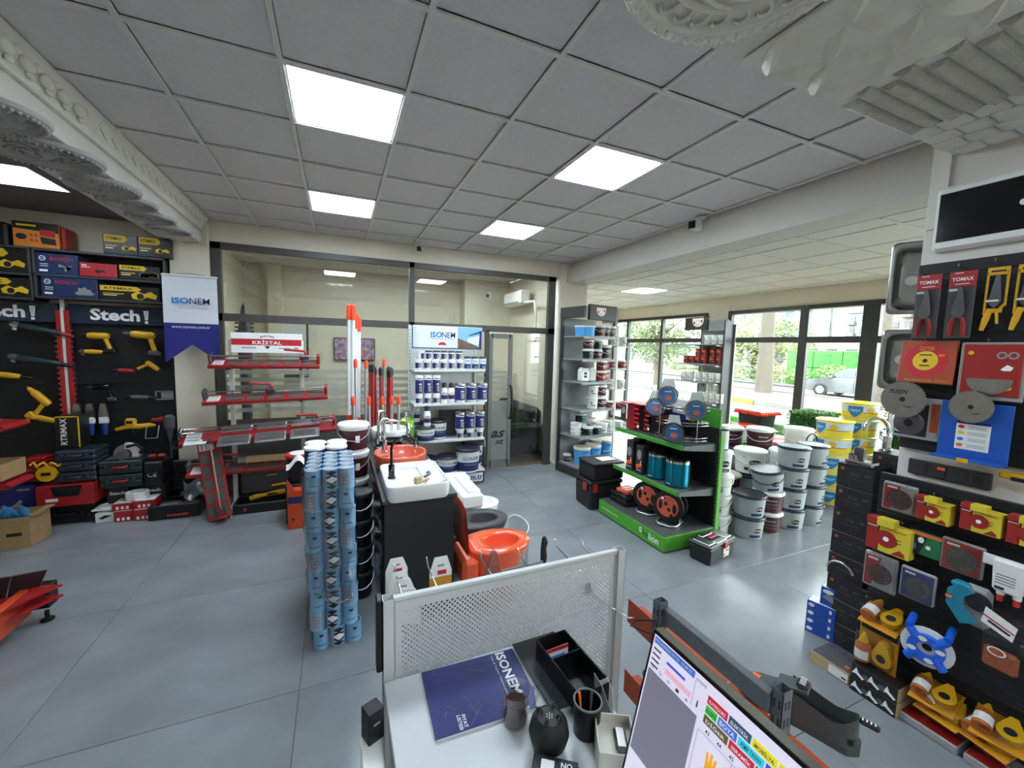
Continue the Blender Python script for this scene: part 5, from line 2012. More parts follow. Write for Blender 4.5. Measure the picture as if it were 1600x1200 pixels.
mk_p(U(.5, .3, .602), rzU, 'white printed tub in the second row, ' + FS, g1, scale=(1.1, 1.1, 1.2))
mk_bl = Maker(pail('paint_pail', 'x', 'pail', .125, .27, 'pail_blue', 'pail_cream', d_bluelabel))
for k, (x, y) in enumerate(((.2, .14), (.46, .17), (.66, .3), (.80, .22), (.94, .30))):
 mk_bl(U(x, y, .151), rzU, 'large light blue pail with cream lid on the corner unit base, %s from the left' % ORD[k], 'blue pails on the corner unit base', scale=(1, 1, 1) if k < 2 else (.8, .8, 1.1))
mk_w(U(.1, .36, .151), rzU, 'small maroon tub hidden at the back left of the corner unit base', scale=(.7, .7, .7))
for i, z in enumerate((.62, .95, 1.28, 1.6, 1.95)):
 for k in range(2):
  (mk_r if i % 2 else mk_p)(U(.82 + .13 * k, .2 - .1 * k, z + .001), rzU + .3, 'tub on the right end of the corner unit, %s level from floor, %s one' % (ORD[i], ('left', 'right')[k]), 'tubs on the end shelves', scale=(.8, .8, .8))
# -- second smile unit by the window column (faces -x)
t = thing('shelf_unit', 'grey paint shelf unit with smile header in front of the window column', 'shelf', (6.42, 5.62, 0))
b = MB('unit_panel')
b.box((.12, -.12, 1.2), (.02, .74, 2.4), .003)
b.build('back_panel', t)
b = MB('unit_head')
b.box((.0, -.44, 1.23), (.22, .03, 2.46), .004)
b.box((.12, .25, 1.2), (.03, .03, 2.4), .004)
b.build('frame', t)
b = MB('unit_head')
b.box((-.02, .26, 2.43), (.05, .54, .24), .005)
h_ = b.build('header_sign', t)
b = MB('ink_white')
smile(b, (-.046, .21, 2.45), NY, Z, .26)
b.build('emblem', h_)
MB('unit_shelf').box((-.0, -.22, 2.38), (.04, .40, .2), .004).build('grey_sign', t)
for z in (2.04, 1.67, 1.34, .97, .5):
 b = MB('unit_shelf')
 b.box((-.05, .1, z - .012), (.36, 1.0, .022), .003)
 b.build('shelf_board', t)
 for y in (-.4, .1):
  MB('white').prism([(0, -.12), (.06, -.1), (.1, -.05), (.32, -.03), (.32, 0), (0, 0)], (.1, y, z - .005), NX, Z, .012).build('bracket', t)
rz2 = -PI / 2 + .15
mk_s = Maker(pail('paint_tub', 'x', 'tub', .07, .16, 'pail_white', 'lid_white', d_print))
for k in range(3):
 mk_s((6.36, 5.25 + .15 * k, 2.042), rz2, 'white tub on the top shelf of the window unit, %s from the right' % ORD[k], 'white tubs on the window unit')
M('can_rust', '#8c2f22', .4, var=.12)
def d_rust(b, r, h, rb):
 band(b, 'ink', r, h, rb, .12, .5, FR - 1.0, FR + .2)
 band(b, 'ink_orange', r, h, rb, .6, .68, FR - .7, FR + .5)
mk_rr = Maker(pail('paint_can', 'x', 'can', .065, .14, 'can_rust', 'can_rust', d_rust, taper=.99))
n = 0
for y, hh in ((5.27, 2), (5.41, 2), (5.6, 2), (5.74, 2), (5.88, 1), (6.02, 1)):
 for k in range(hh):
  mk_rr((6.36, y, 1.672 + .141 * k), rz2, 'rust red can on the second shelf of the window unit, %s from the right, %s' % (ORD[(5.27, 5.41, 5.6, 5.74, 5.88, 6.02).index(y)], ('bottom', 'top')[k]), 'rust red cans')
mk_g = Maker(pail('paint_can', 'x', 'can', .068, .17, 'pail_white', 'lid_white', d_print, taper=.98))
for k in range(6):
 mk_g((6.36, 5.25 + .15 * k + (.06 if k > 3 else 0), 1.342), rz2, 'white can on the third shelf of the window unit, %s from the right' % ORD[k], 'white cans on the window unit')
for i, (y, k) in enumerate(((5.22, 0), (5.36, 0), (5.5, 0), (5.3, 1), (5.44, 1), (5.62, 0))):
 mk_g((6.36, y, .972 + .171 * k), rz2, 'white can on the fourth shelf of the window unit, %s in the pile' % ORD[i], 'white cans in a pile', scale=(.95, .95, 1))
for i in range(3):
 mk_rr((6.36, 5.22 + .14 * i, .502), rz2, 'rust red can low on the window unit, %s from the right' % ORD[i], 'rust red cans low on the window unit', scale=(1.1, 1.1, 1.6))
# -- green gondola
M('lime_green', '#4f9e2c', .35, var=.05)
M('lime_dark', '#3f8f2c', .4, var=.05)
M('gondola_black', '#17181a', .5, var=.08)
M('gondola_deck', '#4a4d4c', .4, var=.05)
GX, GY = 2.79, 2.77
t = thing('gondola_shelf', 'lime green and black double gondola with white lettering, in the aisle', 'shelf', (GX, GY, 0))
b = MB('lime_green')
b.box((.0, .51, .085), (.02, 1.03, .14), .003)
b.box((.33, 0, .085), (.66, .02, .14), .003)
b.build('base_skirt', t)
MB('gondola_black').box((.34, .51, .012), (.66, 1.0, .024)).build('plinth', t)
MB('gondola_deck').box((.33, .51, .158), (.66, 1.02, .012), .003).build('base_deck', t)
b = MB('gondola_black')
b.box((.645, .51, .65), (.03, 1.0, 1.0), .002)
b.build('back_panel', t)
b = MB('lime_green')
b.box((.66, .005, .55), (.05, .035, 1.08), .004)
b.use('gondola_black')
for k in range(19):
 b.box((.632, .012, .17 + k * .046), (.012, .022, .022))
b.build('upright', t)
MB('lime_green').box((.66, 1.02, .55), (.05, .035, 1.08), .004).build('upright', t)
b = MB('lime_dark')
b.box((.645, .51, 1.17), (.02, 1.0, .33), .003)
h_ = b.build('header_board', t)
b = MB('ink_white')
text(b, 'bylion', (.634, .40, 1.16), NY, Z, .5, .14, .0)
b.build('lettering', h_)
for z, d in ((.555, .46), (1.0, .44)):
 b = MB('gondola_deck')
 b.box((.63 - d / 2, .53, z - .012), (d, .99, .018), .002)
 b.build('shelf_board', t)
 MB('lime_dark').box((.63 - d, .53, z - .018), (.016, .99, .045), .003).build('price_rail', t)
 for y in (.035, 1.025):
  MB('gondola_deck').prism([(0, -.08), (0, .0), (-d, .0), (-d, -.035)], (.63, y, z - .002), X, Z, .008).build('bracket', t)
b = MB('ink_white')
text(b, 'lion', (-.0105, .13, .085), NY, Z, .13, .07, .015)
text(b, 'www.bylion.com.tr', (-.0105, .82, .085), NY, Z, .3, .03, .01)
b.use('ink')
text(b, 'by', (-.0105, .24, .083), NY, Z, .075, .075, .0)
b.use('ink_white')
disc(b, (-.0103, .315, .1), NY, Z, .02, .03, 6)
b.use('lime_green')
disc(b, (-.0108, .315, .1), NY, Z, .01, .017, 6)
b.build('lettering', t)
M('metal_blue', '#0f7f96', .18, metal=.75, var=.06)
for k, (y, l) in enumerate(((2.99, 'right'), (3.25, 'left'))):
 t = thing('pedal_bin', 'shiny turquoise metal bin with black lid on the lower gondola shelf, %s one' % l, 'bin', (3.13, y, .549))
 MB('metal_blue').lathe([(0, .006), (.094, .006), (.094, .23), (0, .23)], (0, 0, 0), 28).build('body', t)
 MB('chrome').lathe([(.094, .0), (.099, .0), (.099, .02), (.094, .02)], (0, 0, .222), 28).build('rim', t)
 MB('black_gloss').lathe([(0, 0), (.098, 0), (.098, .018), (.08, .036), (0, .042)], (0, 0, .24), 28).build('lid', t)
 MB('black').lathe([(0, 0), (.096, 0), (.096, .014), (0, .014)], (0, 0, -.0), 24).build('foot_ring', t)
 MB('ink_white').box((-.0945, 0, .03), (.002, .035, .004)).build('lettering', t)
 t.scale = (1.24, 1.24, 1.1)
for k, (x, y, z, l) in enumerate(((3.06, 3.42, .549, 'front right'), (3.06, 3.58, .549, 'front left'), (3.2, 3.47, .549, 'second row right'), (3.2, 3.64, .549, 'second row left'))):
 t = thing('lamp_carton', 'dark brown lamp carton on the lower gondola shelf, %s' % l, 'box', (x, y, z), group='lamp cartons')
 M('carton_brown', '#2b2422', .5, var=.1)
 b = MB('carton_brown')
 b.box((0, 0, .11 + .01 * (k % 2)), (.1, .1, .22 + .02 * (k % 2)), .003)
 b.build('carton', t)
 b = MB('ink_grey')
 disc(b, (-.0505, 0, .15), NY, Z, .032, .038, 16)
 b.use('ink_orange')
 poly(b, [(-.04, .04), (.04, .055), (.04, .085), (-.04, .07)], (-.0505, 0, 0), NY, Z)
 b.use('ink_white')
 patch(b, (-.0505, 0, .03), NY, Z, .07, .006)
 patch(b, (-.051, -.025, .09), NY, Z, .012, .03)
 b.build('printing', t)
 t.scale = (1.05, 1.05, 1.42)
t = carton('pale yellow carton behind the lamp cartons on the lower gondola shelf', 3.12, 3.36, .549, .78, y=3.70, d=.06, mat='pail_cream')
for k, (y, l) in enumerate(((2.98, 'right'), (3.28, 'left'))):
 t = thing('cable_reel', 'black and orange cable reel with four sockets on the gondola base, %s one' % l, 'cable reel', (3.02, y, .164), rz=.45)
 b = MB('black')
 b.lathe([(.05, -.012), (.135, -.012), (.14, -.006), (.14, .006), (.135, .012), (.05, .012)], (0, 0, .165), 28, 'x')
 b.lathe([(.05, .10), (.135, .10), (.14, .106), (.135, .118), (.05, .118)], (0, 0, .165), 28, 'x')
 b.build('flange', t)
 M('cable_black', '#1a1514', .5, var=.15)
 b = MB('coral')
 for q in range(5):
  b.lathe([(.085, .014 + .017 * q), (.108, .022 + .017 * q), (.085, .031 + .017 * q)], (0, 0, .165), 24, 'x')
 b.build('wound_cable', t)
 b = MB('coral')
 b.lathe([(0, -.016), (.092, -.016), (.1, -.01), (.1, -.006), (0, -.006)], (0, 0, .165), 26, 'x')
 pf = b.build('socket_plate', t)
 b = MB('black')
 for q in range(4):
  a = -.9 + .6 * q
  disc(b, (-.0165, .05 * math.sin(a) + (.0), .165 + .055 * (q - 1.5) * .9), NY, Z, .0175, n=14)
 b.use('black_gloss')
 for s_ in (-1, 1):
  disc(b, (-.0165, .062 * s_, .165 + .01 * s_), NY, Z, .018, .045, 14)
 b.use('ink_white')
 patch(b, (-.0167, .045, .235), NY, Z, .02, .02)
 b.build('sockets', pf)
 b = MB('alu')
 b.tube([(.13, -.09, .012), (-.02, -.09, .012), (-.07, -.05, .012), (-.07, .05, .012), (-.02, .09, .012), (.13, .09, .012)], .009, 8)
 b.tube([(.05, -.09, .012), (.05, -.1, .17), (.05, -.07, .31), (.05, .07, .31), (.05, .1, .17), (.05, .09, .012)], .008, 8)
 b.build('stand', t)
 t.scale = (1.12, 1.12, 1.12)
t = thing('organiser_box', 'flat black organiser box with clear lid on the gondola base', 'organiser', (3.04, 3.60, .164))
for k in range(2):
 b = MB('black')
 b.box((0, 0, .03 + .062 * k), (.3, .28, .056), .01)
 for q in (-.1, 0, .1):
  b.box((-.152, q, .03 + .062 * k), (.01, .03, .03), .004)
 b.build('tray', t)
MB('clear_plastic').box((0, 0, .128), (.28, .26, .008)).build('lid', t)
t = thing('organiser_box', 'small orange translucent organiser lying on the black one', 'organiser', (3.0, 3.57, .297), rz=.15)
M('orange_clear', '#e0562c', .25, var=.05, alpha=.85)
MB('orange_clear').box((0, 0, .022), (.2, .17, .044), .012).build('box', t)
b = MB('orange_clear')
for i in range(4):
 for j in range(3):
  b.box((-.07 + .045 * i, -.05 + .05 * j, .046), (.036, .04, .006), .003)
b.build('lid_cells', t)
for k, (x, y, m_, l) in enumerate(((3.06, 3.66, 'red', 'red and black boot carton at the far end of the upper gondola shelf'), (3.12, 3.50, 'print_black', 'dark red printed carton, second from the far end'),
                                   (3.14, 3.36, 'print_black', 'dark red printed carton, third from the far end'), (3.22, 3.22, 'print_black', 'dark carton with orange lettering under the wire rack'))):
 t = carton(l, -.065, .065, 0, .30 if k < 3 else .2, y=-.1, d=.2, mat=m_)
 t.location = (x, y, 1.0)
 t.rotation_euler = (0, 0, -PI / 2)
 b = MB('ink')
 o_ = (0, -.1, 0)
 if k == 0:
  patch(b, (0, -.1, .2), X, Z, .09, .16)
  b.use('ink_grey')
  disc(b, (0, -.101, .22), X, Z, .03, .04, 16)
  b.use('ink_white')
  for q in range(4):
   patch(b, (-.04 + .027 * q, -.101, .07), X, Z, .016, .02)
   patch(b, (-.04 + .027 * q, -.101, .03), X, Z, .012, .02)
 elif k == 3:
  b.use('ink_orange')
  text(b, 'SIMACO', (0, -.1015, .13), X, Z, .11, .03, .0)
 else:
  b.use('ink_red')
  for q in range(5):
   patch(b, (-.02 + .02 * (q % 2), -.101, .05 + .05 * q), X, Z, .07, .02)
  b.use('ink_white')
  patch(b, (.02, -.101, .06), X, Z, .03, .03)
 b.build('printing', t)
 MB('red_bright').box((0, 0, (.30 if k < 3 else .2) + .004), (.14, .22, .012), .003).build('top_flap', t)
t = thing('wire_rack', 'black and chrome wire spinner shelf on the upper gondola board', 'rack', (3.2, 3.05, 1.0))
for z in (.02, .17, .32):
 b = MB('chrome')
 b.tube([(-.17, .17, z), (-.17, .05, z), (-.13, -.12, z), (0, -.2, z), (.15, -.2, z)], .004, 6)
 b.tube([(-.17, .17, z + .03), (-.17, .05, z + .03), (-.13, -.12, z + .03), (0, -.2, z + .03), (.15, -.2, z + .03)], .004, 6)
 b.use('steel_dark')
 for q in range(7):
  b.tube([(-.16 + .05 * q, .17, z), (-.16 + .05 * q, -.1 - .015 * q, z)], .0025, 5)
 b.build('wire_shelf', t)
for x, y in ((-.17, .12), (.0, -.2), (.15, .15)):
 MB('chrome').tube([(x, y, 0), (x, y, .42)], .005, 6).build('post', t)
M('pack_blue', '#2f6ea6', .25, var=.08)
mkl = thing('light_pack', 'x', 'lamp pack')
b = MB('clear_plastic')
b.prism([(.085 * math.sin(2 * PI * k / 18), .085 * math.cos(2 * PI * k / 18)) for k in range(2, 17)] + [(-.035, .135), (.035, .135)], (0, 0, .0), NY, Z, .045)
b.build('blister', mkl)
b = MB('white_plastic')
b.prism([(-.05, .06), (.05, .06), (.035, .132), (-.035, .132)], (-.028, 0, 0), NY, Z, .003)
b.build('card', mkl)
b = MB('chrome')
b.lathe([(.062, 0), (.075, 0), (.075, .02), (.062, .02), (.062, 0)], (-.036, 0, -.0), 24, 'x')
b.build('lamp_ring', mkl)
b = MB('pack_blue')
disc(b, (-.034, 0, 0), NY, Z, .06, n=20)
b.use('ink_orange')
disc(b, (-.0345, -.005, -.02), NY, Z, .026, .02, 12)
b.use('ink_white')
patch(b, (-.0348, .0, .03), NY, Z, .05, .008)
b.build('insert', mkl)
mkl = Maker(mkl)
for k, (p, rx, l) in enumerate(((( 3.05, 3.26, 1.30), -.9, 'clear pack with blue round lamp lying left on the wire rack'), ((3.08, 3.13, 1.44), -.5, 'clear pack with blue round lamp on the top of the wire rack'),
        ((2.98, 2.93, 1.11), -.35, 'clear pack with blue round lamp standing lowest in front of the rack'), ((3.2, 2.88, 1.33), -.2, 'clear pack with blue round lamp hanging at the right of the rack'))):
 mkl(p, 0, l, 'clear lamp packs on the wire rack', rot=(0, -rx * .5, .75), scale=(1.28, 1.28, 1.28))
t = carton('white and violet carton at the back of the wire rack', -.15, .15, 0, .2, y=-.06, d=.12, mat='white_plastic')
t.location = (3.32, 3.2, 1.19)
t.rotation_euler = (0, 0, -PI / 2)
b = MB('print_navy')
patch(b, (0, -.061, .03), X, Z, .3, .06)
b.use('ink_grey')
patch(b, (.08, -.061, .12), X, Z, .03, .03)
b.build('printing', t)
t = thing('tool_chest', 'black tool chest with red latches on the floor at the far gondola end', 'tool box', (2.92, 4.02, 0), rz=-.05)
b = MB('gondola_black')
b.box((0, 0, .15), (.42, .34, .3), .02, (1.05, 1.05))
b.build('body', t)
b = MB('black')
b.box((0, 0, .325), (.46, .38, .05), .016)
b.build('lid', t)
for x in (-.16,):
 MB('red').box((x, -.19, .27), (.06, .02, .1), .006).build('latch', t)
MB('red').box((-.232, -.08, .27), (.02, .08, .09), .006).build('latch', t)
t = thing('storage_box', 'plain black storage box standing on the black tool chest', 'box', (2.95, 4.02, .351))
b = MB('gondola_black')
b.box((0, 0, .09), (.42, .34, .18), .012)
b.build('body', t)
b = MB('gondola_black')
b.box((0, 0, .19), (.44, .36, .03), .01)
b.build('lid', t)
b = MB('white').box((3.0, 4.0, .562), (.2, .15, .008))
tag(b.build('paper_sheet'), 'white paper lying on the plain black storage box', 'paper')
t = thing('tool_box', 'black tool box with clear organiser lid and red latch, near end of the gondola', 'tool box', (3.18, 2.58, 0), rz=.2)
b = MB('gondola_black')
b.box((0, 0, .075), (.4, .2, .15), .012, (1.04, 1.06))
b.build('body', t)
b = MB('anthracite')
b.box((0, 0, .165), (.43, .22, .03), .01)
b.build('lid', t)
b = MB('alu')
for x, y, dx, dy in ((-.14, .0, .1, .16), (.14, 0, .1, .16), (0, .07, .16, .05), (0, -.07, .16, .05)):
 b.box((x, y, .182), (dx, dy, .008), .003)
b.build('organiser_lid', t)
MB('red').box((0, 0, .19), (.12, .035, .016), .005).build('handle', t)
MB('red').box((.03, -.118, .15), (.06, .014, .06), .005).build('latch', t)
b = MB('pail_cream')
patch(b, (.06, -.108, .075), X, Z, .1, .09)
b.use('ink_red')
patch(b, (.03, -.1085, .05), X, Z, .02, .03)
b.use('ink')
patch(b, (.07, -.1085, .09), X, Z, .06, .01)
b.build('label', t)
# -- paint pails on the floor
ga = 'white pails stacked behind the green upright'
mk = Maker(pail('paint_pail', 'x', 'pail', .14, .21, 'pail_white', 'lid_white', lambda b, r, h, rb: (band(b, 'ink', r, h, rb, .2, .42, FR - .5, FR + .0), band(b, 'ink_grey', r, h, rb, .2, .5, FR + .15, FR + .4)), 'white'))
for k in range(3):
 mk((3.66, 2.95, .001 + .211 * k), faced(3.66, 2.95), 'white pail with black label behind the green upright, %s from the floor' % ORD[k], ga)
t = pail('paint_pail', 'white pail with black oval emblem, fourth in the stack behind the green upright', 'pail', .12, .25, 'pail_white', 'lid_white', d_filli)
t.location, t.rotation_euler = (3.66, 2.95, .635), (0, 0, faced(3.66, 2.95) + .3)
t = pail('paint_jar', 'narrow white jar with black band, top of the stack behind the green upright', 'jar', .075, .26, 'white_plastic', 'lid_white', lambda b, r, h, rb: (band(b, 'ink', r, h, rb, .8, .86, -PI, PI), band(b, 'ink', r, h, rb, .03, .07, -PI, PI)), taper=.97)
t.location = (3.66, 2.95, .886)
mk_gp = Maker(pail('paint_pail', 'x', 'pail', .155, .225, 'pail_grey', 'lid_navy', d_greyp, None))
mk_gh = Maker(pail('paint_pail', 'x', 'pail', .155, .225, 'pail_grey', 'lid_navy', d_greyp, 'black'))
for k in range(2):
 mk_gp((3.93, 2.78, .001 + .226 * k), faced(3.93, 2.78) + .2, 'grey paint pail with dark lid in the front pair, %s one' % ('lower', 'upper')[k], 'grey pails in front')
mk_e = Maker(pail('paint_pail', 'x', 'pail', .145, .22, 'pail_white', 'lid_white', d_elegans, None))
for k in range(2):
 mk_e((4.24, 2.79, .001 + .221 * k), faced(4.24, 2.79), 'maroon lettered pail under the tilted grey one, %s one' % ('lower', 'upper')[k], 'maroon lettered pails')
mk_gh((4.24, 2.80, .452), faced(4.2, 2.8), 'grey paint pail with hanging black handle on top of the maroon pair', rot=(.10, -.10, faced(4.2, 2.8)))
for i, (x, y) in enumerate(((4.57, 2.77), (4.89, 2.76))):
 for k in range(4):
  mk_gp((x, y, .001 + .226 * k), faced(x, y) + .7 * i, 'grey paint pail with dark lid, %s tower of four, %s from the floor' % (('left', 'right')[i], ORD[k]), 'grey pail towers', scale=(1, 1, 1) if i == 0 else (.96, .96, 1))
b = MB('black')
b.tube(arc((4.78, 2.72, .93), .1, .1, PI * .9, 10), .008, 6)
tag(b.build('pail_handle'), 'upright black handle loop between the two grey pail towers', 'handle')
mk_f = Maker(pail('paint_pail', 'x', 'pail', .17, .27, 'pail_white', 'lid_white', d_filli, 'white'))
mk_f((4.48, 3.2, .5), faced(4.48, 3.2) + .1, 'white pail with black oval emblem in the second row')
for k in range(2):
 mk_gp((4.48, 3.2, .001 + .24 * k), 0, 'grey pail carrying the white pail, %s one' % ('lower', 'upper')[k], 'grey pails under the white one', scale=(1.05, 1.05, 1.06))
t = pail('paint_pail', 'maroon pail with cream lid between the white stack and grey pails', 'pail', .16, .25, 'pail_white', 'pail_cream', d_elegans)
t.location, t.rotation_euler = (4.14, 3.24, .26), (0, 0, faced(4.2, 3.2))
t = pail('paint_pail', 'pail hidden under the maroon one with cream lid', 'pail', .16, .25, 'pail_grey', 'lid_navy')
t.location = (4.14, 3.24, .001)
for k in range(3):
 mk_gp((4.55, 3.62, .001 + .226 * k), faced(4.5, 3.6) - .3, 'grey pail with dark lid in the back row, %s from the floor' % ORD[k], 'grey pails in the back row')
mk_m = Maker(pail('paint_pail', 'x', 'pail', .155, .26, 'pail_white', 'lid_white', d_elegans, 'white'))
for i, (x, y, z) in enumerate(((4.95, 3.85, .62), (5.05, 3.5, .66))):
 mk_m((x, y, z), faced(x, y), 'maroon pail with white lid and wire handle raised in the back row, %s one' % ('left', 'right')[i], scale=(1, 1, 1.05))
 for k in range(3):
  mk_gp((x, y, .001 + (z - .003) / 3 * k), 0, 'dark-lidded pail under the raised %s maroon pail, %s from the floor' % (('left', 'right')[i], ORD[k]), 'pails under the raised maroon pails', scale=(1, 1, (z - .004) / 3 / .225))
t = pail('paint_pail', 'plain white pail with faded pink print in the back row near the hedge', 'pail', .16, .28, 'pail_white', 'lid_white', lambda b, r, h, rb: band(b, 'pail_cream', r, h, rb, .1, .72, FR - .9, FR + .6), 'white')
t.location, t.rotation_euler = (5.38, 3.22, .69), (0, 0, faced(5.38, 3.22))
mk = Maker(pail('paint_pail', 'x', 'pail', .16, .228, 'pail_grey', 'lid_white', None))
for k in range(3):
 mk((5.38, 3.22, .001 + .229 * k), 0, 'pail under the plain white one near the hedge, %s from the floor' % ORD[k], 'pails under the plain white pail')
t = pail('paint_pail', 'white lidded pail between the oval emblem pail and the hedge', 'pail', .19, .3, 'pail_white', 'lid_white')
t.location = (5.0, 3.1, .44)
t = pail('paint_pail', 'pail under the white lidded one between the towers and hedge', 'pail', .19, .43, 'pail_grey', 'lid_navy')
t.location = (5.0, 3.1, .001)
M('tub_red', '#e23c17', .35, var=.05)
t = thing('mortar_tub', 'square black tub with scalloped red lid near the window', 'tub', (5.95, 4.2, .72))
MB('gondola_black').box((0, 0, .13), (.36, .34, .26), .03, (1.1, 1.1)).build('body', t)
b = MB('tub_red')
b.box((0, 0, .285), (.46, .44, .05), .015)
for k in range(7):
 b.cyl((-.19 + .063 * k, -.225, .25), .03, .03, 8)
 b.cyl((-.225, -.19 + .063 * k, .25), .03, .03, 8)
b.build('lid', t)
tag(MB('lime_green').box((5.95, 4.25, .36), (.5, .5, .71), .01).build('crate'), 'bright green crate under the square tub with red lid', 'crate')
mk = Maker(pail('mortar_tub', 'x', 'tub', .17, .22, 'white_plastic', 'tub_red', lambda b, r, h, rb: band(b, 'tub_red', r, h, rb, .3, .6, FR - .3, FR + .5)))
for k, (x, y, z) in enumerate(((5.55, 4.1, .62), (5.75, 3.75, .5), (5.5, 3.5, .5))):
 mk((x, y, z), 0, 'tub with orange red lid behind the maroon pails, %s from the left' % ORD[k], 'orange-lidded tubs')
 tag(MB('lime_green').box((x, y, z / 2), (.34, .3, z - .002), .01).build('crate'), 'green crate under the %s orange-lidded tub' % ORD[k], 'crate', 'green crates')
mk_y = Maker(pail('paint_pail', 'x', 'pail', .195, .215, 'pail_white', 'pail_yellow', d_yellow, None, taper=.94))
for i, (x, y, n) in enumerate(((5.86, 3.08, 5), (6.28, 3.03, 6))):
 for k in range(n):
  mk_y((x, y, .001 + .216 * k), faced(x, y) + (.35 if k in (2, 1, 0) else -.55 if (k in (3, 4) and i == 0) else .1), 'yellow and white pail with blue shield, %s tower, %s from the floor' % (('left', 'right')[i], ORD[k]), 'yellow pail towers')
M('hedge', '#2f6a2a', .7, var=.5, scale=60)
M('hedge_light', '#5f9a3a', .7, var=.4, scale=60)
def hedge(label, x0, x1, y0, y1, h, n):
 t = thing('hedge', label, 'hedge', ((x0 + x1) / 2, (y0 + y1) / 2, 0))
 wx, wy = (x1 - x0) / 2, (y1 - y0) / 2
 b = MB('hedge')
 b.box((0, 0, h / 2), (wx * 1.9, wy * 1.9, h * .98), .03)
 b.build('core', t)
 b = MB('hedge')
 r_ = random.Random(3)
 for k in range(n):
  f = r_.random()
  if f < .34:
   p = (r_.uniform(-wx, wx), r_.uniform(-wy, wy), h)
  elif f < .67:
   p = (-wx, r_.uniform(-wy, wy), r_.uniform(0, h))
  else:
   p = (r_.uniform(-wx, wx), -wy, r_.uniform(0, h))
  b.use('hedge' if r_.random() < .65 else 'hedge_light')
  d1 = Vector((r_.gauss(0, 1), r_.gauss(0, 1), r_.gauss(0, 1))).normalized() * .022
  d2 = d1.orthogonal().normalized() * .011
  p = Vector(p) + Vector((r_.gauss(0, .012), r_.gauss(0, .012), r_.gauss(0, .012)))
  b.add([tuple(p - d1), tuple(p + d2), tuple(p + d1), tuple(p - d2)], [(0, 1, 2, 3)])
 stuff(b.build('leaves', t))
 return t
hedge('clipped green hedge by the window, left of the yellow pail towers', 6.12, 6.6, 3.28, 3.85, 1.05, 5000)
hedge('clipped green hedge by the window, right of the yellow pail towers', 6.3, 6.6, 1.9, 2.78, 1.22, 5000)
t = thing('white_post', 'white square post frame standing in front of the right hedge', 'frame', (6.2, 2.66, 0))
MB('white').box((0, 0, .62), (.04, .04, 1.24), .003).build('post', t)
MB('white').box((0, -.3, .62), (.03, .6, .04), .003).build('rail', t)
# -- hand tool display on the right column (faces -x)
RZ = -PI / 2          # local front (-y) turned to -x, local x runs to -y
M('board_black', '#141517', .55, var=.12)
M('clam', '#9a9a98', .3, var=.05)
GLASS('blister', '#f4f4f2', 1.2, .12)
def board(label, y0, y1, z0, z1):
 t = thing('pegboard', label, 'pegboard', (2.88, (y0 + y1) / 2, z0), RZ)
 w_, h = y1 - y0, z1 - z0
 b = MB('board_black')
 b.box((0, 0, h / 2), (w_, .03, h), .003)
 b.build('panel', t)
 b = MB('board_black')
 for k in range(int(h / .06)):
  b.box((0, -.0165, .03 + .06 * k), (w_ * .99, .006, .012), .001)
 b.build('slat', t)
 return t
pb1 = board('upper black slatted display board on the right column', .2, 1.185, 1.40, 2.385)
pb2 = board('lower black slatted display board on the right column', .2, 1.25, .02, 1.235)
def hook(pb, y, z, n=.1):
 o = pb.location
 b = MB('chrome')
 b.tube([(0, -.01, 0), (0, -n, .002), (0, -n - .006, .012)], .003, 5)
 b.build('hook', pb, (-(y - o.y), 0, z - o.z))
for y, z in ((1.15, 2.335), (1.0, 2.34), (.88, 2.345), (.79, 2.345), (1.09, 1.985), (.87, 1.98), (1.13, 1.68), (.9, 1.675)):
 hook(pb1, y, z)
for y, z in ((1.1, 1.2), (.99, 1.2), (.82, 1.2), (1.1, 1.0), (.87, .99), (1.1, .8), (1.0, .8), (.75, .9)):
 hook(pb2, y, z, .09)
t = thing('socket_strip', 'dark row of switches and sockets on the white strip between the boards', 'sockets', (2.886, .985, 1.305), RZ)
MB('anthracite').box((0, 0, 0), (.31, .02, .082), .004).build('frame', t)
for k in range(4):
 b = MB('anthracite')
 b.box((-.114 + .076 * k, -.012, 0), (.066, .006, .066), .003)
 if k == 3:
  b.use('black').lathe([(0, -.004), (.018, -.004), (.018, .0)], (-.114 + .076 * k, -.013, 0), 16, 'y')
 b.build('switch' if k < 3 else 'socket', t)
MB('sticker_orange').box((-.02, -.0165, .018), (.03, .001, .014)).build('price_sticker', t)
t = thing('glass_panel', 'black glass appliance panel with white rounded rim high on the column', 'panel', (2.885, .72, 2.445), RZ)
MB('white_plastic').box((.0, 0, .16), (.86, .04, .325), .018).build('rim', t)
MB('black_gloss').box((.02, -.02, .165), (.86, .006, .24), .002).build('glass', t)
MB('white_plastic').lathe([(0, -.004), (.014, -.004), (.014, .003)], (-.12, -.026, .165), 16, 'y').build('knob', t)
def T(name, label, cat, y, z, x=2.79, group=None, tilt=0, yawd=0):
 return thing(name, label, cat, (x, y, z), group=group, rot=(tilt, 0, RZ + yawd))
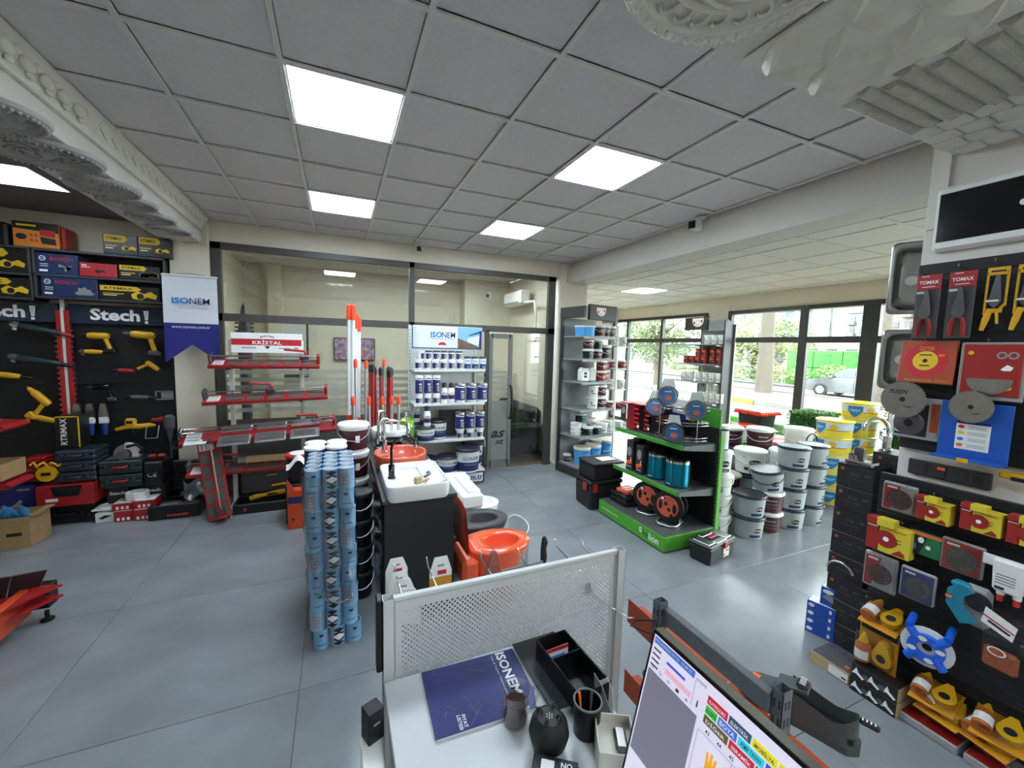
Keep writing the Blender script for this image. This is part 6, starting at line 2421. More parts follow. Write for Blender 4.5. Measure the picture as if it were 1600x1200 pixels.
for k, (y, l) in enumerate(((1.106, 'left'), (.983, 'right'))):
 t = T('pliers_pack', 'red handled shears on a red header card, top row, %s of two' % l, 'pliers', y, 1.995)
 b = MB('red')
 b.box((0, 0, .285), (.095, .003, .075), .001)
 b.build('header_card', t)
 b = MB('tool_grey')
 b.box((0, .002, .125), (.095, .002, .25), .0008)
 b.build('back_card', t)
 b = MB('ink_white')
 text(b, 'TOMAX', (0, -.002, .285), X, Z, .075, .018, .02)
 patch(b, (-.015, -.002, .315), X, Z, .03, .003)
 patch(b, (.0, -.002, .262), X, Z, .05, .003)
 patch(b, (-.03, .0005, .235), X, Z, .03, .012)
 b.build('lettering', t)
 b = MB('steel_dark')
 b.prism([(-.004, .25), (.008, .24), (.016, .19), (.022, .15), (.024, .12), (.012, .1), (-.012, .1), (-.026, .12), (-.022, .16), (-.012, .19)], (0, -.008, 0), X, Z, .008)
 b.use('steel').cyl((0, -.011, .15), .01, .006, 12, axis='y')
 b.build('jaws', t)
 for s_ in (-1, 1):
  MB('red').tube([(s_ * .012, -.008, .1), (s_ * .022, -.008, .07), (s_ * .024, -.008, .01)], [.008, .011, .009], 8).build('handle', t)
 MB('blister').box((0, -.014, .13), (.09, .014, .24), .004).build('blister', t)
for k, (y, l) in enumerate(((.868, 'left'), (.775, 'right, cut by the picture edge'))):
 t = T('pliers_pack', 'yellow pliers in a yellow frame card, top row, %s' % l, 'pliers', y, 2.03)
 b = MB('tool_yellow')
 for cx, cz, dx, dz in ((0, .27, .07, .036), (-.031, .17, .009, .2), (.031, .19, .009, .16), (-.0, .09, .05, .02)):
  b.box((cx, 0, cz), (dx, .006, dz), .002)
 b.build('frame_card', t)
 MB('ink').box((0, -.0035, .27), (.045, .001, .008)).build('printing', t)
 b = MB('steel_dark')
 b.prism([(-.004, .25), (.01, .25), (.02, .16), (.022, .13), (.0, .1), (-.022, .13), (-.014, .17)], (0, -.002, 0), X, Z, .01)
 b.build('jaws', t)
 b = MB('ink_white')
 patch(b, (-.006, -.013, .135), X, Z, .04, .007)
 b.build('lettering', t)
 MB('tool_yellow').tube([(-.012, 0, .1), (-.024, 0, .05), (-.034, 0, .0)], [.01, .013, .008], 8).build('handle', t)
 MB('tool_yellow').tube([(.03, 0, .12), (.008, 0, .085), (.014, 0, .03)], [.006, .006, .005], 8).build('handle', t)
M('card_orange', '#a8431f', .45, var=.06)
M('card_red', '#9c2320', .45, var=.06)
t = T('saw_blade_pack', 'orange card with a round saw blade and yellow centre label', 'saw blade', 1.088, 1.765, 2.80, tilt=-.12)
MB('card_orange').box((0, 0, .11), (.22, .012, .225), .004).build('card', t)
b = MB('ink_red')
disc(b, (-.005, -.0066, .115), X, Z, .088, .088, 32)
b.use('ink')
b.use('ink_yellow')
disc(b, (-.005, -.0072, .115), X, Z, .05, .05, 24)
b.use('ink')
disc(b, (-.005, -.0078, .115), X, Z, .01, .01, 12)
patch(b, (-.005, -.0078, .145), X, Z, .05, .006)
patch(b, (-.005, -.0078, .09), X, Z, .04, .006)
b.use('ink_gold')
text(b, 'CUTTER', (-.005, -.0078, .178), X, Z, .06, .02, .01)
text(b, 'PROFESSIONAL TOOLS', (.01, -.0072, .012), X, Z, .17, .014, .01)
b.build('printing', t)
MB('sticker_orange').box((.055, -.0078, .145), (.022, .001, .012)).build('price_sticker', t)
t = T('saw_blade_pack', 'red card in clear shell with half visible saw blade', 'saw blade', .855, 1.705, 2.80)
MB('clam').box((0, .004, .135), (.215, .008, .27), .004).build('shell', t)
MB('card_red').box((0, -.002, .14), (.19, .006, .24), .002).build('card', t)
b = MB('steel')
b.lathe([(0, -.004), (.075, -.004), (.075, .0), (0, .0)], (.0, -.006, .1), 30, 'y', PI * .5 - PI / 2 * 0, PI * 1.5)
b.build('half_blade', t)
b = MB('ink_grey')
for x in (.03, .065):
 b.lathe([(.01, -.0062), (.017, -.0062), (.017, -.0052)], (x, 0, .21), 18, 'y')
b.use('ink_white')
poly(b, [(-.02, -.01), (.0, .012), (.02, .0), (.012, -.015), (-.01, -.016)], (.05, -.0056, .155), X, Z)
b.use('ink_yellow')
disc(b, (-.07, -.0056, .22), X, Z, .01)
disc(b, (.05, -.0056, .06), X, Z, .022, .012)
b.build('printing', t)
def saw(label, y, z, r, x, n=40, mark=None, yawd=0):
 t = T('circular_saw_blade', label, 'saw blade', y, z, x, yawd=yawd)
 b = MB('steel')
 pts = []
 for k in range(n):
  a = 2 * PI * k / n
  d = 2 * PI / n
  pts += [(r * .92 * math.cos(a), r * .92 * math.sin(a)), (r * math.cos(a + d * .2), r * math.sin(a + d * .2)), (r * .99 * math.cos(a + d * .5), r * .99 * math.sin(a + d * .5))]
 b.prism(pts, (0, 0, 0), X, Z, .003)
 b.build('blade', t)
 b = MB('ink')
 disc(b, (0, -.0035, 0), X, Z, r * .13, r * .13, 14)
 if mark:
  text(b, mark, (-r * .2, -.0036, r * .4), X, Z, r * .8, r * .22, .02, .3)
 poly(b, [(.0, -r * .38), (r * .3, -r * .42), (r * .5, -r * .34), (r * .3, -r * .36)], (0, -.0036, 0), X, Z)
 b.build('printing', t)
 return t
saw('large toothed circular saw blade hanging at the left board edge', 1.15, 1.672, .098, 2.77, 44, 'PUSEN')
saw('smaller circular saw blade hanging over the blue file', .893, 1.668, .078, 2.765, 60)
t = T('saw_blade_pack', 'clear clamshell with dark disc behind the large saw blade', 'saw blade', 1.105, 1.465, 2.82)
MB('clam').box((0, .003, .11), (.19, .006, .22), .003).build('shell', t)
MB('ink').box((-.02, -.001, .1), (.13, .003, .17), .001).build('card', t)
MB('card_orange').box((.07, -.001, .12), (.03, .003, .15), .001).build('side_card', t)
MB('steel_dark').lathe([(.02, -.008), (.06, -.006), (.065, -.003), (.02, -.003)], (-.03, 0, .08), 24, 'y').build('disc', t)
b = MB('ink_white')
for k in range(3):
 poly(b, [(0, 0), (.018, -.01), (.02, -.016), (.002, -.008)], (-.085, -.003, .08 - .02 * k), X, Z)
b.build('printing', t)
M('file_blue', '#1550a8', .5, var=.05)
t = T('blue_file', 'blue plastic display file with a white instruction sheet, under the saw blades', 'file', .885, 1.405, 2.80)
MB('file_blue').box((0, 0, .14), (.24, .012, .285), .003).build('back_board', t)
b = MB('file_blue')
b.box((0, -.04, .01), (.24, .08, .008), .002)
b.build('tray', t)
b = MB('white_plastic')
b.box((0, -.0075, .12), (.115, .002, .135))
sh = b.build('sheet', t)
b = MB('ink_navy')
patch(b, (.0, -.0086, .183), X, Z, .115, .012)
for k, m_ in enumerate(('ink_red', 'ink_yellow', 'ink_cyan', 'ink_orange')):
 b.use(m_)
 disc(b, (-.04, -.009, .162 - .03 * k), X, Z, .012, .0085, 12)
 b.use('ink_grey')
 for q in range(3):
  patch(b, (.015, -.009, .168 - .03 * k - .006 * q), X, Z, .065 - .01 * (q % 2), .0022)
b.build('printing', sh)
MB('tool_yellow').box((0, -.082, .01), (.04, .004, .02), .001).build('label', t)
t = T('orange_tool', 'orange and black small tool lying on the white strip, right picture edge', 'tool', .73, 1.335, 2.84)
MB('tool_yellow').box((0, 0, .03), (.13, .05, .03), .008).build('body', t)
MB('ink').box((.02, -.027, .022), (.09, .004, .018), .002).build('label', t)
def clam(label, y, z, w_, h, cmat, dmat, x=2.79, corner='red'):
 t = T('disc_pack', label, 'disc pack', y, z, x)
 MB('clam').box((0, .012, h / 2), (w_, .02, h), .006).build('shell', t)
 b = MB(cmat)
 b.box((0, -.001, h / 2), (w_ * .88, .006, h * .88), .001)
 b.build('card', t)
 b = MB(corner)
 poly(b, [(-w_ * .43, -h * .43), (-w_ * .2, -h * .43), (w_ * .05, h * .43), (-w_ * .43, h * .43)], (0, -.0042, h / 2), X, Z)
 b.use('ink_white')
 patch(b, (-w_ * .2, -.0048, h * .85), X, Z, w_ * .3, h * .06)
 b.build('printing', t)
 b = MB(dmat)
 r = min(w_, h) * .37
 b.lathe([(0, -.008), (r * .3, -.008), (r * .34, -.006), (r * .62, -.007), (r * .66, -.0055), (r, -.006), (r, -.003)], (w_ * .03, 0, h * .45), 28, 'y')
 b.use('ink_grey')
 for k in range(8):
  disc(b, (w_ * .03 + r * .8 * math.cos(k * PI / 4), -.0065, h * .45 + r * .8 * math.sin(k * PI / 4)), X, Z, r * .05, n=8)
 b.build('disc', t)
 MB('blister').box((0, -.014, h / 2), (w_ * .94, .012, h * .94), .005).build('blister', t)
 return t
M('disc_brown', '#4d2a27', .6, var=.12)
M('disc_grey', '#4a4744', .6, var=.15)
clam('clear shell with a brown sanding disc and red corner, top left of the lower board', 1.128, 1.055, .145, .155, 'clam', 'disc_brown')
clam('clear shell with a large brown sanding disc, second from the floor at the left', 1.17, .59, .15, .2, 'clam', 'disc_brown', 2.78)
clam('clear shell with dark blue card and black disc beside the large brown one', 1.005, .625, .14, .165, 'print_navy', 'disc_grey', 2.765, 'print_navy')
clam('clear shell with purple header and grey disc, middle of the lower board', .868, .845, .15, .16, 'card_red', 'disc_grey', 2.79, 'card_red')
M('box_yellow', '#d8c233', .5, var=.05)
def disc_box(label, y, z, s=1.0, n=1, name='ostim'):
 t = T('disc_box', label, 'box', y, z, 2.77, group='yellow and red disc cartons')
 w_, h = .125 * s, .125 * s
 b = MB('box_yellow')
 b.box((.02 * s, .02, h * .42), (w_ * .72, .06, h * .84), .002)
 b.box((-.005 * s, .0, h * .9), (w_ * .42, .05, h * .24), .002)
 b.build('carton', t)
 b = MB('card_red')
 b.box((-w_ * .36, .02, h * .42), (w_ * .28, .0615, h * .845), .002)
 b.box((-w_ * .36, .0, h * .9), (w_ * .26, .051, h * .2), .002)
 b.build('red_end', t)
 b = MB('card_red')
 disc(b, (-w_ * .02, -.012, h * .42), X, Z, w_ * .26, h * .25, 24)
 poly(b, [(-.02 * s, 0), (.02 * s, 0), (.018 * s, .012 * s), (.004 * s, .022 * s)], (w_ * .28, -.0115, h * .04), X, Z)
 b.use('ink_white')
 disc(b, (-w_ * .02, -.0125, h * .42), X, Z, w_ * .07, h * .07, 14)
 patch(b, (-w_ * .36, -.0115, h * .72), X, Z, w_ * .26, h * .03)
 b.use('ink_red')
 text(b, 'cutoptim', (w_ * .2, -.0116, h * .72), X, Z, w_ * .42, h * .09, .01)
 b.use('ink')
 patch(b, (w_ * .24, -.0115, h * .5), X, Z, w_ * .2, h * .02)
 patch(b, (w_ * .24, -.0115, h * .4), X, Z, w_ * .2, h * .02)
 b.build('printing', t)
 return t
disc_box('yellow and red disc carton hanging on the upper row, first from the left', .98, 1.065, 1.0)
disc_box('yellow and red disc carton hanging on the upper row, second from the left', .815, 1.08, 1.05)
disc_box('yellow and red disc carton at the right picture edge', .665, 1.08, 1.05)
disc_box('largest yellow and red disc carton, left end of the second row', 1.145, .818, 1.5)
M('green_card', '#1f6e45', .5, var=.1)
t = T('disc_pack', 'green and black flap disc pack beside the large yellow carton', 'disc pack', 1.005, .865, 2.80)
MB('green_card').box((0, .01, .06), (.13, .03, .12), .003).build('carton', t)
b = MB('ink_orange')
patch(b, (0, -.0055, .112), X, Z, .13, .016)
b.use('ink')
poly(b, [(-.065, .0), (-.02, .0), (.01, .1), (-.065, .1)], (0, -.0055, 0), X, Z)
b.use('ink_white')
disc(b, (-.015, -.006, .08), X, Z, .012, .016)
disc(b, (.015, -.006, .05), X, Z, .01)
b.use('ink_cyan')
disc(b, (-.045, -.006, .04), X, Z, .014, .02)
b.build('printing', t)
M('teal_plastic', '#1f86a0', .35, var=.06)
t = T('mitre_box', 'teal ridged plastic brush pack with grey shell, right of the lower board', 'brush', .825, .615, 2.77)
b = MB('teal_plastic')
for k in range(9):
 o_ = .006 * k
 b.tube([(-.02 + o_, -.03, .20 - o_ * .3), (-.055 + o_, -.03, .16 - o_ * .3), (-.055 + o_, -.03, .09 + o_ * .3), (-.0 + o_, -.03, .015 + o_ * .6)], .0052, 6)
b.box((-.02, .0, .19), (.07, .05, .03), .01)
b.build('ridges', t)
MB('clam').box((.03, .01, .11), (.1, .04, .2), .02).build('shell', t)
MB('ink').lathe([(0, -.015), (.04, -.015), (.045, 0)], (.04, -.01, .14), 20, 'y').build('knob', t)
MB('sticker_orange').box((-.05, -.038, .125), (.022, .002, .012)).build('price_sticker', t)
t = T('adhesive_pack', 'white twin tube adhesive pack hanging at the right picture edge', 'pack', .705, .80, 2.75)
b = MB('white_plastic')
b.box((0, .02, .12), (.09, .045, .15), .01, (1.15, 1.1))
b.box((-.06, .03, .17), (.06, .006, .05), .002)
b.build('body', t)
for x in (-.02, .03):
 b = MB('white_plastic')
 b.cyl((x, .02, .03), .014, .02, 12)
 b.use('red_bright').cyl((x, .02, 0), .011, .03, 12)
 b.build('nozzle', t)
b = MB('ink_grey')
for k in range(7):
 patch(b, (-.005, -.0035, .165 - .013 * k), X, Z, .06, .006)
b.use('ink')
patch(b, (-.02, -.0035, .065), X, Z, .03, .012)
b.build('label', t)
t = T('plastic_bag', 'clear bag with a white label hanging under the adhesive pack', 'bag', .70, .63, 2.75)
b = MB('blister')
b.grid(lambda u, v: (-.07 + .14 * u, -.02 * math.sin(3 * u) * math.sin(3 * v), .15 * v), 8, 8)
b.build('bag', t)
b = MB('white_plastic')
b.prism([(-.06, .06), (.04, .02), (.05, .09), (-.05, .135)], (0, -.025, 0), X, Z, -.002)
b.use('ink_red').prism([(-.055, .094), (.044, .054), (.0445, .059), (-.0545, .1)], (0, -.0262, 0), X, Z, -.001)
b.use('ink').prism([(-.04, .07), (.03, .042), (.033, .05), (-.036, .08)], (0, -.0262, 0), X, Z, -.001)
b.build('label', t)
t = T('copper_pack', 'clear bag of copper scouring pads low on the board', 'pack', .70, .47, 2.78)
M('copper', '#a3502c', .5, var=.25, scale=90)
MB('copper').box((0, .0, .05), (.11, .03, .1), .012).build('pad', t)
MB('blister').box((0, .0, .085), (.13, .036, .17), .01).build('bag', t)
b = MB('ink_white')
disc(b, (-.01, -.019, .09), X, Z, .03, .02, 18)
b.use('copper')
disc(b, (-.01, -.0195, .09), X, Z, .024, .015, 18)
b.build('label', t)
M('vivid_blue', '#1d5fd0', .3, var=.05)
t = T('hand_reel', 'bright blue plastic reel frame with white ovals hanging low on the board', 'reel', .925, .30, 2.72, yawd=.2)
b = MB('vivid_blue')
for k in range(4):
 a = PI / 4 + k * PI / 2
 b.tube([(.04 * math.cos(a), 0, .13 + .04 * math.sin(a)), (.095 * math.cos(a), 0, .13 + .11 * math.sin(a))], [.022, .02], 8)
b.lathe([(.035, -.016), (.07, -.016), (.07, .016), (.035, .016), (.035, -.016)], (0, 0, .13), 22, 'y')
b.build('frame', t)
for s_ in (-1, 1):
 b = MB('vivid_blue')
 b.tube([(s_ * .07, .0, .215), (s_ * .07, .1, .235)], .016, 8)
 b.build('handle', t)
b = MB('white_plastic')
for k in range(4):
 a = k * PI / 2 + .3
 disc(b, (.053 * math.cos(a), -.0165, .13 + .053 * math.sin(a)), X, Z, .018, .012, 14)
b.build('oval', t)
MB('white_plastic').lathe([(.02, .01), (.1, .012), (.1, .02), (.02, .02)], (0, 0, .13), 24, 'y').build('back_disc', t)
def chalk(label, loc, rot, s=1.0):
 t = thing('chalk_pack', label, 'chalk line pack', loc, rot=rot)
 t.scale = (s, s, s)
 M('pack_amber', '#c98a1c', .45, var=.06)
 MB('pack_amber').box((0, 0, .1), (.16, .006, .21), .002).build('card', t)
 b = MB('tool_yellow')
 pts = [(.042 * math.cos(a), .042 * math.sin(a)) for a in [PI * .9 + q * PI * 1.2 / 12 for q in range(13)]] + [(.012, .085), (-.012, .085)]
 b.prism(pts, (.03, -.004, .07), X, Z, .03)
 b.build('chalk_reel', t)
 b = MB('ink')
 disc(b, (.03, -.036, .07), X, Z, .02, .02, 14)
 b.build('logo', t)
 M('amber_bottle', '#b4642a', .35, var=.06)
 b = MB('amber_bottle')
 b.lathe([(0, 0), (.03, 0), (.032, .01), (.032, .08), (.02, .1), (0, .1)], (-.045, -.035, .015), 16)
 b.build('bottle', t)
 b = MB('ink_white')
 wrap(b, (-.045, -.035, .015), .032, .03, .075, FR - 1.2, FR + 1.2)
 b.build('bottle_label', t)
 MB('tool_yellow').lathe([(0, .115), (.02, .115), (.018, .13), (.006, .16), (0, .16)], (-.045, -.035, 0), 12).build('nozzle', t)
 MB('ink').box((0, -.0038, .185), (.15, .001, .03)).build('header', t)
 MB('blister').box((0, -.04, .1), (.15, .07, .17), .02).build('blister', t)
 return t
chalk('yellow chalk line pack standing upright on the flat cartons', (2.76, 1.13, .163), (0, 0, RZ), 1.1)
chalk('yellow chalk line pack lying flat above the upright one', (2.72, 1.13, .40), (-PI / 2 + .35, 0, RZ), 1.1)
for k, (y, z, tl) in enumerate(((.86, .115, -.1), (.88, .16, .1), (.70, .12, -.15), (.66, .17, .15))):
 chalk('yellow chalk line pack in the heap at the foot of the board, %s one' % ORD[k], (2.70 - .0 * k, y, z), (-PI / 2 + .25 + tl * .3, 0, RZ + tl), 1.05)
t = thing('flat_carton', 'flat grey carton with cardboard sides on the floor beside the blue boxes', 'box', (2.78, 1.315, 0))
M('print_grey', '#55585a', .45, var=.3, scale=25)
M('board_tan', '#b09a72', .8, var=.06)
MB('board_tan').box((0, 0, .035), (.2, .21, .07), .003).build('carton', t)
b = MB('print_grey')
patch(b, (0, 0, .0705), X, Y, .19, .2, .0006)
b.use('white_plastic')
patch(b, (-.1005, -.05, .035), NY, Z, .1, .05)
b.use('ink')
patch(b, (-.101, -.08, .025), NY, Z, .025, .01)
b.build('printing', t)
MB('sticker_orange').box((-.05, -.07, .0715), (.02, .025, .001)).build('price_sticker', t)
for k in range(2):
 t = thing('flat_carton', 'dark printed chain saw carton with cardboard ends on the floor, %s one' % ('lower', 'upper')[k], 'box', (2.77, 1.095, .0005 + .081 * k))
 MB('board_tan').box((0, 0, .04), (.2, .21, .08), .003).build('carton', t)
 b = MB('print_black')
 b.box((-.0, 0, .0803), (.198, .208, .0012))
 b.box((-.1003, 0, .04), (.0012, .208, .078))
 b.use('ink_white')
 for q in range(3):
  poly(b, [(-.03, -.02), (-.01, .025), (.0, .0), (.03, -.02), (.02, -.03), (-.01, -.012)], (-.1012, .07 - .07 * q, .042), NY, Z)
 b.use('tool_grey')
 for q in range(2):
  disc(b, (-.1012, .035 - .07 * q, .038), NY, Z, .016, .014)
 b.build('printing', t)
for k, (y, l) in enumerate(((.88, 'left'), (.64, 'right'))):
 t = thing('clear_pack', 'flat clear pack with red card lying on the floor under the yellow packs, %s one' % l, 'pack', (2.80, y, 0))
 MB('clam').box((0, 0, .02), (.2, .22, .04), .004).build('tray', t)
 b = MB('card_red')
 b.box((-.05, 0, .041), (.08, .21, .002))
 b.use('tool_grey').box((.04, 0, .045), (.08, .18, .01), .004)
 b.build('card', t)
M('tap_box', '#1d1c1e', .5, var=.1)
for k in range(8):
 z = .151 * k + .001
 t = thing('tap_box', 'black copper-dotted carton in the tall front stack, %s from the floor' % ORD[k], 'box', (3.0 + .002 * (k % 3), 1.43 + .003 * (k % 2), z), RZ, 'black tap cartons')
 MB('tap_box').box((0, .09, .074), (.2, .2, .148), .003).build('carton', t)
 b = MB('copper')
 disc(b, (-.07, -.0105, .115), X, Z, .011, .011, 14)
 b.use('tool_grey')
 text(b, 'EGE', (.0, -.0108, .09), X, Z, .045, .018, .0)
 patch(b, (.0, -.0107, .06), X, Z, .09, .003)
 patch(b, (.065, -.0107, .095), X, Z, .03, .006)
 b.build('printing', t)
for k in range(9):
 t = thing('tap_box', 'black tap carton in the rear stack behind the column edge, %s from the floor' % ORD[k], 'box', (3.28, 1.335, .001 + .143 * k), RZ, 'rear black tap cartons')
 MB('tap_box').box((.0, .0, .071), (.2, .22, .142), .003).build('carton', t)
 b = MB('copper')
 disc(b, (-.06, -.1105, .11), X, Z, .011, .011, 14)
 b.use('tool_grey')
 text(b, 'EGE', (.02, -.1108, .09), X, Z, .045, .018, .0)
 b.build('printing', t)
for k in range(5):
 t = thing('tap_box', 'small black carton with gold mark low beside the blue boxes, %s from the floor' % ORD[k], 'box', (2.98, 1.27, .001 + .09 * k), RZ, 'small black cartons')
 MB('tap_box').box((0, .06, .044), (.13, .12, .088), .003).build('carton', t)
 b = MB('ink_gold')
 patch(b, (-.02, -.0005, .06), X, Z, .03, .012)
 b.build('printing', t)
M('box_blue', '#1c4fae', .45, var=.05)
for k in range(4):
 t = thing('blue_carton', 'blue and white carton with oval mark in the low stack, %s from the floor' % ORD[k], 'box', (2.965, 1.53, .001 + .056 * k), RZ + .28, 'blue cartons on the floor')
 MB('box_blue').box((0, .05, .027), (.16, .1, .054), .002).build('carton', t)
 b = MB('ink_white')
 disc(b, (-.055, -.0005, .03), X, Z, .018, .013, 14)
 patch(b, (.05, -.0005, .027), X, Z, .014, .025)
 patch(b, (0, .05, .0545), X, Y, .15, .09)
 b.build('printing', t)
t = thing('blue_carton', 'larger blue and white carton on top of the low blue stack', 'box', (2.99, 1.49, .228), RZ + .28)
MB('box_blue').box((0, .05, .06), (.12, .1, .12), .002).build('carton', t)
b = MB('ink_white')
disc(b, (-.02, -.0005, .095), X, Z, .03, .014, 14)
patch(b, (0, .05, .1205), X, Y, .11, .09)
b.use('ink_grey')
poly(b, [(-.05, .0), (.05, -.04), (.05, .0), (-.02, .03)], (0, -.0005, .05), X, Z)
b.build('printing', t)
tap('chrome gooseneck tap on the rear stack of black cartons', (3.24, 1.40, 1.29), 'chrome', .21, .15, 'arc', 2.73)
tap('second chrome gooseneck tap behind the column edge', (3.38, 1.34, 1.29), 'chrome', .12, .1, 'arc', PI / 2 + .5)
t = thing('tap', 'chrome square mixer tap lying on the front stack of black cartons', 'tap', (3.03, 1.42, 1.21))
b = MB('chrome')
b.box((0, 0, .015), (.1, .16, .03), .01)
b.cyl((.02, .05, .02), .035, .035, 18)
b.build('body', t)
MB('chrome').box((.0, .02, .07), (.012, .06, .08), .004).build('lever', t)
t = thing('shower_hose', 'thin white curved pipe in front of the black cartons near the floor', 'pipe', (2.95, 1.5, .5))
MB('chrome').tube(arc((0, -.06, .0), .075, .1, PI * .9, 10, 'yz'), .007, 8).build('pipe', t)
for k, (x0, y0, z0, w_, h) in enumerate(((3.12 - .11, 1.305, 2.15, .23, .42), (3.14 - .11, 1.32, 1.70, .22, .36))):
 t = thing('steel_sink', 'stainless steel sink hung on edge behind the column, %s one' % ('upper', 'lower')[k], 'sink', (x0 + w_ / 2, y0, z0 + h / 2), rot=(PI / 2, 0, -1.05))
 b = MB('steel')
 loops(b, [lp(rrect(w_, h, .03), 0), lp(rrect(w_, h, .03), .012), lp(rrect(w_ - .05, h - .05, .05), .008), lp(rrect(w_ - .06, h - .06, .05), -.10), lp(rrect(w_ - .13, h - .2, .03), -.12)], False, True)
 b.build('bowl', t)
 MB('chrome').lathe([(0, 0), (.03, 0), (.03, .006), (0, .004)], (.0, 0, -.118), 16).build('drain', t)
# -- desk in the foreground
M('desk_white', '#c9cbcc', .35, var=.015)
M('screen_metal', '#c9cac7', .45, var=.03)
t = thing('desk', 'white office desk in the foreground carrying catalogue and tea', 'desk', (.465, .57, 0))
MB('desk_white').box((0, 0, .737), (.67, 1.53, .026), .003).build('desktop', t)
for x in (-.322, .322):
 MB('desk_white').box((x, 0, .362), (.018, 1.5, .724), .002).build('side_panel', t)
MB('desk_white').box((0, .72, .5), (.62, .016, .44), .002).build('back_panel', t)
PX0, PX1, PZ0, PZ1, PY = .165, 1.11, .34, 1.012, 1.372
t = thing('perforated_screen', 'white perforated metal display screen standing behind the desk', 'screen', ((PX0 + PX1) / 2, PY, 0))
W_, ZH = PX1 - PX0, PZ1 - PZ0
b = MB('screen_metal')
nx_, nz_ = 96, 70
cx_, cz_ = W_ / nx_, ZH / nz_
q8 = [(1, 0), (1, 1), (0, 1), (-1, 1), (-1, 0), (-1, -1), (0, -1), (1, -1)]
vs, fs = [], []
for i in range(nx_):
 for j in range(nz_):
  mx, mz = -W_ / 2 + cx_ * (i + .5), PZ0 + cz_ * (j + .5)
  o_ = len(vs)
  if (i + j) % 2 == 0 and 2 < i < nx_ - 3 and 2 < j < nz_ - 4:
   for a, c_ in q8:
    vs.append((mx + a * cx_ / 2, 0, mz + c_ * cz_ / 2))
   for k in range(8):
    vs.append((mx + .0039 * math.cos(k * PI / 4), 0, mz + .0039 * math.sin(k * PI / 4)))
   for k in range(8):
    k2 = (k + 1) % 8
    fs.append((o_ + k, o_ + 8 + k, o_ + 8 + k2, o_ + k2))
  else:
   for a, c_ in ((-1, -1), (1, -1), (1, 1), (-1, 1)):
    vs.append((mx + a * cx_ / 2, 0, mz + c_ * cz_ / 2))
   fs.append((o_, o_ + 1, o_ + 2, o_ + 3))
b.add(vs, fs)
b.build('perforated_panel', t)
b = MB('screen_metal')
b.box((0, 0, 1.02), (W_, .022, .016), .002)
b.build('top_rail', t)
MB('screen_metal').box((0, 0, PZ0), (W_, .022, .016), .002).build('bottom_rail', t)
for x in (-W_ / 2 - .015, W_ / 2 + .015):
 b = MB('screen_metal')
 for dx, dy, sx, sy in ((0, -.019, .04, .002), (0, .019, .04, .002), (-.019, 0, .002, .04), (.019, 0, .002, .04)):
  b.box((x + dx, dy, .515), (sx, sy, 1.03))
 b.build('post', t)
b = MB('black')
b.box((-W_ / 2 - .045, .01, .9), (.02, .05, .26), .004)
b.build('side_bracket', t)
for x, ln, z in ((-.43, .2, .985), (-.3, .22, .98), (-.07, .22, .965), (.1, .2, .96), (.3, .22, .955), (.41, .16, .96), (.36, .02, .87)):
 b = MB('chrome')
 b.tube([(x, .005, z), (x - .01, ln * .9, z + .02), (x - .012, ln, z + .05)], .003, 6)
 b.build('hook', t)
b = MB('chrome')
b.tube([(.33, -.01, .90), (.36, -.01, .84), (.45, -.13, .80), (.465, -.14, .805)], .003, 6)
b.box((.325, -.012, .885), (.02, .012, .05), .002)
b.build('hook', t)
def hang_card(label, x, y, z, w_, h, mat, rz=0, red=True):
 t_ = thing('hanging_card', label, 'card', (x, y, z), rz)
 b_ = MB('white_plastic')
 b_.prism([(-w_ / 2, -h), (w_ / 2, -h), (w_ / 2, -.35 * h), (w_ * .28, 0), (-w_ * .28, 0), (-w_ / 2, -.35 * h)], (0, 0, 0), X, Z, .002)
 b_.build('card', t_)
 b_ = MB('ink_grey')
 patch(b_, (0, -.0025, -.2 * h), X, Z, w_ * .3, h * .05)
 if red:
  b_.use('ink_red')
  patch(b_, (w_ * .05, -.0025, -.36 * h), X, Z, w_ * .4, h * .1)
 if mat:
  b_.use(mat)
  patch(b_, (0, -.0026, -.72 * h), X, Z, w_, h * .52)
 b_.build('printing', t_)
 return t_
for k, (x, y, z, rz) in enumerate(((.205, 1.58, 1.055, 0), (.21, 1.54, 1.02, .1), (.22, 1.50, 1.01, -.1), (.235, 1.47, .985, -.25))):
 hang_card('white hanging card in the left bunch behind the screen, %s from the back' % ORD[k], x, y, z, .085, .14, None, rz)
hang_card('white and amber hanging card with red mark behind the screen', .37, 1.53, 1.055, .09, .18, 'pack_amber')
t = thing('clear_pack', 'clear cone-shaped pack hanging behind the middle of the screen', 'pack', (.575, 1.5, .95))
b = MB('clear_plastic')
b.prism([(-.07, -.1), (.05, -.1), (.01, .12), (-.0, .12)], (0, 0, 0), X, Z, .03)
b.build('blister', t)
MB('alu').box((-.03, .01, -.05), (.04, .01, .08), .003).build('insert', t)
t = thing('hanging_card', 'grey header card hanging behind the right half of the screen', 'card', (.72, 1.5, .93), rz=.05)
MB('clam').box((0, 0, 0), (.2, .002, .07)).build('card', t)
MB('ink').box((.04, -.0015, -.01), (.05, .001, .01)).build('printing', t)
t = thing('tool_grip', 'black ridged handle grip hanging on a hook behind the screen', 'grip', (.83, 1.52, 1.01))
MB('rubber').tube([(0, 0, .055), (.004, 0, .03), (-.002, 0, 0), (.002, 0, -.04), (-.004, 0, -.09)], [.008, .015, .013, .015, .012], 10).build('grip', t)
M('catalogue_blue', '#1b2568', .3, var=.06, coat=.3)
t = thing('catalogue', 'dark blue catalogue with white lettering lying on the white desk', 'catalogue', (.42, 1.185, .7505), rz=-.03)
b = MB('white_plastic')
b.box((0, 0, .004), (.335, .255, .008))
b.build('pages', t)
MB('catalogue_blue').box((0, 0, .009), (.34, .26, .002), .0005).build('cover', t)
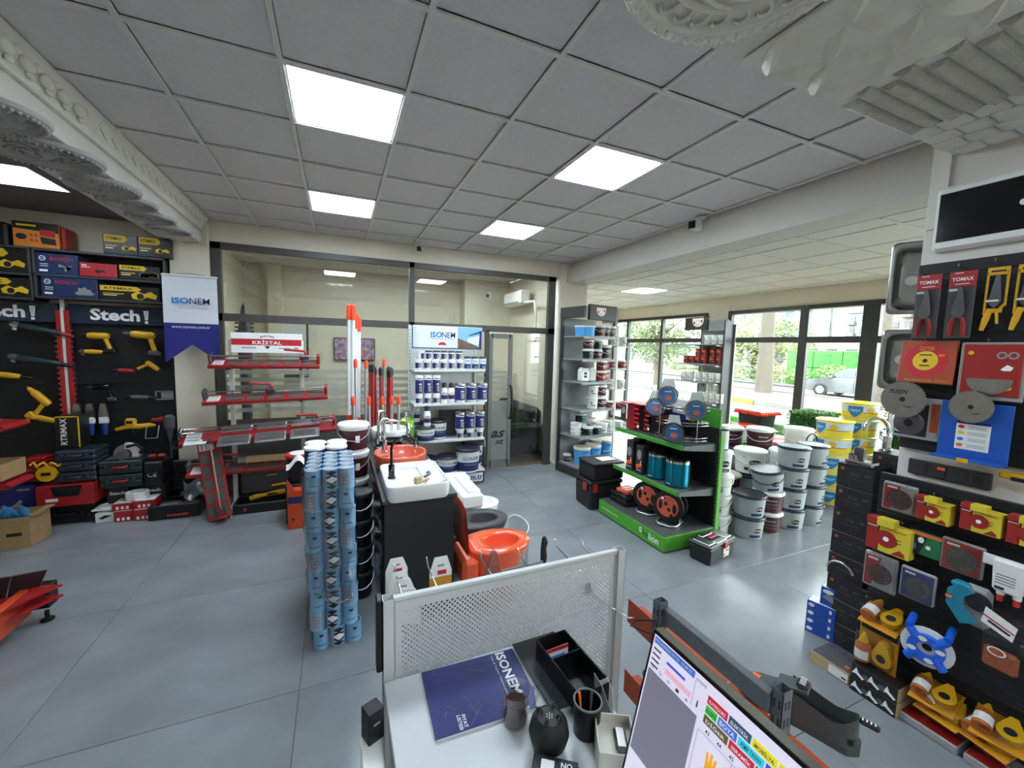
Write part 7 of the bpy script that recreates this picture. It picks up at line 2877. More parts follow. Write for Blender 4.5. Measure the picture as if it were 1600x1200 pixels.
b = MB('ink_white')
text(b, 'ISONEM', (.115, .03, .0101), NY, X, .19, .036, .03)
text(b, '"Yapi & Yalitim Teknolojileri"', (.082, .03, .0101), NY, X, .19, .008, .0)
text(b, 'FIYAT', (-.075, -.10, .0101), NY, X, .045, .011, .02)
text(b, 'LISTESI', (-.09, -.10, .0101), NY, X, .05, .011, .02)
b.use('ink_grey')
for pts in ([(-.12, -.03), (-.06, -.07), (-.04, -.05), (-.05, -.02), (-.08, -.02)], [(-.02, -.09), (-.04, -.06), (-.02, -.05), (-.01, -.07), (-.04, -.09)], [(-.12, -.05), (-.13, -.07)],
   [(-.05, -.05), (-.03, -.09), (-.06, -.12), (-.09, -.12)], [(.0, -.06), (.05, -.085)], [(-.02, .09), (.04, .06)], [(-.14, .11), (-.12, .10)]):
 b.tube([(p[0], p[1], .0103) for p in pts], .0006, 4)
b.build('printing', t)
M('planner_black', '#16181b', .5, var=.08)
t = thing('planner', 'black spiral planner with a small gold rider emblem on the desk', 'planner', (.69, 1.16, .7505), rz=.02)
b = MB('white_plastic')
b.box((0, 0, .011), (.175, .3, .02))
b.build('pages', t)
MB('planner_black').box((0, 0, .0225), (.185, .31, .003), .0005).build('cover', t)
b = MB('ink_gold')
poly(b, [(-.008, -.01), (.0, -.004), (.008, -.012), (.007, .003), (.0, .014), (-.005, .004)], (-.02, .075, .0242), X, Y)
b.build('emblem', t)
b = MB('chrome')
for k in range(22):
 b.lathe([(.008 + .0012 * math.cos(q * PI / 2), .0012 * math.sin(q * PI / 2)) for q in range(5)], (.092, -.14 + .0133 * k, .012), 10, 'y')
b.build('spiral', t)
t = thing('magazine', 'grey thin booklet sticking out beside the planner on the desk', 'booklet', (.60, 1.04, .7505), rz=-.35)
MB('clam').box((0, 0, .006), (.07, .24, .012), .001).build('pages', t)
b = MB('ink')
text(b, 'CARTONS', (.02, -.05, .0123), NY, X, .07, .012, .0)
b.build('lettering', t)
t = thing('desk_tray', 'black wire mesh desk tray standing on the planner', 'tray', (.715, 1.09, .776), rz=.06)
GLASS('mesh', '#4a4a4c', 1.0, .3)
M('tray_black', '#0e0f10', .4, metal=.3)
for x, y, sx, sy in ((0, -.13, .12, 0), (0, .13, .12, 0), (-.06, 0, 0, .26), (.06, 0, 0, .26), (0, .03, .12, 0)):
 b = MB('tray_black')
 if sx:
  b.box((x, y, .035), (sx, .002, .07))
 else:
  b.box((x, y, .035), (.002, sy, .07))
 b.build('wall', t)
b = MB('tray_black')
for z in (.07,):
 b.tube([(-.06, -.13, z), (.06, -.13, z), (.06, .13, z), (-.06, .13, z)], .004, 6, closed=True)
b.build('rim', t)
MB('tray_black').box((0, 0, .002), (.12, .26, .003)).build('floor', t)
b = MB('white_plastic').box((-.005, .075, .04), (.09, .002, .05))
b.use('ink_red').box((-.005, .0745, .058), (.09, .002, .014))
b.use('ink_cyan').box((-.005, .0735, .03), (.06, .002, .012))
b.build('card', t)
t = thing('tea_glass', 'small clear glass mug with dark tea on the desk', 'glass', (.487, 1.035, .7505))
M('tea', '#2c0904', .15, var=.1)
GLASS('drink_glass', '#f6f6f4', 2.5, .0)
MB('drink_glass').lathe([(0, .002), (.027, .002), (.03, .008), (.031, .03), (.027, .055), (.031, .075), (.036, .1), (.0345, .1), (.03, .075), (.0255, .055), (.029, .03), (.028, .01), (0, .008)], (0, 0, 0), 24).build('mug', t)
MB('tea').lathe([(0, .0085), (.0275, .0105), (.0285, .03), (.0252, .055), (.0272, .064), (0, .064)], (0, 0, 0), 24).build('tea', t)
MB('drink_glass').tube([(.034, 0, .09), (.055, .0, .085), (.06, 0, .06), (.05, 0, .035), (.03, 0, .03)], .004, 8).build('handle', t)
t.scale = (1.25, 1.25, 1.1)
t = thing('oil_burner', 'round matt black pot with four small prongs and holes on top', 'pot', (.545, .93, .7505))
M('matt_black', '#121314', .6, var=.1)
MB('matt_black').lathe([(0, 0), (.03, 0), (.05, .02), (.058, .05), (.052, .08), (.036, .098), (.034, .096), (0, .096)], (0, 0, 0), 28).build('pot', t)
M('matt_grey', '#34342f', .7, var=.12)
MB('matt_grey').lathe([(0, .0965), (.033, .0965), (0, .0975)], (0, 0, 0), 24).build('top_disc', t)
b = MB('ink_white')
for k in range(7):
 a = 2 * PI * k / 6
 r_ = .008 if k < 6 else 0
 disc(b, (r_ * math.cos(a), r_ * math.sin(a), .0975), X, Y, .0018, n=8)
b.build('holes', t)
for k in range(4):
 a = PI / 4 + k * PI / 2
 MB('matt_black').tube([(.034 * math.cos(a), .034 * math.sin(a), .092), (.036 * math.cos(a), .036 * math.sin(a), .108), (.028 * math.cos(a), .028 * math.sin(a), .112), (.022 * math.cos(a), .022 * math.sin(a), .1)], .004, 6).build('prong', t)
t = thing('pen_pot', 'black mesh pen pot with a round rim and an orange pencil', 'pen pot', (.675, .93, .7505))
MB('tray_black').lathe([(0, .002), (.04, .002), (.042, .1), (.040, .1), (.038, .006), (0, .006)], (0, 0, 0), 24).build('cup', t)
b = MB('tool_grey')
b.lathe([(.041 + .0035 * math.cos(q * PI / 3), .1 + .0035 * math.sin(q * PI / 3)) for q in range(7)], (0, 0, 0), 28)
b.build('rim', t)
MB('sticker_orange').tube([(-.01, .01, .01), (-.018, .02, .115)], .004, 6).build('pencil', t)
MB('tool_grey').tube([(.01, .0, .01), (.02, .01, .12)], .004, 6).build('pen', t)
t = thing('phone_box', 'open white box holding a silver device at the front of the desk', 'box', (.70, .83, .7505), rz=-.5)
M('box_cream', '#cfc9bc', .6, var=.03)
b = MB('box_cream')
for x, y, sx, sy in ((0, -.06, .1, .003), (0, .06, .1, .003), (-.05, 0, .003, .12), (.05, 0, .003, .12)):
 b.box((x, y, .04), (sx, sy, .08))
b.box((0, 0, .002), (.1, .12, .004))
b.box((0, 0, .05), (.096, .116, .003))
b.build('box', t)
M('silver_dark', '#7d7c78', .2, metal=.8)
b = MB('silver_dark')
b.box((.015, 0, .062), (.035, .07, .018), .007)
b.build('device', t)
t = thing('folded_card', 'folded grey and white card standing beside the monitor', 'card', (.775, .97, .7505), rz=.3)
b = MB('ink_white')
b.prism([(-.03, 0), (.03, 0), (.035, .07), (.0, .11), (-.02, .08)], (0, 0, 0), Y, Z, .002)
b.build('white_leaf', t)
b = MB('clam')
b.prism([(-.06, 0), (.02, 0), (.03, .12), (.0, .1)], (-.03, 0, 0), Y, Z, .002)
b.build('grey_leaf', t)
t = thing('label_box', 'black box with white lettering at the bottom edge of the desk', 'box', (.515, .84, .7505), rz=-.6)
MB('ink').box((0, 0, .02), (.12, .06, .04), .002).build('carton', t)
b = MB('ink_white')
text(b, 'NOKIA', (.02, 0.01, .0405), X, Y, .06, .014, .02) if False else patch(b, (-.02, 0, .0405), X, Y, .035, .035)
text(b, 'NO', (.03, .01, .0405), X, Y, .03, .016, .02)
b.build('printing', t)
t = thing('gift_box', 'small black box sticking out left of the desk', 'box', (.085, 1.2, .70), rz=.4)
MB('ink').box((0, 0, .05), (.05, .05, .1), .002).build('box', t)
MB('clam').box((0, -.026, .06), (.02, .001, .006)).build('lettering', t)
t = thing('paper_stand', 'white stand with leaflets at the left side of the desk', 'stand', (.08, 1.15, 0))
MB('white_plastic').box((0, 0, .35), (.06, .12, .699), .004).build('body', t)
b = MB('navy')
b.box((0, -.061, .6), (.05, .003, .04))
b.use('pack_amber').box((0, -.061, .64), (.05, .003, .03))
b.build('leaflet', t)
# -- monitor
t = thing('monitor', 'desktop monitor showing a cash register program, right of the desk', 'monitor', (.64, .72, .865))
tilt = math.atan2(.075, .335)
UPV = Vector((math.sin(tilt), 0, math.cos(tilt)))
NRM = Vector((-math.cos(tilt), 0, math.sin(tilt)))
MW, MH = .60, .343
def S(u, v, d=0):
 return Vector((0, -u, 0)) + UPV * v + NRM * d
b = MB('black_gloss')
b.prism([(-.006, -.02), (MW + .006, -.02), (MW + .006, MH + .006), (-.006, MH + .006)], S(0, 0, -.03), NY, UPV, .03)
b.build('case', t)
b = MB('silver_dark')
b.prism([(-.008, MH + .004), (MW + .008, MH + .004), (MW + .008, MH + .009), (-.008, MH + .009)], S(0, 0, -.032), NY, UPV, .03)
b.build('edge_strip', t)
MB('black').tube([tuple(S(.3, .1, -.03)), tuple(S(.3, .05, -.12)), (.16, -.3, -.10)], .02, 8).build('neck', t)
MB('black').box((.14, -.3, -.107), (.2, .22, .014), .005).build('foot', t)
def E(name, c, s=.26):
 return M(name, c, .3, emit=s, var=0)
E('scr_white', '#cfcadd')
E('scr_grey', '#6e6c7c')
E('scr_blue', '#4069b0')
E('scr_pink', '#d9a3b5')
E('scr_text', '#2a2a35', .1)
CB = {'red': '#b3202e', 'green': '#3fae45', 'olive': '#57521f', 'blue': '#2c3fc0', 'slate': '#2f4a5c', 'cyan': '#35c0d0', 'yellow': '#d3c828', 'char': '#34343c', 'violet': '#4a44b8', 'mag': '#b02bc0'}
for k_, c_ in CB.items():
 E('scr_' + k_, c_, .25)
E('scr_glove', '#c98f20', .35)
b = MB('scr_white')
patch(b, S(MW / 2, MH / 2, 0), NY, UPV, MW, MH, .0005)
scr = b.build('screen', t)
b = MB('scr_grey')
def R_(u0, u1, v0, v1, mat, lift=.001):
 b.use(mat)
 patch(b, S((u0 + u1) / 2, (v0 + v1) / 2), NY, UPV, u1 - u0, v1 - v0, lift)
def TX(s_, u, v, wd, ht, mat='scr_text', bold=.0):
 b.use(mat)
 text(b, s_, S(u, v), NY, UPV, wd, ht, bold, 0, .0022)
R_(.004, .15, .06, .262, 'scr_grey')
R_(.004, .125, MH - .018, MH - .003, 'scr_blue')
TX('PERAKENDE SATIŞ  13:48:33', .062, MH - .0105, .11, .008, 'ink_white', .01)
for k in range(4):
 TX(('Barkod', 'Müşteri', 'Belge No', 'Miktar'), .02, 0, .02, .005) if False else R_(.006, .03, MH - .032 - .013 * k, MH - .028 - .013 * k, 'scr_text')
R_(.05, .105, MH - .04, MH - .034, 'scr_violet')
R_(.05, .125, MH - .062, MH - .05, 'scr_pink')
for k, s_ in enumerate(('2x', '5x', '10x', '-', '+')):
 TX(s_, .015 + .026 * k, .272, .009, .007)
for k in range(4):
 R_(.13 + .008 * 0, .131, .27, .33, 'scr_grey', .0012)
TX('ÖDEME', .145, MH - .012, .025, .007)
TX('i', .145, .285, .004, .014, 'scr_text', .03)
rows = [[('red', 'KATEGORİ', .165), ('slate', 'ELEKTRİK', .215), ('yellow', 'MOBİLYA', .265), ('yellow', 'HIRDAVAT', .315), ('green', 'FİLLİ', .365), ('red', 'BOYA', .415)],
  [('green', 'KLİPS', .165), ('blue', 'BOYA', .195), ('cyan', 'ASMA TAVAN', .24), ('violet', 'S.GÜVENLİK', .295), ('green', 'DEMİR', .345), ('blue', 'ALÇI', .39)],
  [('olive', 'DİĞER', .165), ('red', 'SERAMİK', .225), ('char', 'BATARYA', .28), ('mag', 'KAPI', .335), ('cyan', 'CAM', .385)]]
for r_, rw in enumerate(rows):
 v = MH - .022 - .02 * r_
 for c_, (m_, s_, u) in enumerate(rw):
  nx2 = rw[c_ + 1][2] if c_ + 1 < len(rw) else u + .05
  R_(u, nx2 - .003, v - .017, v, 'scr_' + m_, .0014)
  TX(s_, (u + nx2 - .003) / 2, v - .0085, (nx2 - u) * .75, .009, 'scr_text' if m_ in ('yellow', 'green', 'cyan') else 'scr_white', .01)
for k in range(6):
 TX(str(43 + k), .18 + .028 * k, MH - .09, .01, .008, 'scr_text', .01)
R_(.16, .58, MH - .1005, MH - .0995, 'scr_grey')
for u in (.158, .238, .318, .398):
 R_(u, u + .001, .0, MH - .1, 'scr_grey')
for v in (.155, .07):
 R_(.158, .58, v, v + .001, 'scr_grey')
b.use('scr_glove')
gl = [(-.012, -.02), (.012, -.02), (.014, .0), (.024, .01), (.021, .016), (.01, .008), (.012, .03), (.007, .03), (.004, .012), (.002, .034), (-.003, .034), (-.004, .012), (-.008, .031), (-.013, .03), (-.011, .008)]
poly(b, gl, S(.2, .19), NY, UPV, .0016)
R_(.19, .205, .09, .135, 'scr_olive')
R_(.17, .225, .16, .164, 'scr_violet')
b.use('scr_char')
disc(b, S(.28, .19), NY, UPV, .018, .014, 14, .0016)
b.build('interface', scr)
t = thing('monitor_riser', 'dark box carrying the monitor on the desk corner', 'riser', (.70, .36, .7505))
MB('anthracite').box((.0, .0, .0005), (.16, .24, .001)).build('mat', t)
# -- grey and orange shoe rack beyond the monitor
M('rack_grey', '#5d6064', .42, var=.05)
M('rack_orange', '#b4431f', .42, var=.05)
t = thing('shoe_rack', 'grey slotted shelving rack with orange shelves beyond the monitor', 'rack', (1.075, .85, 0))
for y, x in ((.205, -.012), (-.215, .018)):
 b = MB('rack_grey')
 for dx, dy, sx, sy in ((0, -.014, .04, .002), (0, .014, .04, .002), (-.019, 0, .002, .03), (.019, 0, .002, .03)):
  b.box((x + dx, y + dy, .5), (sx, sy, 1.0))
 b.use('ink')
 for k in range(19):
  for q in (-.007, .007):
   b.box((x - .0203, y + q, .06 + .05 * k), (.001, .005, .024))
   b.box((x + q, y - .0153, .06 + .05 * k), (.005, .001, .024))
 b.build('upright', t)
MB('rack_grey').prism([(-.4, -.06), (.4, -.06), (.4, 0), (-.4, 0)], (.02, -.005, .985), (-.036, 1, 0), Z, .03).build('cross_beam', t) if False else MB('rack_grey').box((.0, -.005, .95), (.028, .39, .06), .003).build('cross_beam', t)
for z in (.825, .50):
 for y0, y1 in ((.04, .47), (-.34, .03), (-.75, -.35)):
  b = MB('rack_orange')
  b.box((.075 + .035, (y0 + y1) / 2, z - .056), (.08, y1 - y0, .006), .001)
  b.box((.07, (y0 + y1) / 2, z - .052), (.004, y1 - y0 - .004, .105), .001)
  b.build('shelf_tray', t)
MB('black').tube([(-.03, .2, .93), (-.07, .26, .9), (-.08, .28, .87), (-.02, .21, .86)], .003, 6).build('cable_tie', t)
M('shoe_grey', '#4d5150', .75, var=.06, scale=40)
M('shoe_dark', '#0e0f10', .7, var=.1)
M('shoe_sole', '#43494a', .6, var=.05)
t = thing('work_shoe', 'grey slip-on work shoe with black loops on the orange rack shelf', 'shoe', (1.295, .71, .774), rz=math.atan2(-.3, .115) + PI)
L_ = .155
prof = []
def ring(x, w_, z0, z1, n=14, open_=0):
 o = []
 for k in range(n):
  a = 2 * PI * k / n
  c_, s_ = math.cos(a), math.sin(a)
  o.append((x, w_ * c_, (z0 + z1) / 2 + (z1 - z0) / 2 * s_))
 return o
b = MB('shoe_grey')
loops(b, [ring(.152, .012, .02, .04), ring(.142, .032, .012, .055), ring(.11, .046, .01, .068), ring(.06, .048, .01, .082), ring(.03, .044, .01, .098), ring(.015, .042, .01, .105)], True, False)
b.build('toe_upper', t)
b = MB('shoe_grey')
def wall(u, v):
 a = -PI * .62 + 2 * PI * .62 * u
 r_ = .042 - .004 * v
 x = -.085 - .065 * math.cos(a) * (1 - .05 * v) if abs(a) < PI / 2 else -.085 + .105 * (abs(a) - PI / 2) / (PI * .12)
 y = r_ * math.sin(a) if abs(a) < PI / 2 else r_ * math.copysign(1, a)
 top = .075 + .03 * math.cos(a) ** 2 if abs(a) < PI / 2 else .075 + .03 * (abs(a) - PI / 2) / (PI * .12)
 return (x, y, .01 + (top - .01) * v)
b.grid(wall, 26, 6)
b.build('heel_upper', t)
b = MB('shoe_dark')
b.prism([(-.14, -.03), (-.02, -.036), (.03, -.036), (.03, .036), (-.02, .036), (-.14, .03), (-.15, 0)], (0, 0, .03), X, Y, .012)
b.build('insole', t)
b = MB('shoe_grey')
b.prism([(-.03, -.028), (.05, -.03), (.05, .03), (-.03, .028)], (0, 0, .098), (1, 0, -.25), Y, .01)
b.build('tongue', t)
b = MB('shoe_sole')
b.prism([(-.155, -.02), (-.13, -.044), (-.03, -.042), (.07, -.05), (.13, -.04), (.158, -.015), (.158, .015), (.13, .04), (.07, .05), (-.03, .042), (-.13, .044), (-.155, .02)], (0, 0, 0), X, Y, .022)
b.build('sole', t)
b = MB('shoe_dark')
b.box((-.012, 0, .115), (.03, .045, .02), .008)
b.use('ink_white')
for k in range(5):
 patch(b, (-.012, -.016 + .008 * k, .1255), X, Y, .016, .003)
b.build('tongue_loop', t)
b = MB('shoe_dark')
b.box((-.168, 0, .095), (.045, .02, .014), .005)
b.use('ink_white')
for k in range(4):
 patch(b, (-.18 + .009 * k, 0, .1025), X, Y, .003, .012)
b.build('heel_loop', t)
MB('sticker_orange').box((.11, .006, .071), (.022, .018, .002)).build('price_sticker', t)
MB('shoe_dark').tube([(.03, -.05, .03), (.06, -.048, .06), (.04, -.03, .09)], .002, 5).build('piping', t)
t = thing('work_shoe', 'brown shoe toe on the lower orange shelf of the rack', 'shoe', (1.215, 1.16, .449), rz=1.3)
M('shoe_brown', '#33291f', .5, var=.1)
b = MB('shoe_brown')
loops(b, [ring(.13, .012, .02, .04), ring(.12, .035, .008, .06), ring(.08, .046, .004, .075), ring(.0, .045, .004, .09), ring(-.1, .04, .004, .09), ring(-.13, .02, .01, .07)], True, True)
b.build('upper', t)
MB('sticker_orange').box((.05, -.045, .055), (.016, .004, .014)).build('price_sticker', t)
t = thing('black_carton', 'open black carton on the orange shelf below the shoe heel', 'box', (1.2, .36, .774))
b = MB('anthracite')
b.prism([(-.1, 0), (.1, 0), (.1, .09), (-.1, .12)], (-.045, 0, 0), Y, Z, .003)
b.prism([(-.1, 0), (.1, 0), (.1, .09), (-.1, .09)], (.05, 0, 0), Y, Z, .003)
b.box((0, .1, .05), (.1, .003, .1))
b.box((0, 0, .003), (.1, .2, .006))
b.build('carton', t)
# -- plaster mouldings and medallions (samples on the ceiling beams)
M('medallion_grey', '#a9a7a2', .5, var=.06)
def medallion(label, x, y, r, style, mat='medallion_grey', z=2.955):
 t = thing('ceiling_medallion', label, 'medallion', (x, y, z))
 b = MB(mat)
 b.lathe([(0, -.012), (r * .2, -.012), (r * .3, -.006), (r * .78, -.008), (r * .82, -.024), (r * .9, -.03), (r * .97, -.022), (r, -.006), (r, 0), (0, 0)], (0, 0, 0), 48)
 b.build('disc', t)
 b = MB(mat)
 b.lathe([(0, -.035), (r * .08, -.032), (r * .14, -.02), (r * .15, -.008), (0, -.008)], (0, 0, 0), 20)
 b.build('boss', t)
 b = MB(mat)
 if style == 'leaf':
  n_ = 12
  for k in range(n_):
   a = 2 * PI * k / n_
   u = Vector((math.cos(a), math.sin(a), 0))
   v = Vector((-math.sin(a), math.cos(a), 0))
   L = [(.18, .0, -.01), (.35, .09, -.012), (.55, .13, -.012), (.74, .0, -.012), (.55, -.13, -.012), (.35, -.09, -.012)]
   vs_ = [tuple(u * (p[0] * r) + v * (p[1] * r) + Vector((0, 0, p[2]))) for p in L] + [tuple(u * (.28 * r) + Vector((0, 0, -.026))), tuple(u * (.55 * r) + Vector((0, 0, -.034)))]
   b.add(vs_, [(0, 6, 1)[::-1], (1, 6, 7, 2)[::-1], (2, 7, 3)[::-1], (3, 7, 4)[::-1], (4, 7, 6, 5)[::-1], (5, 6, 0)[::-1]])
 elif style == 'scroll':
  for k in range(10):
   a = 2 * PI * k / 10
   pts = []
   for q in range(10):
    f = q / 9
    rr = r * (.25 + .45 * f)
    aa = a + .5 * math.sin(f * PI * 1.6)
    pts.append((rr * math.cos(aa), rr * math.sin(aa), -.014))
   b.tube(pts, [.012 * (1 - .5 * q / 9) for q in range(10)], 6)
 else:
  for rr in (.3, .45, .6, .72):
   b.lathe([(r * rr - .012, -.006), (r * rr, -.022), (r * rr + .012, -.006)], (0, 0, 0), 40)
 b.build('relief', t)
 if style != 'ring':
  b = MB(mat)
  n_ = 48
  for k in range(n_):
   a = 2 * PI * k / n_
   b.blob((r * .9 * math.cos(a), r * .9 * math.sin(a), -.03), .011, 6, 4)
  stuff(b.build('beading', t))
 return t
MED = [(-1.50, 2.42, .23, 'leaf'), (-1.53, 2.86, .23, 'leaf'), (-1.54, 3.36, .25, 'scroll'), (-1.50, 3.88, .21, 'leaf'), (-1.50, 4.24, .19, 'ring'), (-1.49, 4.66, .18, 'ring'), (-1.49, 5.08, .18, 'ring')]
for k, (x, y, r, st) in enumerate(MED):
 medallion('round plaster medallion with %s relief under the left beam, %s from the camera' % ({'leaf': 'leaf', 'scroll': 'scroll', 'ring': 'ring'}[st], ORD[k]), x, y, r, st)
def cornice(name, label, y0, y1, ornate):
 t = thing(name, label, 'cornice', (-1.378, (y0 + y1) / 2, CEIL))
 L = y1 - y0
 pr = [(0, 0), (.085, 0), (.085, -.012), (.07, -.02), (.062, -.035), (.04, -.075), (.025, -.1), (.018, -.125), (.024, -.132), (.024, -.145), (0, -.145)]
 b = MB('plaster')
 b.prism(pr, (0, L / 2, 0), X, Z, L)
 b.build('profile', t)
 b = MB('plaster')
 n_ = int(L / .14)
 for k in range(n_):
  y = -L / 2 + .07 + .14 * k
  if ornate:
   b.blob((.052, y, -.068), (.024, .05, .034), 8, 5)
   b.blob((.06, y + .06, -.05), (.016, .03, .018), 8, 5)
   b.blob((.036, y + .05, -.10), (.014, .026, .018), 8, 5)
  else:
   b.tube([(.05, y - .05, -.055), (.046, y, -.075), (.04, y + .05, -.085)], .006, 5)
 stuff(b.build('leaf_relief', t))
 return t
cornice('cornice_moulding', 'ornate white plaster cornice with leaf relief along the left beam, near part', 1.6, 3.42, True)
cornice('cornice_moulding', 'plainer white plaster cornice along the left beam, far part', 3.422, 5.62, False)
PZ = 2.935
t = thing('plaster_panel', 'white plaster ceiling panel with pointed petals, largest pattern overhead', 'plaster panel', (1.60, .85, PZ))
b = MB('plaster')
b.box((0, 0, -.008), (.53, .52, .016), .002)
b.build('base', t)
nq = 4
cs = .53 / nq
for i in range(nq):
 for j in range(nq):
  cx_, cy_ = -.265 + cs * (i + .5), -.26 + .13 * (j + .5)
  flip = (i + j) % 2
  d = Vector((cs / 2, .065 * (1 if flip else -1), 0))
  s_ = Vector((-d.y, d.x, 0)).normalized()
  P0, P1 = Vector((cx_, cy_, -.016)) - d, Vector((cx_, cy_, -.016)) + d
  vs_, fs_ = [], []
  for k in range(9):
   f = k / 8
   p = P0.lerp(P1, f)
   wd = .03 * math.sin(PI * f)
   vs_ += [tuple(p + s_ * wd), tuple(p + Vector((0, 0, -.038 * math.sin(PI * f)))), tuple(p - s_ * wd)]
  for k in range(8):
   a = 3 * k
   fs_ += [(a, a + 1, a + 4, a + 3), (a + 1, a + 2, a + 5, a + 4)]
  bb = MB('plaster')
  bb.add(vs_, fs_)
  bb.build('petal', t)
t = thing('plaster_panel', 'white plaster ceiling panel imitating hewn stone blocks overhead', 'plaster panel', (2.14, .85, PZ))
MB('plaster').box((0, 0, -.006), (.53, .52, .012), .002).build('base', t)
M('plaster_rough', '#d5d1c5', .6, var=.06, scale=60, bump=.9, stretch=(1, 5, 1))
for j in range(8):
 for i in range(5):
  x0 = -.265 + .106 * i + (.053 if j % 2 else 0)
  x1 = min(x0 + .103, .265)
  bb = MB('plaster_rough')
  bb.prism([(0, 0), (.06, 0), (.06, -.006), (.03, -.026), (.008, -.018)], (x0, -.255 + .064 * j, -.012), Y, Z, (x1 - x0))
  bb.build('stone', t)
t = thing('plaster_panel', 'white plaster ceiling panel with flat tile relief overhead, beside the column', 'plaster panel', (2.655, .85, PZ))
MB('plaster').box((0, 0, -.005), (.48, .52, .01), .002).build('base', t)
for i in range(4):
 for j in range(5):
  bb = MB('plaster')
  s1 = .0 if i % 2 else .05
  bb.box((-.18 + .12 * i, -.23 + .104 * j + s1 * .5, -.015), (.108, .094, .012), .006)
  bb.build('tile', t)
t = medallion('large ornate plaster rose overhead at the top of the picture', .98, .80, .335, 'scroll', 'plaster', 2.937)
b = MB('plaster')
for k in range(40):
 a = 2 * PI * k / 40
 b.tube([(.335 * .99 * math.cos(a), .335 * .99 * math.sin(a), -.006), (.335 * .94 * math.cos(a + .03), .335 * .94 * math.sin(a + .03), -.03), (.335 * .86 * math.cos(a), .335 * .86 * math.sin(a), -.026)], .006, 5)
stuff(b.build('rope_edge', t))
b = MB('plaster')
for k in range(24):
 a = 2 * PI * k / 24
 b.tube([(.255 * math.cos(a + .07 * math.cos(q)), .255 * math.sin(a + .07 * math.cos(q)) + 0, -.018 - .0 * q) if False else ((.225 + .035 * math.sin(q)) * math.cos(a + .1 * math.cos(q)), (.225 + .035 * math.sin(q)) * math.sin(a + .1 * math.cos(q)), -.018) for q in [PI * .2 + .45 * w_ for w_ in range(8)]], .006, 5)
stuff(b.build('scroll_band', t))
b = MB('plaster')
b.lathe([(.19, -.008), (.2, -.026), (.21, -.008)], (0, 0, 0), 48)
b.lathe([(.275, -.008), (.283, -.028), (.292, -.008)], (0, 0, 0), 48)
b.build('inner_ring', t)
# -- outside the windows
M('asphalt', '#3c3b3a', .8, var=.08, scale=3)
M('paving', '#45423d', .8, var=.08, scale=5)
M('kerb_white', '#565553', .7, var=.06)
M('kerb_yellow', '#7d5a08', .6, var=.06)
M('soil', '#40362d', .9, var=.2, scale=4)
M('bark', '#4a433a', .9, var=.25, scale=12, bump=.8)
M('leaf', '#48592b', .7, var=.35, scale=8)
M('leaf_dark', '#314623', .7, var=.35, scale=8)
M('leaf_yellow', '#656132', .7, var=.3, scale=8)
M('crate_green', '#22740d', .5, var=.05)
M('facade', '#767572', .8, var=.03, scale=.5)
M('facade_red', '#76635c', .8, var=.05, scale=.5)
M('facade_blue', '#626a71', .5, var=.05, scale=.5)
M('win_dark', '#363b3f', .3, var=.1)
M('car_silver', '#5c5e5f', .25, metal=.5, var=.02, coat=.6)
M('car_glass', '#384141', .08, var=.1)
M('tyre', '#1e1e1f', .8)
M('lamp_red', '#8c2323', .3)
GZ = -.22
def ground(name, mat, x0, x1, y0, y1, z):
 return struct(MB(mat).box(((x0 + x1) / 2, (y0 + y1) / 2, z - .05), (x1 - x0, y1 - y0, .1)).build(name))
ground('terrain', 'soil', 6.96, 70, -40, 90, GZ - .06)
ground('pavement', 'paving', 6.96, 11.0, -30, 70, GZ)
ground('road', 'asphalt', 11.0, 16.0, -30, 70, GZ - .04)
for k in range(12):
 b = MB('kerb_yellow' if k < 5 or k % 3 == 0 else 'kerb_white')
 b.box((16.2, -5 + 3.0 * k, GZ + .04), (.4, 2.98, .24), .02)
 struct(b.build('kerb'))
ground('median', 'soil', 16.4, 21.5, -30, 70, GZ + .08)
ground('kerb', 'kerb_white', 21.5, 21.9, -30, 70, GZ + .14)
ground('road', 'asphalt', 21.9, 26.5, -30, 70, GZ)
ground('kerb', 'kerb_white', 26.5, 26.9, -30, 70, GZ + .14)
ground('verge', 'leaf', 26.9, 36, -30, 70, GZ + .05)
b = MB('kerb_yellow')
for k in range(30):
 b.box((15.6, 2 + .5 * k, GZ - .036), (.5, .22, .008))
stuff(tag(b.build('road_marking'), 'yellow hatched marking on the road edge outside the windows', 'marking'))
def foliage(b, c, r, n, rs, mats, size=.1):
 for k in range(n):
  while True:
   p = Vector((rs.uniform(-1, 1), rs.uniform(-1, 1), rs.uniform(-1, 1)))
   if .35 < p.length < 1:
    break
  p = Vector((c[0] + p.x * r[0], c[1] + p.y * r[1], c[2] + p.z * r[2]))
  b.use(mats[int(rs.random() * len(mats))])
  d1 = Vector((rs.gauss(0, 1), rs.gauss(0, 1), rs.gauss(0, 1))).normalized() * size * rs.uniform(.6, 1.3)
  d2 = d1.orthogonal().normalized() * size * .45
  b.add([tuple(p - d1), tuple(p + d2), tuple(p + d1), tuple(p - d2)], [(0, 1, 2, 3)])
def tree(label, x, y, h, r, crown, mats, n=1500, lean=0, size=.14):
 t = thing('tree', label, 'tree', (x, y, GZ + .05))
 b = MB('bark')
 b.tube([(0, 0, 0), (lean * .3, 0, h * .3), (lean * .8, .05, h * .7), (lean, 0, h)], [r * 1.25, r, r * .9, r * .6], 10)
 for k in range(4):
  a = k * 1.7
  b.tube([(lean * .8, 0, h * .75), (lean + .5 * math.cos(a), .5 * math.sin(a), h * 1.0), (lean + 1.1 * math.cos(a), 1.1 * math.sin(a), h * 1.15)], [r * .5, r * .3, r * .12], 6)
 b.build('trunk', t)
 b = MB('leaf')
 rs = random.Random(int(x * 7 + y * 3))
 for (cx, cy, cz, rr) in crown:
  foliage(b, (cx, cy, cz), (rr, rr, rr * .8), n // len(crown), rs, mats, size)
 stuff(b.build('foliage', t))
 return t
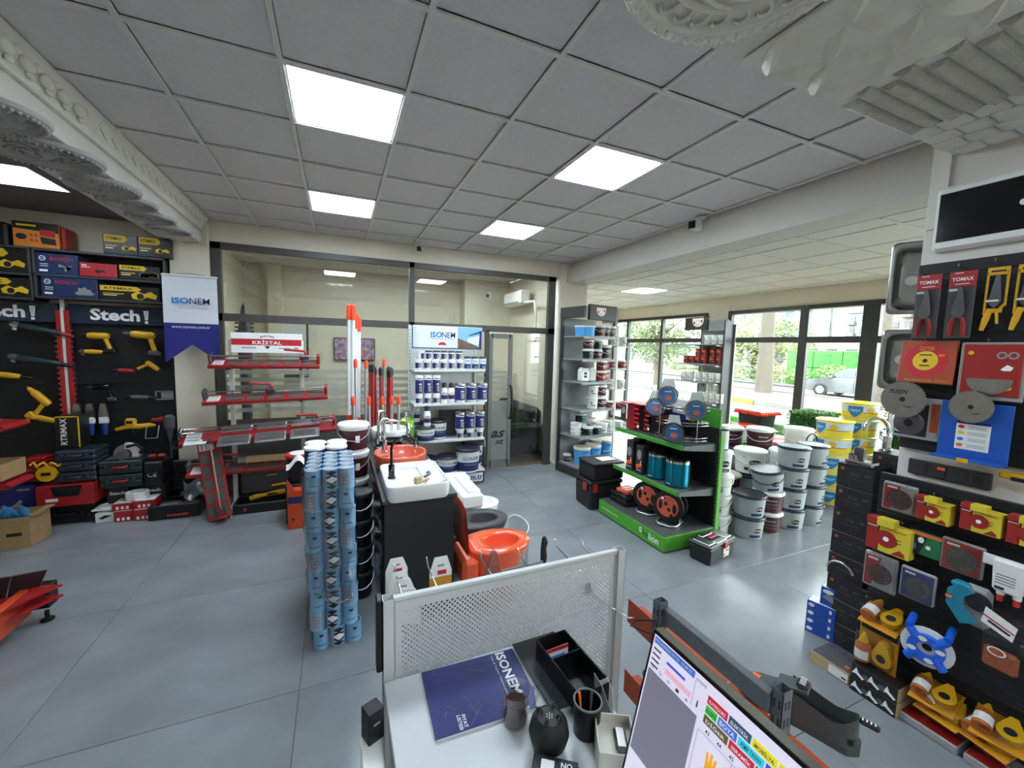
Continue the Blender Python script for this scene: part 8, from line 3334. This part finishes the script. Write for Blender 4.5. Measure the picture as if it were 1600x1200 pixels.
tree('thick rough trunked tree on the median seen through the right window', 20.6, 14.3, 6.4, .34, [(-.6, -2.2, 8.2, 2.0), (.4, 1.6, 8.4, 2.2), (0, 0, 9.0, 2.0)], ('leaf', 'leaf_dark'), 1600)
tree('leafy olive tree close to the left window', 17.6, 18.9, 3.2, .16, [(0, 0, 4.5, 2.1), (-.3, 1.2, 3.5, 1.6), (.2, -1.4, 3.7, 1.6), (0, 0, 2.4, 1.5)], ('leaf', 'leaf_yellow', 'leaf_dark'), 4200, size=.12)
tree('pale green tree beyond the second road, left of the green crates', 31.0, 22.5, 2.4, .2, [(0, 0, 4.0, 2.3), (0, 2.6, 3.2, 2.0), (0, -2.6, 3.2, 1.9), (0, 0, 2.0, 2.2)], ('leaf', 'leaf_yellow'), 3400, size=.18)
tree('drooping tree whose branches hang in at the top of the right window', 19.0, 8.6, 7.4, .2, [(0, 1.6, 4.9, .7), (0, -.6, 5.6, .7)], ('leaf_dark', 'leaf'), 700, size=.12)
tree('dense tree beyond the left window, far side of the road', 30.5, 33.0, 2.6, .22, [(0, 0, 3.6, 2.4), (0, 2.8, 3.0, 2.0), (0, -2.6, 3.0, 2.0)], ('leaf', 'leaf_dark'), 3000, size=.18)
t = thing('shrub_row', 'overgrown row of yellow green shrubs on the verge beyond the second road', 'shrubs', (27.7, 20.5, GZ + .1))
b = MB('leaf')
rs = random.Random(5)
for k in range(16):
 foliage(b, (rs.uniform(-.5, .5), -7 + k * .95, .5 + rs.uniform(-.1, .3)), (.7, .7, .65), 190, rs, ('leaf', 'leaf_yellow', 'leaf_dark'), .12)
stuff(b.build('foliage', t))
for i in range(5):
 for j in range(2):
  t = thing('site_container', 'bright green stacked site container beyond the road, %s row, %s from the right' % (('lower', 'upper')[j], ORD[i]), 'container', (30.0, 11.0 + 1.72 * i, GZ + .05 + 1.18 * j), group='bright green containers')
  b = MB('crate_green')
  b.box((0, 0, .58), (1.6, 1.68, 1.15), .03)
  b.build('body', t)
  b = MB('ink')
  for q in range(2):
   text(b, 'CEGE', (-.806, .0, .86 - .45 * q), NY, Z, .6, .12, .02)
   patch(b, (-.806, 0, .75 - .45 * q), NY, Z, .4, .04)
  b.build('lettering', t)
for k in range(4):
 t = thing('green_crate', 'bright green crate standing outside close to the window, %s from the right' % ORD[k], 'crate', (7.6, 4.3 + .62 * k, GZ), group='green crates outside the window')
 b = MB('crate_green')
 b.box((0, 0, .42), (.5, .6, .84), .02)
 b.build('body', t)
 b = MB('lime_green')
 for q in range(3):
  b.box((-.255, 0, .2 + .25 * q), (.012, .56, .05), .004)
 b.build('rib', t)
t = thing('car', 'silver hatchback parked on the far road, seen through the right windows', 'car', (24.0, 11.7, GZ), rz=PI / 2)
out = [(2.05, .35), (2.1, .62), (1.95, .78), (1.2, .95), (.45, 1.42), (-.9, 1.46), (-1.7, 1.1), (-2.05, 1.0), (-2.1, .4), (-1.8, .25), (1.8, .22)]
b = MB('car_silver')
lo = [(2.08, .3), (2.12, .6), (1.95, .8), (1.15, .95), (-1.75, 1.0), (-2.08, .95), (-2.1, .4), (-1.85, .25), (1.85, .22)]
b.prism(lo, (0, .85, 0), X, Z, 1.7)
b.build('body', t)
b = MB('car_silver')
b.prism([(1.15, .93), (.4, 1.40), (.2, 1.45), (-.9, 1.46), (-1.75, .98)], (0, .72, 0), X, Z, 1.44)
b.build('roof', t)
b = MB('car_glass')
for s_, vdir in ((.735, 1), (-.735, -1)):
 b.prism([(.95, .97), (.4, 1.34), (-.15, 1.38), (-.15, .97)], (0, s_ + .004, 0), X, Z, .008)
 b.prism([(-.22, .97), (-.22, 1.38), (-.85, 1.38), (-1.35, 1.0)], (0, s_ + .004, 0), X, Z, .008)
b.build('side_window', t)
for x in (1.3, -1.3):
 for s_ in (.74, -.88):
  b = MB('tyre')
  b.lathe([(0, 0), (.31, 0), (.31, .16), (0, .16)], (x, s_, .31), 22, 'y')
  b.use('alu')
  b.lathe([(0, -.004), (.2, -.004), (.2, .164), (0, .164)], (x, s_, .31), 10, 'y')
  b.build('wheel', t)
for s_ in (.83, -.83):
 MB('lamp_red').box((-2.05, s_ * .85, .82), (.1, .2, .16), .03).build('tail_lamp', t)
 MB('white').box((1.95, s_ * .85, .7), (.2, .2, .12), .03).build('headlamp', t)
 MB('car_silver').box((.85, s_ * 1.08, 1.0), (.16, .14, .1), .03).build('mirror', t)
b = MB('ink')
for s_ in (.852, -.852):
 b.box((-.18, s_, .65), (.02, .004, .65))
b.build('door_gap', t)
def building(label, x, y, wy, h, mat, rows, cols, z0=0, balc=False, frame='win_dark'):
 t = thing('apartment_block', label, 'building', (x, y, GZ))
 MB(mat).box((4, 0, h / 2), (8, wy, h), .05).build('walls', t)
 MB('kerb_white').box((4, 0, h + .15), (8.3, wy + .3, .3), .03).build('roof_edge', t)
 wm = MB(frame).box((0, 0, 0), (.16, wy / cols * .5, h / rows * .42), .02).mesh('window')
 bm_ = MB('kerb_white').box((0, 0, 0), (.7, wy / cols * .8, .5), .03).mesh('balcony')
 for i in range(cols):
  for j in range(rows):
   yy, zz = -wy / 2 + wy / cols * (i + .5), h / rows * (j + .55)
   if zz < z0:
    continue
   put('window', wm, t, (-.04, yy, zz))
   if balc and i % 2 == 0:
    put('balcony', bm_, t, (-.3, yy, zz - h / rows * .38))
 return t
building('pale apartment block with rows of dark windows behind the tree trunk', 60, 46, 11, 18, 'facade', 6, 7)
building('white apartment block seen through the left window top pane', 62, 84, 14, 16, 'facade', 5, 7)
building('blue grey glass apartment block left of the window mullion', 62, 39, 5, 20, 'facade_blue', 8, 4)
building('tall cream apartment block right of the window mullion', 66, 38.2, 4, 22, 'facade', 9, 4)
building('unfinished concrete block at the right edge of the middle window', 60, 29.6, 3.2, 7.4, 'facade', 5, 3, balc=True)
building('red and white apartment block seen in the rightmost window', 60, 25.2, 5.4, 8.2, 'facade_red', 5, 5, balc=True)
building('low orange roofed terrace beyond the green containers', 46, 26, 14, 3.6, 'facade_red', 1, 8)
building('low white shed with two dark windows beyond the left window', 36, 42, 9, 2.6, 'facade', 1, 2)
